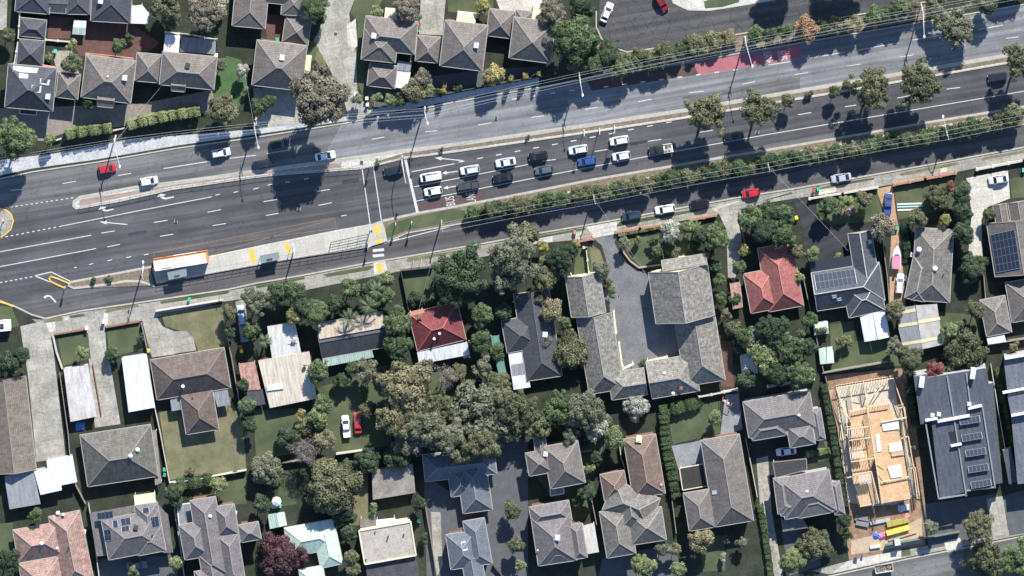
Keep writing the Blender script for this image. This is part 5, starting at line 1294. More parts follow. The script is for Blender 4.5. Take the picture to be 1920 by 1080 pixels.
# boat on trailer, canoe, caravan
bt = empty("boat", at(1681, 480, .15), R(90 - 3), "white runabout boat with a pink cover on its trailer", "boat")
mb = MB(); prof = [(-2.7, .95), (-1.0, 1.02), (.6, .92), (1.7, .6), (2.4, .22), (2.75, .02)]
for i in range(len(prof) - 1):
    (x0, w0), (x1, w1) = prof[i], prof[i + 1]
    for s in (-1, 1):
        mb.face([(x0, s * w0, 1.25), (x1, s * w1, 1.3), (x1, 0, .55 + .12 * i), (x0, 0, .55 + .1 * i)])
        mb.face([(x0, s * w0, 1.25), (x1, s * w1, 1.3), (x1, 0, 1.36), (x0, 0, 1.33)])
mb.face([(-2.7, -.95, 1.25), (-2.7, .95, 1.25), (-2.7, 0, .5)]); local(bt, "hull", mb, WHITE)
mb = MB(); mb.prism([(-2.6, -.85), (.1, -.85), (.4, -.7), (.4, .7), (.1, .85), (-2.6, .85)], 1.3, 1.5); local(bt, "cover", mb, mottled("pink_canvas", (.62, .25, .36), scale=1.5, amt=.2))
mb = MB(); mb.box((-2.95, 0, 1.2), .4, .45, .9); mb.box((-2.95, 0, 1.68), .5, .5, .2); local(bt, "outboard_motor", mb, PLASTIC)
mb = MB(); mb.face([(.45, -.65, 1.35), (.45, .65, 1.35), (.75, .5, 1.75), (.75, -.5, 1.75)][::-1]); local(bt, "windscreen", mb, GLASS)
mb = MB()
for s in (-.6, .6): mb.bar((-2.4, s, .4), (1.8, s * .6, .4), .1); mb.bar((1.8, s * .6, .4), (3.6, 0, .45), .1)
tr = local(bt, "trailer", mb, STEEL)
for s in (-1, 1): mb = MB(); mb.tube([(-1, s * .85, .3), (-1, s * 1.05, .3)], .3, 12); local(bt, "wheel", mb, RUBBER)
cn = empty("canoe", at(1703, 536, .2), R(90 + 12), "long narrow grey-blue canoe beside the brown tiled house", "canoe")
mb = MB()
for i in range(10):
    x0, x1 = -2.6 + i * .52, -2.6 + (i + 1) * .52; w0, w1 = .42 * max(0, 1 - (x0 / 2.62) ** 2) ** .6, .42 * max(0, 1 - (x1 / 2.62) ** 2) ** .6
    for s in (-1, 1):
        mb.face([(x0, s * w0, .3), (x1, s * w1, .3), (x1, 0, .5), (x0, 0, .5)]); mb.face([(x0, s * w0, .3), (x1, s * w1, .3), (x1, s * w1 * .5, .02), (x0, s * w0 * .5, .02)])
local(cn, "hull", mb, plain("canoe_blue", (.25, .31, .38), .4)); mb = MB(); mb.prism(rrect(1.2, .5, .2), .44, .53); local(cn, "cockpit", mb, PLASTIC)
cv = empty("caravan", at(3, 608, 0), R(5), "white caravan with dark rooftop panel at the left edge", "caravan")
mb = MB(); mb.prism(rrect(4.4, 2.2, .25), .4, 2.3); local(cv, "body", mb, WHITE); mb = MB(); mb.box((-.2, 0, 2.34), 1.6, 1.2, .08); local(cv, "roof_panel", mb, PV)
for s in (-1, 1): mb = MB(); mb.tube([(0, s * .9, .32), (0, s * 1.1, .32)], .32, 12); local(cv, "wheel", mb, RUBBER)
mb = MB(); mb.box((.9, -1.1, 1.5), 1.2, .04, .6); local(cv, "window", mb, GLASS)
# skip bin by the kerb
sk = empty("skip_bin", at(1657, 1063, .15), R(9), "open white skip of building rubble at the bottom street kerb", "skip bin")
mb = MB()
for a, b2, t in ((-2.0, 2.0, 1),):
    for s in (-1, 1): mb.face([(-1.6, s * .75, .1), (1.6, s * .75, .1), (2.0, s * .9, 1.2), (-2.0, s * .9, 1.2)])
    for s in (-1, 1): mb.face([(s * 1.6, -.75, .1), (s * 1.6, .75, .1), (s * 2.0, .9, 1.2), (s * 2.0, -.9, 1.2)])
    mb.face([(-1.6, -.75, .12), (1.6, -.75, .12), (1.6, .75, .12), (-1.6, .75, .12)])
    for p_, q_ in (((-2, -.9), (2, -.9)), ((2, -.9), (2, .9)), ((2, .9), (-2, .9)), ((-2, .9), (-2, -.9))): mb.bar((*p_, 1.22), (*q_, 1.22), .14)
local(sk, "bin", mb, mottled("chipped_cream_steel", (.55, .52, .45), scale=2.))
mb = MB()
for k in range(40): mb.box((random.uniform(-1.6, 1.6), random.uniform(-.65, .65), random.uniform(.6, 1.05)), random.uniform(.15, .6), random.uniform(.1, .3), .12, random.uniform(0, 3))
rb = local(sk, "rubble", mb, mottled("rubble", (.42, .36, .30), (.15, .12, .1), scale=3.)); rb["kind"] = "stuff"
# ---------------------------------------------------------------- plants
def crown_mesh(nm, fam, npuff, nleaf, ls, seed, squash=.8, openness=0.0, puff=.34):
    r = np.random.default_rng(seed)
    # clump centres spread through a unit crown, denser to the outside
    C = []
    while len(C) < npuff:
        p = r.normal(size=3); p /= np.linalg.norm(p); p[2] = abs(p[2]) * 1.2 - .45
        p *= r.uniform(.35, .80) if fam != 'gum' else r.uniform(.3, .86)
        lobe = 1 + .16 * math.sin(3 * math.atan2(p[1], p[0]) + seed) + .10 * math.sin(5 * math.atan2(p[1], p[0]) + 2 * seed)
        p[:2] *= lobe
        if all(np.linalg.norm(p - q) > puff * (.62 if fam != 'gum' else .75) for q in C) or r.random() < .12: C.append(p)
    C = np.array(C)
    n = npuff * nleaf
    ci = np.repeat(np.arange(npuff), nleaf)
    d = r.normal(size=(n, 3)); d /= np.linalg.norm(d, axis=1)[:, None]
    pr = puff * r.uniform(.7, 1.25, npuff)[ci]
    rad = pr * r.uniform(.35, 1.0, n) ** .6
    P = C[ci] + d * rad[:, None]
    P[:, 2] *= squash
    nrm = d * .9 + r.normal(size=(n, 3)) * .32 + np.array([0, 0, .25]); nrm /= np.linalg.norm(nrm, axis=1)[:, None]
    t = np.cross(nrm, r.normal(size=(n, 3))); t /= np.linalg.norm(t, axis=1)[:, None] + 1e-9
    b = np.cross(nrm, t)
    s = ls * (.35 + 1.25 * r.random(n) ** 1.6 + .25)[:, None]
    V = np.stack([P - t * s, P + b * s * .55, P + t * s, P - b * s * .55], 1).reshape(-1, 3)
    F = np.arange(n * 4).reshape(n, 4)
    me = bpy.data.meshes.new(nm)
    me.vertices.add(n * 4); me.vertices.foreach_set("co", V.astype(np.float32).ravel())
    me.loops.add(n * 4); me.loops.foreach_set("vertex_index", F.ravel().astype(np.int32))
    me.polygons.add(n); me.polygons.foreach_set("loop_start", (np.arange(n) * 4).astype(np.int32)); 
    try: me.polygons.foreach_set("loop_total", np.full(n, 4, dtype=np.int32))
    except Exception: pass
    a = me.attributes.new("tint", 'FLOAT', 'FACE')
    tint = np.clip(r.uniform(0.15, .85, npuff)[ci] + r.normal(0, .13, n), 0, 1)
    a.data.foreach_set("value", tint.astype(np.float32))
    me.update(calc_edges=True); me.validate()
    return me, C
def limb_mesh(nm, C, seed, k=7, bark_r=.05, droop=False, squash=.8, base=-1.2):
    r = random.Random(seed); mb = MB()
    mb.tube([(0, 0, base), (.02, .01, base * .5), (0, 0, -.25)], [bark_r * 1.5, bark_r * 1.1, bark_r * .8], 7)
    idx = list(range(len(C))); r.shuffle(idx)
    for i in idx[:k]:
        c = C[i].copy(); c[2] *= squash
        m = (c[0] * .45 + r.uniform(-.06, .06), c[1] * .45 + r.uniform(-.06, .06), c[2] * .4 - .08)
        mb.tube([(0, 0, -.32), m, tuple(c * 1.05)], [bark_r * .62, bark_r * .4, bark_r * .12], 5, cap=False)
    return mb
CLS = {'s': (11, 150, .095, .42), 'm': (30, 210, .058, .31), 'l': (72, 260, .035, .225)}
FAM = {}
def variant(fam, cls, v):
    key = (fam, cls, v)
    if key in FAM: return FAM[key]
    n, lf, ls, pf = CLS[cls]
    sq = .8
    if fam == 'gum': lf = int(lf * .8); pf *= .9; ls *= .95; sq = .62
    if fam == 'wispy': lf = int(lf * .5); pf *= .8; sq = .6
    if fam == 'bare': lf = int(lf * .28); ls *= .7
    if fam == 'topiary': pf *= 1.1; ls *= .7; lf = int(lf * 2)
    me, C = crown_mesh(fam + "_foliage", 'gum' if fam in ('gum', 'bare', 'wispy') else fam, n, lf, ls, hash_(key), sq, puff=pf)
    lm = limb_mesh("limbs", C, hash_(key), {'s': 4, 'm': 8, 'l': 14}[cls] + (10 if fam == 'bare' else 4 if fam == 'gum' else 14 if fam == 'wispy' else 0), .05 if fam != 'gum' else .042, squash=sq)
    FAM[key] = (me, lm)
    return FAM[key]
def hash_(k): return sum(ord(c) * (i + 3) for i, c in enumerate(str(k))) % 9973
LEAF = {
 'olive': leaf_mat("olive_leaves", (0.162, 0.164, 0.090), (0.052, 0.059, 0.032)), 'green': leaf_mat("green_leaves", (0.119, 0.164, 0.074), (0.036, 0.056, 0.026)),
 'dark': leaf_mat("dark_leaves", (0.069, 0.105, 0.053), (0.024, 0.038, 0.022)), 'gumbrown': leaf_mat("brown_gum_leaves", (0.229, 0.198, 0.148), (0.077, 0.074, 0.053)),
 'gumgold': leaf_mat("golden_gum_leaves", (0.268, 0.236, 0.133), (0.095, 0.091, 0.055)), 'grey': leaf_mat("grey_green_leaves", (0.190, 0.196, 0.128), (0.082, 0.090, 0.058)),
 'light': leaf_mat("light_green_leaves", (0.245, 0.279, 0.127), (0.081, 0.101, 0.045)), 'yellow': leaf_mat("yellow_leaves", (0.339, 0.307, 0.115), (0.128, 0.121, 0.049)),
 'burgundy': leaf_mat("burgundy_leaves", (0.136, 0.065, 0.074), (0.041, 0.023, 0.026)), 'rust': leaf_mat("rusty_leaves", (0.360, 0.215, 0.125), (0.128, 0.083, 0.047)),
 'pale': leaf_mat("pale_blossom", (0.415, 0.415, 0.351), (0.143, 0.157, 0.114)), 'redleaf': leaf_mat("red_leaves", (0.252, 0.096, 0.079), (0.080, 0.035, 0.030)), 'twig': leaf_mat("grey_twigs", (0.254, 0.230, 0.206), (0.105, 0.091, 0.083))}
BARK = mottled("brown_bark", (.16, .13, .10), scale=3., amt=.4); PALEBARK = mottled("pale_gum_bark", (.48, .44, .38), scale=2., amt=.25)
_lm_cache = {}
_tcount = [0]
def plant(x, y, r_px, typ, label, fam='round', hgt=None, name=None, group=None, cat=None, bark=None, flat_=1.0):
    """r_px: crown radius on the plan grid"""
    r = r_px * S * 1.1
    cls = 's' if r < 1.5 else ('m' if r < 3.3 else 'l')
    v = _tcount[0] % 3; _tcount[0] += 1
    key = (fam, cls, v)
    me, lmb = variant(*key)
    if key not in _lm_cache:
        _lm_cache[key] = lmb.mesh("trunk", BARK)
    h = hgt if hgt is not None else (r * 1.9 + 1.5 if r > 1.3 else r * 2.2)
    zc = h - r * .6 * flat_                        # crown centre
    zc = max(zc, r * .5)
    p = at(x, y, zc)
    bush = r < 1.5
    root = empty(name or ("shrub" if bush else "tree"), (p.x, p.y, 0), 0, label, cat or ("shrub" if bush else "tree"), group)
    rot = random.uniform(0, 6.28)
    if fam == 'topiary': flat_ = (h / 2 - .2) / (r * .8); zc = h / 2; p = at(x, y, h - r); root.location = (p.x, p.y, 0)
    for nm, m, mat in (("crown", me, LEAF[typ]), ("trunk", _lm_cache[key], bark or (PALEBARK if fam in ('gum', 'wispy') else BARK))):
        o = bpy.data.objects.new(nm, m); COL.objects.link(o); o.parent = root
        o.location = (0, 0, zc); o.scale = (r, r, r * flat_ if nm == "crown" else max(r * flat_, zc / 1.2)); o.rotation_euler = (0, 0, rot)
        if nm == "trunk": o.scale = (r * flat_, r * flat_, max(zc / 1.15, .1)) if zc / 1.15 > r * flat_ else (r * flat_,) * 3
        if len(m.materials) == 0: m.materials.append(mat)
        o.material_slots[0].link = 'OBJECT'; o.material_slots[0].material = mat
    return root
def hedge(name, label, pts, w_px, h, typ, cat="hedge", group=None, ls=.11, dens=150, rough=.18):
    """clipped hedge: leaf clumps filling a run"""
    P = [at(x, y, h * .6) for x, y in pts]
    w = w_px * S; r = np.random.default_rng(hash_((label, len(pts))))
    pos, nrm, tin = [], [], []
    for i in range(len(P) - 1):
        a, b = P[i], P[i + 1]; L = (b - a).xy.length; d = (b - a).xy / L; n = Vector((-d.y, d.x))
        k = int(L * (w + 2 * h) * dens)
        for _ in range(k):
            u = r.uniform(-.1, L + .1); s_ = r.uniform(-1, 1); f = r.random()
            lump = 1 + rough * math.sin(u * 2.3 + i) * .5 + rough * math.sin(u * 5.1 + 2 * i) * .4
            if f < w / (w + 2 * h): v, z, nn = s_ * w / 2 * lump, h * lump * (1 - .22 * abs(s_) ** 4) - r.random() ** 2 * .25, (0, s_ * .3, 1)
            else: sd = 1 if r.random() < .5 else -1; v, z, nn = sd * w / 2 * lump - sd * r.random() ** 2 * .2, r.uniform(.05, .95) * h, (0, sd, .2)
            pos.append((a.x + d.x * u + n.x * v, a.y + d.y * u + n.y * v, z)); nrm.append((n.x * nn[1], n.y * nn[1], nn[2])); tin.append(.5 + .3 * math.sin(u * 1.7 + i))
    n = len(pos); P_ = np.array(pos); nr = np.array(nrm) + r.normal(size=(n, 3)) * .5; nr /= np.linalg.norm(nr, axis=1)[:, None]
    t = np.cross(nr, r.normal(size=(n, 3))); t /= np.linalg.norm(t, axis=1)[:, None]; b = np.cross(nr, t); s = ls * r.uniform(.6, 1.4, n)[:, None]
    c = P_.mean(0); c[2] = 0
    V = np.stack([P_ - t * s, P_ + b * s * .6, P_ + t * s, P_ - b * s * .6], 1).reshape(-1, 3) - c
    me = bpy.data.meshes.new(name); me.from_pydata(V.tolist(), [], np.arange(n * 4).reshape(n, 4).tolist())
    a = me.attributes.new("tint", 'FLOAT', 'FACE'); a.data.foreach_set("value", np.clip(np.array(tin) + r.normal(0, .2, n), 0, 1).astype(np.float32))
    me.materials.append(LEAF[typ]); o = bpy.data.objects.new(name, me); COL.objects.link(o); o.location = c
    return tag(o, label, cat, group)
_palm = None
def palm(x, y, r_px, label, hgt=6.0):
    r = r_px * S; p = at(x, y, hgt); root = empty("palm_tree", (p.x, p.y, 0), 0, label, "palm", None)
    mb = MB(); mb.tube([(0, 0, 0), (.1, .05, hgt * .5), (0, 0, hgt - .1)], [.26, .2, .17], 8); local(root, "trunk", mb, BARK)
    rr = random.Random(int(x)); n = 13
    for k in range(n):
        a = k * 2.399 + rr.uniform(-.2, .2); up = rr.uniform(.1, .9); fl = MB()
        pts = []
        for i in range(7):
            t = i / 6; d = r * t; pts.append(Vector((math.cos(a) * d, math.sin(a) * d, hgt + up * r * .6 * math.sin(t * 2.2) - t * t * r * .45)))
        for i in range(6):
            fl.bar(pts[i], pts[i + 1], .06)
            sd = Vector((-math.sin(a), math.cos(a), 0)); m = pts[i].lerp(pts[i + 1], .5); ln_ = r * .26 * (1 - abs(i / 6 - .45))
            for s in (-1, 1):
                for q in (0, .5):
                    c = pts[i].lerp(pts[i + 1], q); dr = (pts[i + 1] - pts[i]).normalized()
                    fl.face([c - dr * .08, c + dr * .08, c + sd * s * ln_ + dr * ln_ * .6 - Vector((0, 0, ln_ * .45))])
        local(root, "frond", fl, FROND)
    return root
FROND = plain("palm_frond", (.085, .115, .05), .6)
TB = "trees"; 
# each row: x, y, radius, leaf, family, label [, height]
def rows(txt, group=None):
    for ln_ in txt.strip().split('\n'):
        t = [q.strip() for q in ln_.split('|')]
        x, y, r = [float(q) for q in t[0].split()]
        lf, fam = t[1].split()
        plant(x, y, r, lf, t[2], fam, float(t[3]) if len(t) > 3 else None, group=group)
rows("""
15 66 14|olive round|small olive tree at the left edge beside the dark garages
33 258 39|green round|large round green tree on the left edge above the road|12
92 262 12|light round|small light shrub at the end of the big round tree
415 205 32|olive round|olive round tree between the clipped hedge and the square villa's driveway|8.5
137 120 19|olive round|courtyard tree between the pyramid-roofed garages and the orange terrace
135 84 11|light round|yellow-green shrub at the top of the courtyard tree
165 192 14|dark round|dark shrub at the foot of the orange-terrace villa
312 12 32|olive gum|olive tree at the top edge right of the white carport
384 24 36|gumbrown gum|brown-grey gum tree at the top edge, between two villas
408 8 18|pale gum|pale grey-leaved tree at the top edge next to a brown-grey gum
322 40 14|olive round|small olive shrub below the top-edge olive tree
222 86 15|green round|leafy green shrub on the red brick courtyard
242 70 8|green round|small bright shrub at the edge of the red brick courtyard
91 108 9|light round|little yellow-green bush in the pale courtyard
454 132 13|pale round|cream-flowering shrub on the shaded lawn
413 122 13|grey round|blue-grey shrub beside the white-patio villa's cream bay
463 168 9|light round|small light shrub at the bottom of the shaded lawn
484 202 19|dark round|dark tree in the villa's shadow left of the big gum|7
505 188 13|dark round|dark shrub close behind the big gum tree
592 14 26|green round|green tree at the top edge beside the curved driveway
598 33 14|dark round|smaller dark tree leaning over the curved driveway
600 186 58|gumbrown round|largest brown-grey gum tree, spreading over the road beside the driveway|18.5
672 186 10|grey round|pale bush at the driveway entrance right of the largest gum
706 22 12|light round|light green bush at the back of the cream-entry villa
762 14 26|gumbrown round|dark reddish-brown tree at the top edge behind the villas
780 32 11|green round|green bush under the reddish-brown top-edge tree
705 183 11|light round|leftmost light green shrub along the villas' front fence|5
731 188 12|light round|second light green shrub along the villas' front fence|5
752 187 14|dark round|dark purple-green shrub between two light shrubs on the front fence|5
776 172 23|olive round|largest olive shrub on the villas' front fence|6.5
792 147 18|gumbrown round|brown-leaved shrub beside the white carport|5.5
803 168 12|light round|bright green shrub tucked against the large olive fence shrub|5
925 140 21|yellow round|yellow-green bush mound right of the long villa
905 12 15|yellow round|yellow-flowering shrub at the top edge
832 173 7|yellow topiary|round golden topiary ball, leftmost along the road fence|5.2
912 158 7|yellow topiary|golden topiary ball just below the yellow-green bush mound|5.2
934 154 6|yellow topiary|golden topiary ball touching the yellow-green bush mound|5.2
957 150 6|yellow topiary|golden topiary ball under the eave of the last villa|5.2
985 145 6|yellow topiary|golden topiary ball second from the right on the road fence|5.2
1010 141 5|yellow topiary|smallest golden topiary ball at the right end of the road fence|5.2
822 172 8|dark round|dark rounded shrub left of the first golden topiary
860 166 8|dark round|dark rounded shrub right of the first golden topiary
850 161 6|redleaf round|small reddish shrub in shade on the road fence
1038 22 28|gumbrown round|dark brownish tree at the top edge behind the last villa
1090 12 27|dark round|dark tree at the top edge beside the white angled sedan
1074 74 46|green round|large green tree right of the last villa of the top row|13
1112 116 27|green round|green shrub at the start of the roadside belt|7.5
1140 103 26|dark round|dark shrub in the roadside belt below the side street's curve|7.5
1166 122 27|green round|broad green shrub bulging towards the red lane|7
1202 106 20|olive round|olive shrub in the middle of the roadside belt|5.5
1247 101 22|olive round|broad shrub in the roadside belt between two olive shrubs, left of the red lane|6
1300 86 24|olive round|olive shrub in the roadside belt above the red lane's start|3.6
1338 79 22|olive round|low olive shrub in the roadside belt above the red lane|3
1368 72 17|gumgold round|dry golden shrub in the roadside belt|2.6
1418 66 18|green round|bright green shrub below the light pole near the BUS lettering|5
1472 58 15|green round|green shrub left of the dry orange shrub|5
1514 53 24|rust round|dry orange shrub on the verge right of the bus lettering|6
1568 47 17|gumgold round|small orange shrub in deep shade on the verge|5
1600 46 18|gumgold round|tan shrub on the verge between orange and green shrubs|5
1640 31 22|green round|green shrub on the verge left of the right-hand light pole|6
1688 17 22|green round|green shrub close to the right-hand light pole|6
1792 50 42|grey wispy|pale leaning gum with bare white limbs at the top right|8
1755 12 22|olive gum|olive gum at the top edge beside the leaning pale gum|7
1850 5 22|olive round|olive tree at the top edge far right
1325 212 42|olive wispy|leftmost olive gum tree on the centre median|12
1425 206 38|olive wispy|median gum tree with white limbs showing through its crown|12
1634 166 41|olive wispy|median gum tree left of its larger neighbour, right of centre|12
1724 156 46|olive wispy|largest median gum tree, overhanging both carriageways|12
1912 112 36|olive wispy|median gum tree at the right edge|12
1478 188 14|olive round|low shrub on the median right of the white-limbed gum
1565 172 12|dark round|low dark shrub on the median between the gum groups
1446 190 9|olive round|small median shrub touching the white-limbed gum
1900 216 24|olive round|bushy tree at the right end of the service-road planting|6
708 304 5|light round|tiny bright shrub at the end of the median mulch
990 256 4|green round|tiny green tuft on the median mulch
828 280 4|green round|tiny tuft on the median above the merge arrow
""")
# far trees just beyond the top edge, whose shade falls across the side street
rows("""
1220 118 16|dark round|dark shrub between two olive shrubs behind the worn red lane|5
1272 96 18|dark round|dark shrub just left of the red lane's start, behind the kerb|4
1322 90 15|gumgold round|dry shrub on the verge behind the red lane's left half|2.6
1442 66 15|dark round|dark shrub on the verge above the BUS lettering|5
1545 50 16|dark round|dark shrub between two orange shrubs on the verge|5
1665 26 17|dark round|dark shrub between two green shrubs near the right-hand light pole|5
1712 14 14|gumbrown round|brown shrub at the foot of the right-hand light pole|4
1085 120 22|olive round|olive shrub below the large green tree at the villas' end|6
1190 118 14|gumgold round|golden shrub on the verge bulging towards the worn red lane|4
1515 178 8|olive round|low tuft of shrub on the median right of the leftmost gums|1.5
1590 160 10|dark round|low dark shrub at the foot of the right-hand median gums|2
690 862 26|dark round|dark tree above the weathered grey garage|6
742 858 24|dark round|dark tree at the right of the weathered grey garage|6
655 876 16|green round|green shrub left of the weathered grey garage|3
720 700 16|grey round|grey shrub at the left of the big golden gum|3
540 820 22|dark round|dark tree on the shaded back lawn left of the bare tree|5
576 800 20|olive round|olive shrub between back lawns left of the white utility|4
642 715 17|dark round|dark shrub below the ribbed house|4
930 660 16|green round|green shrub between the dark red roof and the green carport|4
860 700 18|olive round|olive shrub on the back lawn below the white verandah|4
870 735 15|green round|green shrub on the lawn gap between the big gums|3
945 585 16|dark round|dark shrub above the charcoal house's side wing|5
1010 560 12|olive round|olive shrub beside the charcoal house's top edge|5
1120 860 14|dark round|dark shrub left of the chestnut roof's small wing|4
1085 940 12|green round|green shrub at the fence between the two lower townhouses|3
795 1010 10|dark round|dark shrub right of the boxy flat-roofed house|3
655 1000 16|dark round|dark shrub between pale green house and flat roof|5
780 560 16|dark round|dark shrub on the small front lawn below the dark steel fence|3
1540 620 10|olive round|olive shrub beside the upper green shed|3
1590 640 9|light round|light shrub in the strip right of the two green sheds|3
1380 560 13|dark round|dark shrub above the rusty side carport|3
1375 615 16|olive round|olive shrub below the rusty side carport|4
1385 650 14|dark round|dark shrub left of the shabby white shed|4
1300 460 12|dark round|dark shrub behind the larger spiky palm|3
1262 470 14|olive round|olive shrub above the flats' upper right wing|3
1225 455 10|dark round|dark shrub beside the flats' cream divider wall|3
205 524 7|olive round|low shrub on the left island, nearer the tall pole|1
175 527 7|dark round|low shrub on the left island, nearer the yellow nose|1
""")
rows("""
1470 -70 36|dark round|tall dark tree beyond the top edge shading the parking bays|12
1592 -75 48|dark round|broad dark tree beyond the top edge shading the side street|14.5
1900 -60 36|dark round|dark tree beyond the top right corner|9
""")
# row of shrubs between the main road and the service road
for i in range(62):
    t = i / 61; x = 886 + t * 990; y = 402 - t * 169 + random.uniform(-3, 3)
    plant(x, y - 1, random.uniform(14.5, 18.5), random.choice(['olive', 'olive', 'green', 'dark']), "olive green shrub in the long row between main road and service road", 'round', random.choice([1.9, 3.2, 4.4, 4.6]), group="shrubs in the row along the service road", name="shrub", cat="shrub")
hedge("hedge", "clipped light green hedge nearer the left edge, beside the big round tree", [(124, 252), (150, 247), (180, 243), (209, 239)], 17, 3.3, 'light')
hedge("hedge", "longer clipped light green hedge in front of the white-patio villa", [(240, 234), (280, 224), (320, 216), (374, 208)], 17, 3.3, 'light')
hedge("hedge", "slim clipped hedge column between the chestnut house and the mauve long house", [(1245, 778), (1248, 830), (1256, 870), (1268, 930)], 18, 2.4, 'green')
hedge("hedge", "low clipped hedge below the flats along the shaded lawn", [(1238, 772), (1270, 764), (1300, 756), (1312, 748)], 22, 2.0, 'green')
hedge("hedge", "thin hedge down the right side of the long concrete driveway", [(1424, 945), (1432, 985), (1440, 1040), (1446, 1085)], 12, 1.4, 'green')
hedge("hedge", "narrow dark hedge along the fence beside the building site", [(1545, 720), (1560, 800), (1575, 900), (1584, 950)], 13, 1.8, 'dark')
hedge("hedge", "narrow hedge between the building site and the modern townhouses", [(1704, 720), (1710, 770), (1718, 800)], 14, 2.2, 'dark')
hedge("hedge", "green hedge along the fence between dry lawn and back yards", [(333, 908), (365, 903), (398, 898)], 22, 1.8, 'green')
hedge("hedge", "dark hedge column right of the orange driveway", [(1697, 420), (1699, 455), (1702, 480)], 14, 1.8, 'dark')
hedge("hedge", "small clipped hedge under the white sedan's yard", [(1510, 852), (1535, 848), (1556, 844)], 11, 1.2, 'light')
hedge("hedge", "low golden hedge inside the flats' front brick wall", [(1160, 440), (1200, 432), (1245, 424)], 7, 1.0, 'light')
hedge("hedge", "narrow hedge along the left white garage", [(119, 700), (126, 750), (130, 780)], 7, 1.4, 'green')
hedge("hedge", "narrow dark hedge beside the modern townhouses at right", [(1868, 690), (1880, 740), (1892, 800), (1905, 850)], 8, 1.3, 'green')
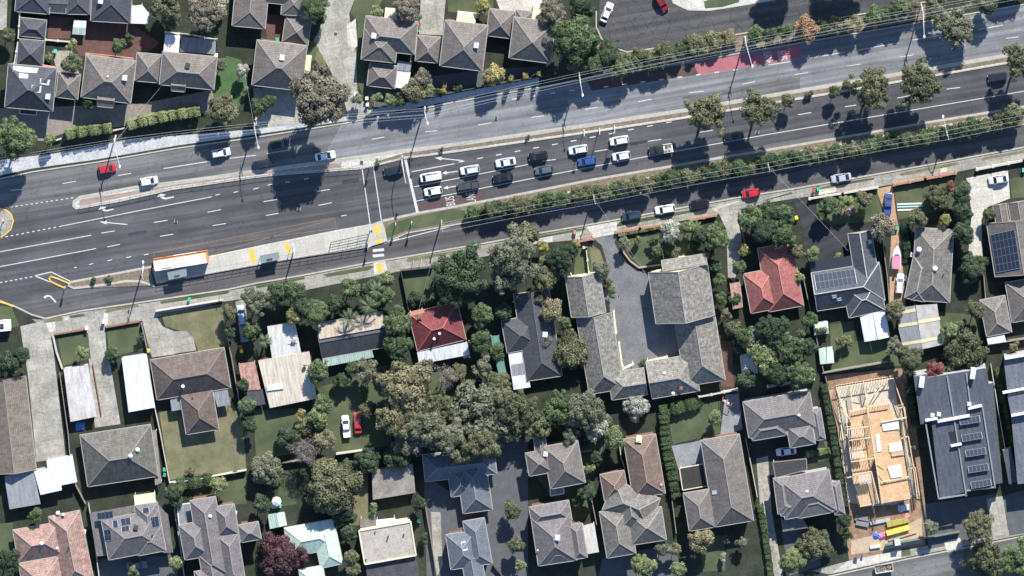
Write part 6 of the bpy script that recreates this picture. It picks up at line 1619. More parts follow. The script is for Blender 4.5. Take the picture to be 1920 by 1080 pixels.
rows("""
10 680 22|dark round|dark tree at the left edge below the caravan
40 668 17|dark round|dark bush beside the top of the concrete lane
28 690 16|olive round|olive bush above the long faded gable
155 660 12|light round|rounded green bush at the bottom of the left front lawn
211 665 16|green round|small round green tree beside the right white garage|3.6
262 635 8|dark round|dark climbing bush along the right front lawn fence
430 585 14|olive round|olive bush at the corner of the dry front lawn
432 625 10|dark round|dark bush along the fence beside the pale blue wagon
482 565 28|grey gum|grey-green tree right of the pale blue wagon
470 620 18|green round|green bush left of the white metal rear roof
520 552 22|dark round|dark green tree along the front yard right of the grey-green tree
552 548 22|green round|green tree near the footpath above the yellow tree
570 575 22|dark round|dark tree directly above the yellow-flowering tree
553 592 18|yellow round|yellow-flowering tree in the dense front garden
592 588 25|green round|green tree above the ribbed roof's left end
628 570 18|dark round|dark tree above the ribbed roof
657 542 20|green round|green tree beside the footpath left of the yellow crossing
690 545 19|dark round|dark tree among palms near the footpath
722 522 16|light round|light green tree just below the yellow crossing pad
722 555 18|green round|green tree below the light green corner tree
744 604 28|green round|upper of two round green trees beside the dark red roof
746 650 28|green round|lower of two round green trees beside the dark red roof
596 698 22|green round|round green tree at the cream metal roof's right side
688 694 22|grey gum|grey feathery tree below the green verandah
660 690 12|green round|small green shrub below the green verandah's end
462 760 17|green round|green tree along the fence right of the brown house
456 722 12|dark round|dark shrub beside the rusty carport
468 798 14|dark round|dark shrub at the lower end of the fence line
605 760 19|green round|small green tree at the cream metal roof's lower corner
598 782 20|light round|light green tree beside the back lawn
562 778 11|yellow round|yellow bush beneath the cream metal-roofed house
563 802 10|light round|light bush below the yellow bush
610 826 20|gumgold round|tan-leaved tree left of the white utility
500 880 33|grey gum|grey-green gum right of the dry back lawn|6
572 848 26|twig bare|bare grey branching tree by the back fence
620 910 54|olive round|big olive gum above the pale green house|10
644 962 26|dark round|dark green tree at the foot of the big olive gum|5
490 945 18|dark round|dark shrub left of the small mint shed
600 880 16|olive round|olive shrub on top of the big olive gum
530 1042 46|burgundy round|large burgundy-leaved tree at the bottom left|6
659 1044 15|olive round|olive tree between the pale green house and the flat roof
664 1068 14|olive round|lower olive bush at the bottom edge beside the flat roof
700 954 11|light round|spiky light green plant below the grey flat garage
786 945 14|dark round|dark tree beside the shaded driveway
868 508 50|dark gum|very large dark feathery tree by the footpath right of the crossing|11
838 545 22|green round|green bush below the dark feathery tree
962 478 48|grey gum|grey gum tree overhanging the service road|13
950 520 32|grey gum|smaller grey gum below the grey gum over the service road|10
986 440 24|olive round|olive tree reaching over the service road kerb
905 592 22|green round|upper green tree right of the dark red roof
898 640 21|green round|lower green tree right of the dark red roof
905 690 20|grey gum|thin grey tree beside the green carport
757 722 52|gumgold round|big golden-brown gum above the back lawns|12
790 700 24|gumbrown gum|grey-brown gum below the white verandah
835 705 22|twig bare|sparse grey twiggy tree below the white verandah
745 785 42|gumgold gum|golden-brown gum right of the red sedan|11
800 800 40|grey gum|grey gum between the golden gums and the largest olive-grey gum|11
905 785 76|grey gum|largest olive-grey gum in the middle of the back yards|11.5
930 722 28|olive round|olive tree between the thin grey tree and the largest olive-grey gum|6
822 758 26|olive wispy|olive gum over the lawn gap between golden and olive-grey gums|9
762 832 28|grey round|grey tree at the back fence below the golden gums|7
850 556 28|dark gum|dark spreading tree touching the dark red roof's top right|8
1010 800 24|olive gum|olive gum over the slate townhouse's north gable|8
1070 815 18|grey gum|thin grey tree over the slate townhouse's glass roof|7
955 762 36|olive gum|olive gum at the upper right of the largest olive-grey gum|11
868 845 30|olive gum|thin olive gum between the largest olive-grey gum and the grey tiled roof|10
690 770 18|olive round|olive shrub right of the red sedan beneath the golden gum|4
840 820 34|grey gum|grey gum at the lower left of the largest olive-grey gum|12
905 830 34|olive gum|olive gum shading the grey tiled roof|12
985 770 28|olive gum|olive gum at the right edge of the largest olive-grey gum|9
780 830 24|twig bare|pale bare-twigged tree by the back fence
1048 770 33|green gum|green gum left of the pale-crowned tree|9
1098 770 40|grey gum|grey gum below the courtyard flats' left corner|10
1116 802 21|pale gum|pale white-crowned tree beside the flats' grey gum
1070 660 41|olive round|olive tree between the charcoal house and the flats|6
1036 582 22|gumgold round|tawny olive tree above the charcoal house's cooler
1060 605 12|green round|green shrub between the charcoal house and the flats
1020 640 14|twig bare|bare twiggy tree over the charcoal roof
1055 485 28|dark round|round dark green tree left of the flats' driveway
1017 463 12|yellow round|yellow-green shrub on the footpath edge
1022 490 12|light round|lower yellow-green shrub left of the round dark tree
1081 457 8|yellow round|small yellow shrub at the flats' entry wall
1020 520 24|olive gum|olive tree below the round dark tree
1128 505 16|grey round|grey-green shrub at the flats' left wing
1147 548 11|green round|green shrub against the flats' left wing
1140 530 9|olive round|small shrub between the grey-green and green shrubs
1172 455 11|grey round|grey shrub inside the flats' brick wall
1195 452 9|olive round|small olive shrub inside the flats' brick wall
1205 682 8|green round|small green shrub in the courtyard's bottom corner
1346 445 26|green round|green tree at the flats' right front corner
1318 440 18|dark round|dark bush behind the flats' front wall
1342 500 12|green round|upper shrub along the flats' right side path
1350 525 12|green round|second shrub along the flats' right side path
1352 560 12|green round|third shrub along the flats' right side path
1362 590 10|gumgold round|tawny shrub along the flats' right side path
1258 432 20|pale palm_like|spiky pale plant behind the flats' front wall
1290 425 14|light round|light bush at the flats' front wall
1232 470 12|green round|green shrub beside the flats' front lawn
1410 408 23|green round|leftmost green shrub in the red tiled house's front garden
1442 398 20|dark round|dark shrub at the front of the red tiled house's garden
1472 402 20|green round|right green shrub at the front of the red tiled house's garden
1432 432 26|dark round|large dark shrub in the red tiled house's garden
1468 440 26|green round|green shrub in the red tiled house's garden
1395 470 11|yellow round|yellow shrub in the red tiled house's garden
1388 500 12|green round|green shrub left of the red tiled house
1492 470 15|olive round|olive shrub right of the red tiled house
1498 520 10|light round|light shrub on the path edge right of the red tiled house
1522 477 14|light round|light shrub at the charcoal house's front corner
1570 482 8|light round|small bush against the charcoal house's front
1555 385 18|green round|left green shrub on the lawn beyond the asphalt yard
1585 378 14|light round|light shrub on the lawn beyond the asphalt yard
1620 372 16|olive round|olive shrub on the lawn near the orange driveway
1540 405 12|green round|small green shrub on the asphalt yard's edge
1615 400 9|yellow round|yellow shrub by the asphalt yard lawn
1655 425 24|gumbrown round|olive-brown tree left of the orange driveway
1757 368 26|olive round|round olive tree behind the orange front wall|5
1803 362 19|dark round|uppermost dark round tree in the column by the pale driveway
1782 350 10|redleaf round|small red-leaved shrub behind the orange front wall
1806 395 19|dark round|second dark round tree in the column by the pale driveway
1808 435 21|dark round|third dark round tree in the column by the pale driveway
1822 502 29|dark round|largest dark round tree beside the solar-roofed house|5
1772 413 12|yellow round|yellow-green shrub above the brown tiled house
1720 408 18|olive round|olive shrub above the brown tiled house
1855 402 12|olive round|olive shrub at the solar-roofed house's front corner
1678 582 20|olive round|olive tree between the pergola and the striped carport
1676 650 16|grey gum|feathery grey tree at the carport's lower left
1706 674 25|olive round|olive tree below the striped carport
1808 655 45|olive gum|broad olive tree above the modern townhouses|6
1752 692 16|redleaf round|red-leaved tree above the modern townhouses
1830 580 18|olive round|olive tree left of the stone-grey outbuilding
1780 620 16|light round|light shrub right of the striped carport
1900 650 9|gumgold round|dry golden shrub below the right-edge outbuilding
1450 618 32|dark round|dark tree below the red tiled house's right corner
1482 650 32|green gum|green tree in the wild back garden
1520 600 15|green round|green shrub left of the upper green shed
1430 668 30|light wispy|olive tree in the wild back garden beside the white shed
1460 700 26|dark round|dark tree at the bottom of the wild back garden
1502 700 30|green round|green tree at the wild back garden's right fence
1400 630 20|green round|green shrub above the shabby white shed
1515 650 18|dark round|dark tree left of the two green sheds
1402 712 18|dark round|dark shrub below the shabby white shed
1420 640 24|grey wispy|grey feathery tree over the shabby white shed
1576 640 10|gumgold round|tawny shrub in the strip right of the green sheds
1194 761 27|pale round|round pale-leaved tree below the flats|4.5
1152 822 22|light round|light green tree left of the chestnut house's chimney
1138 790 12|grey round|grey shrub beside the pale-crowned tree
1340 785 14|light round|bright light green tree on the shaded lawn
1105 880 11|light round|light shrub at the fence left of the chestnut house
1100 925 16|dark round|dark bush between the two slate townhouses' fence
960 958 17|olive round|olive tree at the right of the shaded driveway
968 1022 16|olive round|second olive tree down the shaded driveway
976 1060 10|light round|small light tree at the bottom of the shaded driveway
1312 1014 23|gumgold round|golden-olive tree below the mauve long house
1207 1062 25|light round|round light tree at the bottom edge below the stone-grey house
1242 1028 15|grey round|grey palm-like shrub right of the stone-grey house
1266 1030 12|gumgold round|tawny shrub right of the stone-grey house
1272 1068 15|light round|light shrub at the bottom edge right of the round light tree
1360 1012 8|gumbrown round|brown shrub on the path below the mauve long house
1392 1018 10|grey round|grey-green shrub at the mauve long house's corner
1355 1045 8|pale round|white-flowering shrub by the red path
1530 1020 35|olive round|round olive tree below the many-hipped mauve house|5
1484 1050 25|light round|light green tree at the bottom beside the concrete driveway
1583 974 15|dark round|dark round shrub at the building site's left fence
1589 1002 10|green round|lower green shrub at the building site's left fence
1746 990 14|grey round|grey-leaved shrub left of the dark paved forecourt
1834 985 30|olive gum|olive street tree in front of the modern townhouses
1850 1048 40|olive wispy|spreading street tree with bare limbs by the bottom street|7
1910 1050 40|green gum|green street tree in the bottom right corner|7
1716 835 8|light round|small shrub between the building site and the modern townhouses
325 922 18|dark round|dark bush at the corner of the dry back lawn
330 940 13|green round|green bush above the townhouse terrace
411 910 16|light round|light green tree beside the back hedge
330 1055 14|light round|light tree right of the grey sedan
65 968 14|green round|rounded green bush above the terracotta roof
14 1050 25|dark round|dark tree in the bottom left corner
250 1072 10|light round|small light bush at the bottom edge below the grey sedan
358 885 8|olive round|small bush on the dry back lawn
440 885 5|olive round|little shrub at the dry back lawn's right side
""".replace("palm_like", "round"))
palm(655, 598, 20, "palm tree leaning over the ribbed roof, left of the other palm", 6.5)
palm(692, 574, 22, "palm tree over the ribbed roof's right end", 6.5)
palm(705, 545, 18, "palm tree nearest the footpath and yellow crossing", 6)
palm(1250, 440, 14, "small spiky palm behind the flats' front wall", 3)
palm(1304, 428, 15, "larger spiky palm behind the flats' front wall", 3)
palm(496, 640, 15, "yellowish palm beside the white metal rear roof", 3.5)
# ---------------------------------------------------------------- poles, wires, signals
POLEW = plain("pale_pole", (.60, .60, .58), .5)
WIREM = plain("wire_aluminium", (.50, .51, .53), .4, .2)
def pole(x, y, h, label, arm=None, cross=0, wood=False, cat="light pole", name="light_pole", group="light and power poles"):
    p = at(x, y, 0); root = empty(name, p, 0, label, cat, group)
    mb = MB(); mb.tube([(0, 0, 0), (0, 0, h * .5), (0, 0, h)], [.19, .16, .11], 8); local(root, "shaft", mb, TIMBER_POLE if wood else POLEW)
    if arm:
        e = at(arm[0], arm[1], h + .5) - p; mb = MB(); mb.tube([(0, 0, h - .4), (e.x * .4, e.y * .4, h + .2), e], [.085, .07, .06], 6); a = local(root, "arm", mb, POLEW)
        d = Vector((e.x, e.y, 0)).normalized(); mb = MB(); c = e + d * .3
        mb.ball(c, .24, .42, .12, 8, 5); local(a, "lamp_head", mb, WHITE)
    if cross:
        for k, dz in enumerate((.25, 1.1)[:cross]):
            mb = MB(); q = Vector((-.17, .985, 0)) * 1.1; mb.bar(-q + Vector((.12, 0, h - dz)), q + Vector((.12, 0, h - dz)), .12); c = local(root, "crossarm", mb, TIMBER_POLE)
            for s in (-.95, -.45, .45, .95):
                mb = MB(); mb.tube([q * s + Vector((.12, 0, h - dz)), q * s + Vector((.12, 0, h - dz + .2))], [.05, .04], 6); local(c, "insulator", mb, WHITE)
    return root
NP = [(-260, 335), (217, 254), (479, 224), (797, 196), (1086, 130), (1397, 69), (1727, 8), (2060, -52)]
pole(217, 254, 9.5, "light pole by the clipped hedges, its arm pointing at the red car", (224, 310), 2)
pole(479, 224, 9.5, "power pole on the sunlit footpath left of the big gum", (484, 274), 2)
pole(797, 196, 9.5, "power pole on the road edge below the big gum's right side", (801, 229), 2)
pole(1086, 130, 9.8, "light pole beside the large green tree at the end of the villas", (1092, 176), 2)
pole(1397, 69, 9.8, "light pole above the red lane beside the side street kerb", (1410, 122), 2)
pole(1727, 8, 9.8, "light pole left of the pale leaning gum at top right", (1733, 66), 2)
SP = [(828, 413), (1113, 360), (1439, 300), (1773, 240), (2090, 180)]
pole(828, 413, 7.0, "short power pole on the grass tip at the end of the shrub row", None, 1, True)
pole(1113, 360, 8.0, "power pole in the shrub row opposite the flats' driveway", None, 1, True)
pole(1439, 300, 8.0, "power pole in the shrub row just right of the parked red car", None, 1, True)
pole(1773, 240, 8.0, "light pole in the shrub row with its arm reaching over the main road", (1769, 221), 1)
pole(269, 500, 9.0, "tall pole at the tip of the narrow island left of the bus", (268, 494), 1)
pole(552, 466, 7.0, "slim pole on the bus platform between the two shelters", (549, 462))
def wire(name, label, pts, rad=.017, group="overhead wires"):
    mb = MB(); P = []
    for i in range(len(pts) - 1):
        a, b = pts[i], pts[i + 1]
        for k in range(8):
            t = k / 8; q = a.lerp(b, t); q.z -= .8 * 4 * t * (1 - t); P.append(q)
    P.append(pts[-1]); c = P[0].copy(); c.z = 0
    mb.tube(P, rad, 4, cap=False)
    o = mb.build(name, WIREM); return tag(o, label, "power line", group)
for off, dz, lb in ((-1.05, .0, "road-side"), (-.5, .0, "second"), (.5, .0, "third"), (1.05, .0, "house-side"), (-.5, -.9, "lower")):
    wire("power_line", lb + " wire of the power line along the top of the main road", [at(x, y, 0) + Vector((-.17, .985, 0)) * off + Vector((.12, 0, 9.5 + dz - .05)) for x, y in NP])
for off, lb in ((-1.0, "lower"), (.0, "middle"), (1.0, "upper")):
    wire("power_line", lb + " wire of the power line above the service-road shrubs", [at(x, y, 0) + Vector((-.17, .985, 0)) * off + Vector((.12, 0, 7.8)) for x, y in SP])
for i, (a, b) in enumerate((((217, 254), (330, 130)), ((479, 224), (455, 120)), ((1113, 360), (1215, 520)), ((1439, 300), (1590, 470)), ((828, 413), (780, 600)))):
    pa = at(*a, 0); pa.z = 8.5 if i < 2 else 7.5; pb = at(*b, 4.0)
    wire("service_wire", "thin service wire running from a pole to " + ("the white-patio villa", "the square brown-grey villa", "the courtyard flats", "the charcoal solar house", "the dark red roof")[i], [pa, pb], .02)
def signal(x, y, h, label, arm=None):
    p = at(x, y, 0); root = empty("traffic_signal", p, 0, label, "traffic signal")
    mb = MB(); mb.tube([(0, 0, 0), (0, 0, h)], [.12, .09], 8); local(root, "post", mb, POLEW)
    pts = [Vector((0, 0, h - .5))]
    if arm:
        e = at(*arm, h + 1.2) - p; mb = MB(); mb.tube([(0, 0, h - .2), (e.x * .1, e.y * .1, h + .6), (e.x * .4, e.y * .4, h + 1.1), e], [.11, .10, .09, .07], 8); local(root, "mast_arm", mb, POLEW); pts = [e - Vector((0, 0, .5)), Vector((0, 0, 3.2))]
    for q in pts:
        mb = MB(); mb.box(q + Vector((.2, 0, 0)), .3, .32, 1.0); hd = local(root, "signal_head", mb, DARK_METAL)
        for k, c in enumerate(((.4, .03, .03), (.4, .25, .03), (.03, .3, .12))):
            mb = MB(); mb.tube([q + Vector((.36, 0, .3 - k * .3)), q + Vector((.42, 0, .3 - k * .3))], .11, 8); local(hd, "lens", mb, plain("signal_lens", c, .2))
        mb = MB(); mb.box(q + Vector((.05, 0, 0)), .04, .6, 1.25); local(root, "backing_board", mb, DARK_METAL)
signal(754, 292, 5.6, "mast-arm traffic signal reaching over the stop line from the median", (761, 345))
signal(694, 309, 3.6, "post-top traffic signal at the end of the paved median by the crossing")
signal(742, 418, 3.6, "post-top traffic signal on the grass tip by the stop line")
signal(772, 415, 4.0, "slim traffic signal on the grass tip nearer the shrub row")
signal(695, 428, 3.8, "traffic signal on the platform beside the yellow crossing pads")
signal(690, 462, 3.2, "traffic signal at the platform end facing the service road")
signal(122, 537, 3.2, "traffic signal on the yellow-nosed left island")
signal(6, 412, 3.4, "traffic signal on the yellow-edged island at the left edge")
for x, y, lb, c in ((1095, 243, "flagpole on the median, leftmost of three", None), (1124, 240, "bare flagpole on the median between two others", None), (1152, 236, "flagpole on the median with a pale blue flag over the white four-wheel drive", (.62, .70, .80))):
    p = at(x, y, 0); root = empty("flagpole", p, 0, lb, "flagpole"); mb = MB(); mb.tube([(0, 0, 0), (0, 0, 7.2)], [.09, .05], 6); local(root, "shaft", mb, WHITE)
    if c or x == 1095:
        mb = MB(); w, hh = (1.0, 2.4) if c else (.5, 1.0)
        for k in range(5): mb.face([(k * w / 5, .1 * math.sin(k), 7.1), ((k + 1) * w / 5, .1 * math.sin(k + 1), 7.1), ((k + 1) * w / 5, .1 * math.sin(k + 1) - .6, 7.1 - hh), (k * w / 5, .1 * math.sin(k) - .6, 7.1 - hh)])
        local(root, "flag", mb, plain("flag_cloth", c or (.75, .70, .55), .8))
def sign(x, y, label, h=2.6, c=(.7, .7, .7)):
    p = at(x, y, 0); r_ = empty("road_sign", p, 0, label, "road sign"); mb = MB(); mb.tube([(0, 0, 0), (0, 0, h)], .05, 6); local(r_, "post", mb, STEEL); mb = MB(); mb.box((.06, 0, h - .35), .04, .6, .7); local(r_, "plate", mb, plain("sign_plate", c, .4))
for a in ((545, 462, "sign post on the platform beside the right shelter"), (775, 488, "small sign on the grass strip right of the crossing"), (790, 484, "white cabinet-like sign on the grass strip near the dark feathery tree"), (413, 553, "slim sign on the footpath near the dry lawn's corner"),
          (242, 590, "short sign on the footpath below the tall island pole"), (1338, 82, "sign on the verge above the red lane's start"), (1215, 135, "bus stop sign beside the worn red lane"), (930, 292, "keep-left sign")):
    if a[0] != 930: sign(*a)
# ------------------------------------------------ bus stop shelters, rails, fences
SHG = plain("shelter_glass_roof", (.20, .25, .26), .2)
def shelter(pts, label):
    c = sum((at(x, y, 0) for x, y in pts), Vector()) / 4; r_ = empty("bus_shelter", (c.x, c.y, .28), 0, label, "bus shelter")
    P = [at(x, y, 2.8) for x, y in pts]; mb = MB(); mb.prism([(p.x, p.y) for p in P], 2.72, 2.82, bottom=True); rf = mb.build("roof", SHG, r_)
    mb = MB(); P2 = [c.lerp(Vector((p.x, p.y, 0)), .3) for p in P]; mb.prism([(p.x, p.y) for p in P2], 2.83, 2.9); mb.build("roof_hatch", DARK_METAL, rf)
    for i in range(4):
        a, b = P[i], P[(i + 1) % 4]; mb = MB(); mb.bar(a, b, .1, .12); mb.build("edge_beam", STEEL, rf); mb = MB(); q = c.lerp(Vector((a.x, a.y, 0)), .9); mb.tube([(q.x, q.y, .28), (q.x, q.y, 2.72)], .05, 6); mb.build("post", STEEL, r_)
    mb = MB(); a = c.lerp(Vector((P[2].x, P[2].y, 0)), .85); b = c.lerp(Vector((P[3].x, P[3].y, 0)), .85); mb.face([(a.x, a.y, .4), (b.x, b.y, .4), (b.x, b.y, 2.5), (a.x, a.y, 2.5)]); mb.build("back_panel", SHG, r_)
    mb = MB(); mb.bar((a.x, a.y + .5, .75), (b.x, b.y + .5, .75), .4, .06); mb.build("bench", STEEL, r_)
shelter([(314, 511), (349, 504), (350, 517), (317, 524)], "grey shelter in the bus's shadow at the left end of the platform")
shelter([(487, 480), (522, 473), (524, 486), (489, 493)], "grey shelter on the sunlit middle of the platform")
def rail(pts, h, z0, label, gap=1.9, m=STEEL, name="guard_rail", cat="railing", rails=(1.0, .55), rad=.04):
    P = [at(x, y, z0) for x, y in pts]; c = P[0]; r_ = empty(name, c, 0, label, cat)
    for f in rails:
        mb = MB(); mb.tube([p + Vector((0, 0, h * f)) for p in P], rad, 6); mb.build("rail", m, r_)
    for i in range(len(P) - 1):
        n = max(1, round((P[i + 1] - P[i]).length / gap))
        for k in range(n + (i == len(P) - 2)):
            q = P[i].lerp(P[i + 1], k / n); mb = MB(); mb.tube([q, q + Vector((0, 0, h))], rad, 6); mb.build("post", m, r_)
rail([(296, 529), (517, 489), (690, 460)], 1.3, .28, "steel guard rail along the platform's service-road edge", 1.95, DARK_METAL)
rail([(619, 462), (621, 453), (690, 438), (688, 449), (619, 463)], 1.0, .28, "looped handrail on the platform ramp near the crossing", 2.2, DARK_METAL)
rail([(150, 387), (225, 373), (322, 351), (480, 329), (505, 326), (675, 313)], 1.1, ZB, "low pedestrian fence along the paved median", 2.4, DARK_METAL, "pedestrian_fence", "fence", (1.0,))
def fence(txt, label, m=TIMBER_FENCE, h=1.7, w=.1, cat="fence", name="fence", posts=False, capm=None):
    v = [float(q) for q in txt.split()]; pts = list(zip(v[::2], v[1::2])); P = [at(x, y, h) for x, y in pts]; c = P[0].copy(); c.z = 0
    r_ = empty(name, c, 0, label, cat); mb = MB()
    for i in range(len(P) - 1):
        a, b = P[i].copy(), P[i + 1].copy(); a.z = b.z = h / 2; mb.bar(a, b, w, h)
    mb.build("panel", m, r_)
    mb = MB()
    for i in range(len(P) - 1): mb.bar(P[i] + Vector((0, 0, .02)), P[i + 1] + Vector((0, 0, .02)), w + .07, .05)
    mb.build("capping", capm or m, r_)
    if posts:
        for i in range(len(P) - 1):
            n = max(1, round((P[i + 1] - P[i]).length / 3.5))
            for k in range(n + 1):
                q = P[i].lerp(P[i + 1], k / n); mb = MB(); mb.box((q.x, q.y, h * .55), w + .25, w + .25, h * 1.1, -R(8)); mb.build("pier", m, r_)
BRW = mottled("orange_brown_brick", (.38, .21, .15), scale=3., amt=.3); PALEWALL = mottled("pale_wall", (.52, .49, .43), scale=1., amt=.2); DARKF = mottled("dark_steel_fence", (.09, .09, .085), scale=1.)
for a in (
 ("100 628 160 618", "low dark brick wall before the left front lawn", BRICK, .9, .22, "wall"), ("198 614 262 603", "low dark brick wall before the right front lawn", BRICK, .9, .22, "wall"),
 ("99 628 106 660 117 692", "low concrete wall along the left front lawn's lane side", PALEWALL, .8, .35, "wall"), ("292 584 418 563", "white front fence casting a deep shadow on the dry lawn", PALEWALL, 1.4, .12, "fence"),
 ("265 606 277 662", "timber fence between right front lawn and the curved driveway", TIMBER_FENCE, 1.6, .1, "fence"), ("420 605 434 670 446 740 452 770", "grey paling fence right of the brown T-shaped house", TIMBER_FENCE, 1.7, .1, "fence"),
 ("290 764 301 815 318 906", "pale paling fence left of the dry back lawn", PALEWALL, 1.6, .1, "fence"), ("318 906 380 897 462 882", "pale paling fence at the bottom of the dry back lawn", PALEWALL, 1.6, .1, "fence"),
 ("112 700 128 815 134 895 160 945", "dark fence along the right of the concrete lane", TIMBER_FENCE, 1.6, .1, "fence"), ("174 682 190 778", "thin timber edging fence between left white garage and its driveway", BRICK, .6, .12, "fence"),
 ("752 508 812 501", "dark metal front fence beside the dark feathery tree", DARKF, 1.7, .1, "fence"), ("752 508 766 582", "dark side fence left of the small front lawn", DARKF, 1.6, .08, "fence"),
 ("630 852 702 842", "pale timber back fence below the two parked cars", PALEWALL, 1.7, .14, "fence"), ("530 868 590 860", "timber back fence behind the bare tree", TIMBER_FENCE, 1.6, .12, "fence"), ("668 870 694 866", "short pale fence beside the water tank", PALEWALL, 1.6, .12, "fence"),
 ("796 940 806 1000 820 1085", "paling fence left of the shaded driveway", TIMBER_FENCE, 1.7, .1, "fence"), ("1310 745 1382 731", "white rendered wall below the flats' right end", PALEWALL, 1.6, .18, "wall"),
 ("1542 700 1600 690 1664 679", "timber back fence at the top of the building site", TIMBER_FENCE, 1.8, .12, "fence"), ("1440 726 1526 711", "white rendered wall behind the upper mauve house", PALEWALL, 1.7, .2, "wall"),
 ("1506 520 1526 610 1545 700", "dark fence between the wild garden and the green sheds", TIMBER_FENCE, 1.7, .1, "fence"), ("1548 706 1570 800 1594 962", "timber fence at the building site's left side", TIMBER_FENCE, 1.6, .1, "fence"),
 ("1398 822 1408 870 1420 932", "white paling fence left of the long concrete driveway", PALEWALL, 1.6, .1, "fence"), ("1655 450 1664 520 1669 590", "dark fence left of the boat driveway", TIMBER_FENCE, 1.7, .1, "fence"),
 ("1676 347 1735 336 1792 325", "orange brick front wall before the round olive tree", BRW, 1.5, .3, "wall"), ("1518 373 1580 363 1645 352", "white rendered front wall beyond the asphalt yard", PALEWALL, 1.2, .25, "wall"),
 ("1832 318 1920 301 2000 286", "white balustrade wall at the right edge beside the silver sedan", PALEWALL, 1.2, .35, "wall"), ("1660 1023 1745 1008 1800 998", "green mesh temporary fence along the building site's front", mottled("green_mesh", (.16, .2, .17), scale=2.), 1.7, .06, "fence"),
 ("1102 900 1110 940 1119 985", "paling fence between slate townhouse and stone-grey house", TIMBER_FENCE, 1.7, .1, "fence"), ("327 955 336 1010 346 1085", "white fence between the solar house and the townhouse terrace", PALEWALL, 1.7, .12, "fence"),
 ("166 945 178 1020 186 1085", "pale fence left of the solar house", PALEWALL, 1.7, .1, "fence"), ("1155 436 1200 429 1242 422", "brown brick front wall left of the spiky palms", BRW, 1.0, .3, "wall"), ("1296 413 1342 404", "short brown brick front wall right of the spiky palms", BRW, 1.2, .3, "wall"),
 ("1164 460 1170 474 1182 490 1198 502 1240 496", "curved brick wall round the flats' front lawn", mottled("tan_brick", (.42, .32, .24), scale=3., amt=.25), .7, .25, "wall"), ("1241 465 1245 488", "cream divider wall on the flats' front lawn", PALEWALL, 1.1, .15, "wall"),
 ("1086 453 1112 448", "short brick wall left of the flats' driveway mouth", BRW, 1.3, .3, "wall"), ("1094 465 1099 466 1104 512", "white rendered wall between two lawns at the flats' left", PALEWALL, 1.5, .15, "wall"), ("1070 512 1073 520 1105 512", "low cream wall at the flats' left wing end", PALEWALL, .8, .2, "wall"),
 ("700 203 800 183 890 165 1012 143", "dark front fence behind the golden topiary balls", DARKF, 1.6, .12, "fence"), ("94 267 115 260", "low white wall at the top-left villas' gateway", PALEWALL, .9, .2, "wall"), ("212 245 234 240", "short white wall between the two clipped hedges", PALEWALL, .9, .2, "wall"),
 ("85 75 131 79", "low white wall beside the dark garage with white gutter", PALEWALL, 1.0, .15, "wall"), ("37 24 34 74 27 119", "tall white boundary wall left of the two dark garages", PALEWALL, 2.6, .2, "wall"), ("310 62 360 67 406 76", "white trellis wall behind the white-patio villa", PALEWALL, 1.8, .1, "wall"),
 ("1858 684 1872 770 1886 850 1896 910", "pale fence between the two modern townhouse blocks", PALEWALL, 1.6, .1, "fence"), ("1850 648 1885 641 1990 625", "fence below the stone-grey outbuilding", TIMBER_FENCE, 1.7, .12, "fence"), ("1386 396 1390 425 1397 458", "brown brick garden wall right of the concrete side drive", BRW, .7, .18, "wall"),
 ("1842 482 1848 560", "dark fence right of the largest dark round tree", TIMBER_FENCE, 1.6, .1, "fence"), ("1238 800 1250 860 1268 1000", "dark fence under the slim hedge column", TIMBER_FENCE, 1.5, .1, "fence"), ("1160 822 1165 860 1172 880", "pale frame fence left of the chestnut roof", PALEWALL, 1.6, .1, "fence"),
 ("1040 855 1110 845", "fence behind the slate townhouse", TIMBER_FENCE, 1.6, .1, "fence"), ("925 1060 945 1085", "dark low wall at the grey townhouse's drive", DARKF, 1.2, .15, "wall"), ("0 760 1 761", "", None, 0, 0, "")):
    if a[2] is not None: fence(a[0], a[1], a[2], a[3], a[4], a[5], "wall" if a[5] == "wall" else "fence", a[5] == "wall" and a[3] > .95)
for x, y, lb in ((667, 175, "gate pier at the driveway mouth under the big gum"), (688, 182, "upper gate pier left of the fence shrubs"), (689, 194, "lower gate pier left of the fence shrubs"), (195, 601, "letterbox pier between driveway and right front lawn"), (163, 613, "letterbox pier at the end of the left front wall")):
    p = at(x, y, 0); r_ = empty("gate_pier", p, 0, lb, "pier"); mb = MB(); mb.box((0, 0, .7), .55, .55, 1.4); local(r_, "column", mb, PALEWALL); mb = MB(); mb.box((0, 0, 1.45), .7, .7, .12); local(r_, "cap", mb, WHITE)
# ------------------------------------------------ bins
def bin_(x, y, lid, label, body=(.04, .07, .05)):
    p = at(x, y, 0); r_ = empty("wheelie_bin", (p.x, p.y, ZB), R(random.uniform(-25, 25)), label, "bin", "wheelie bins")
    mb = MB(); 
    for s in (0,):
        a = [(-.26, -.3, .08), (.26, -.3, .08), (.26, .3, .08), (-.26, .3, .08)]; t = [(-.31, -.38, 1.0), (.31, -.38, 1.0), (.31, .38, 1.0), (-.31, .38, 1.0)]
        for i in range(4): mb.face([a[i], a[(i + 1) % 4], t[(i + 1) % 4], t[i]])
    local(r_, "body", mb, plain("bin_body", body, .5)); mb = MB(); mb.box((0, 0, 1.04), .7, .84, .09); local(r_, "lid", mb, plain("bin_lid", lid, .5))
    mb = MB(); mb.tube([(-.34, .3, .12), (.34, .3, .12)], .12, 8); local(r_, "wheel", mb, RUBBER)
GL, YL, RL, TL_ = (.05, .45, .22), (.75, .6, .06), (.5, .06, .05), (.10, .55, .38)
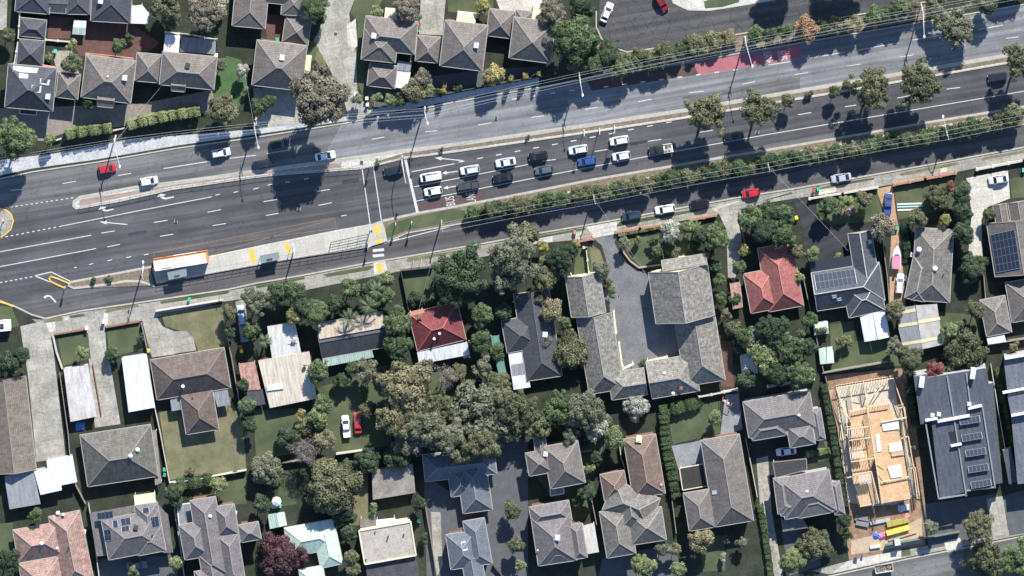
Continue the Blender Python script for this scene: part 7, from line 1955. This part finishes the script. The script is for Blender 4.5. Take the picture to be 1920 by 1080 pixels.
for a in ((355, 559, GL, "green-lidded bin on the footpath before the dry lawn"), (104, 94, TL_, "teal-lidded bin by the pale courtyard"), (786, 46, RL, "red-lidded bin beside the cream-entry villa"), (785, 54, GL, "green-lidded bin beside the cream-entry villa"),
  (1534, 352, GL, "green-lidded bin on the service road footpath"), (1526, 355, (.35, .12, .08), "brown bin on the service road footpath"), (1681, 425, GL, "green-lidded bin on the orange driveway"), (278, 655, YL, "yellow-lidded bin at the curved driveway's fence"),
  (1493, 406, YL, "yellow-lidded bin at the asphalt yard's left edge"), (772, 566, GL, "green-lidded bin above the dark red roof"), (779, 565, YL, "yellow-lidded bin above the dark red roof"), (453, 656, YL, "yellow-lidded bin below the pale blue wagon"), (451, 648, RL, "red-lidded bin below the pale blue wagon"),
  (785, 974, TL_, "teal-lidded bin right of the boxy flat-roofed house"), (525, 946, TL_, "teal-lidded bin above the mint shed"), (309, 878, GL, "green bin by the dry back lawn's left fence"), (309, 888, (.06, .3, .2), "darker green bin by the dry back lawn's left fence"), (1919, 317, TL_, "teal-lidded bin at the right edge"), (1078, 433, (.5, .25, .15), "orange-brown bin on the footpath left of the flats' driveway"), (520, 72, GL, "green bin on the red paving by the square villa")): bin_(*a)
# ------------------------------------------------ yard things and building materials
def thing(name, label, cat, x, y, z=ZB, rz=0, group=None): return empty(name, at(x, y, z), R(rz), label, cat, group)
r_ = thing("water_tank", "white oval water tank by the short pale fence", "water tank", 682, 880); mb = MB(); mb.tube([(-.4, 0, 0), (-.4, 0, 1.6)], .55, 14); mb.tube([(.4, 0, 0), (.4, 0, 1.6)], .55, 14); mb.box((0, 0, .8), .8, 1.1, 1.6); local(r_, "tank", mb, WHITE); mb = MB(); mb.tube([(.3, 0, 1.6), (.3, 0, 1.7)], .2, 10); local(r_, "lid", mb, STEEL)
r_ = thing("tarpaulin", "bright blue tarpaulin-covered heap below the left white garage", "tarpaulin", 151, 799); mb = MB(); g = [[(i * .55 - 1.1, j * .5 - 1.0, .5 + .25 * math.sin(i * 2 + j) - (.45 if i in (0, 4) or j in (0, 4) else 0)) for j in range(5)] for i in range(5)]
for i in range(4):
    for j in range(4): mb.face([g[i][j], g[i + 1][j], g[i + 1][j + 1], g[i][j + 1]])
local(r_, "sheet", mb, plain("blue_tarp", (.06, .22, .55), .5))
r_ = thing("umbrella", "white garden umbrella over a back lawn path table", "umbrella", 519, 936); mb = MB(); mb.tube([(0, 0, 0), (0, 0, 2.3)], .03, 6); local(r_, "pole", mb, STEEL); mb = MB()
for k in range(8): a, b = k * math.pi / 4, (k + 1) * math.pi / 4; mb.face([(0, 0, 2.5), (1.1 * math.cos(a), 1.1 * math.sin(a), 2.0), (1.1 * math.cos(b), 1.1 * math.sin(b), 2.0)])
local(r_, "canopy", mb, WHITE)
r_ = thing("garden_table", "garden table with dark chairs above the mint shed", "table", 513, 948); mb = MB(); mb.tube([(0, 0, .7), (0, 0, .75)], .55, 12); local(r_, "top", mb, STEEL)
for k in range(3): mb = MB(); mb.bar((.4 * math.cos(k * 2.1), .4 * math.sin(k * 2.1), 0), (.1 * math.cos(k * 2.1), .1 * math.sin(k * 2.1), .7), .05); local(r_, "leg", mb, DARK_METAL)
r_ = thing("swing_set", "red swing frame on the grey path below the flats' right end", "swing", 1362, 752, rz=-30)
for s in (-1, 1):
    for t in (-1, 1): mb = MB(); mb.bar((s * 1.3, t * 1.2, 0), (s * 1.1, 0, 2.0), .1); local(r_, "leg", mb, plain("swing_red", (.45, .14, .12), .5))
mb = MB(); mb.bar((-1.1, 0, 2.0), (1.1, 0, 2.0), .1); local(r_, "crossbar", mb, plain("swing_red", (.45, .14, .12), .5))
for s in (-.5, .5): mb = MB(); mb.box((s, 0, .6), .5, .25, .06); mb.bar((s - .2, 0, .6), (s - .2, 0, 1.95), .03); mb.bar((s + .2, 0, .6), (s + .2, 0, 1.95), .03); local(r_, "swing_seat", mb, WHITE)
r_ = thing("fire_pit", "round stone fire pit on the sandy patch of the front lawn", "fire pit", 1590, 397); mb = MB()
for k in range(10): a = k * .628; mb.box((.7 * math.cos(a), .7 * math.sin(a), .15), .4, .3, .32, a)
local(r_, "stone_ring", mb, mottled("pit_stone", (.38, .35, .32), scale=3.)); mb = MB(); mb.tube([(0, 0, .05), (0, 0, .1)], .55, 12); local(r_, "ash_bed", mb, DARK_METAL)
z2("sandy_patch", SITEDIRT, [(1575, 388), (1600, 384), (1605, 402), (1584, 408)], 6)
for k, (x, y, L, c, lb) in enumerate(((1705, 382, 5.6, (.62, .62, .6), "white plank uppermost on the lawn beside the orange driveway"), (1706, 387, 5.8, (.35, .55, .52), "teal-edged plank in the middle of the lawn timber"), (1705, 393, 5.4, (.66, .65, .62), "white plank lowest on the lawn beside the orange driveway"))):
    r_ = thing("plank", lb, "plank", x, y, rz=2); mb = MB(); mb.box((0, 0, .12), L, .35, .1); local(r_, "board", mb, plain("painted_board", c, .6)); mb = MB(); mb.box((-L * .3, 0, .03), .1, .4, .06); mb.box((L * .3, 0, .03), .1, .4, .06); local(r_, "bearer", mb, STUD)
for x, y, L, w, hh, rz, c, lb, nm in ((1683, 978, 5.0, 1.1, .7, 13, (.42, .34, .08), "wrapped mustard timber pack, upper of two on the building site", "timber_pack"), (1683, 993, 5.2, 1.0, .9, 15, (.80, .62, .10), "bright yellow wrapped timber pack on the building site", "timber_pack"),
   (1650, 977, 4.6, .7, .4, 12, (.42, .42, .42), "grey wrapped board pack beside the mustard timber pack", "timber_pack"), (1616, 971, 3.2, 1.3, .5, -10, (.24, .21, .20), "upper grey board pallet at the building site's left", "board_pallet"), (1617, 980, 2.9, 1.3, .5, -12, (.25, .22, .21), "lower grey board pallet at the building site's left", "board_pallet"),
   (1692, 1005, 6.5, .35, .25, 16, (.5, .36, .22), "long timber beam below the bright yellow pack", "timber_beam"), (1694, 951, 2.6, 1.2, .5, 6, (.55, .60, .66), "pale blue wrapped bundle below the timber frame", "timber_pack"), (1641, 1024, 2.3, .6, .5, 8, (.75, .72, .64), "white rubble bag row at the site entrance", "rubble_bag")):
    r_ = thing(nm, lb, {"board_pallet": "pallet", "timber_beam": "timber", "rubble_bag": "bag"}.get(nm, "timber pack"), x, y, rz=rz); mb = MB(); mb.box((0, 0, hh / 2 + .1), L, w, hh); local(r_, "bundle", mb, plain("wrap", c, .45)); mb = MB()
    for s in (-.35, 0, .35): mb.box((s * L, 0, .05), .12, w * 1.05, .1)
    local(r_, "bearer", mb, STUD); mb = MB()
    for s in (-.25, .25): mb.box((s * L, 0, hh / 2 + .11), .05, w + .02, hh + .02)
    local(r_, "strap", mb, DARK_METAL)
def heap(x, y, r0, c, label, nm="plastic_wrap", cat="plastic wrap"):
    r_ = thing(nm, label, cat, x, y); mb = MB(); rr = random.Random(int(x * 7)); n = 10
    ring = lambda q, z: [(q * math.cos(k * .628) * rr.uniform(.7, 1.2), q * math.sin(k * .628) * rr.uniform(.7, 1.2), z * rr.uniform(.7, 1.3)) for k in range(n)]
    A, B, Cc = ring(r0, .02), ring(r0 * .7, .35), ring(r0 * .35, .5)
    for k in range(n):
        l = (k + 1) % n; mb.face([A[k], A[l], B[l], B[k]]); mb.face([B[k], B[l], Cc[l], Cc[k]]); mb.face([Cc[k], Cc[l], (0, 0, .55)])
    local(r_, "sheet", mb, plain("crumpled_plastic", c, .35))
heap(1643, 1004, .75, (.08, .16, .6), "crumpled blue plastic beside a red heap on the building site"); heap(1652, 1007, .7, (.42, .16, .42), "crumpled violet plastic between blue and red heaps"); heap(1657, 1005, .75, (.7, .08, .14), "crumpled red plastic on the building site"); heap(1700, 968, .7, (.75, .22, .28), "crumpled pink plastic at the end of the mustard pack"); heap(1690, 953, .8, (.40, .50, .62), "crumpled pale blue plastic below the timber frame")
r_ = thing("portable_toilet", "white-roofed portable toilet behind the site fence", "portable toilet", 1682, 1012, rz=8); mb = MB(); mb.box((0, 0, 1.1), 1.15, 1.3, 2.2); local(r_, "cabin", mb, plain("cabin_green", (.2, .32, .28), .5)); mb = MB(); mb.box((0, 0, 2.26), 1.25, 1.4, .12); local(r_, "roof", mb, plain("pale_blue_roof", (.62, .68, .72), .4)); mb = MB(); mb.box((0, -.66, 1.05), .7, .04, 1.8); local(r_, "door", mb, WHITE)
for x, y, w, l, lb in ((1603, 1051, .95, 1.5, "larger black service pit lid on the site crossover"), (1615, 1046, .6, 1.4, "narrower black service pit lid on the site crossover"), (629, 64, .8, .7, "drain grate in the curved driveway"), (1160, 556, .5, .5, "upper drain grate in the courtyard"), (1205, 645, .5, .5, "lower drain grate in the courtyard"), (678, 305, .8, .8, "round-edged pit lid on the paved end of the median"), (560, 392, .7, .7, "manhole cover in the dark road above the bus bay"), (930, 222, .7, .7, "manhole cover in the pale carriageway left of the merging trees"), (1420, 248, .7, .7, "manhole cover in the lower carriageway below the white-limbed gum"), (330, 415, .7, .7, "manhole cover in the dark road left of centre")):
    r_ = thing("drain_grate", lb, "drain grate", x, y, ZB + .03, -8); mb = MB(); mb.box((0, 0, .01), w, l, .02); local(r_, "lid", mb, DARK_METAL); mb = MB()
    for s in (-1, 1): mb.box((s * w / 2, 0, .012), .08, l + .1, .04)
    local(r_, "frame", mb, PALE)
for x, y, lb in ((1716, 466, "upper white air conditioner beside the brown tiled house"), (1710, 475, "lower white air conditioner beside the brown tiled house"), (441, 960, "white air conditioner on the townhouse terrace's right wall"), (158, 995, "pale air conditioner beside the terracotta roof")):
    r_ = thing("air_conditioner", lb, "air conditioner", x, y, rz=-8); mb = MB(); mb.box((0, 0, 1.2), .8, .9, .8); local(r_, "casing", mb, WHITE); mb = MB(); mb.tube([(0, 0, 1.6), (0, 0, 1.64)], .28, 12); local(r_, "fan_grille", mb, STEEL); mb = MB(); mb.box((0, 0, .4), .7, .7, .8); local(r_, "stand", mb, STEEL)
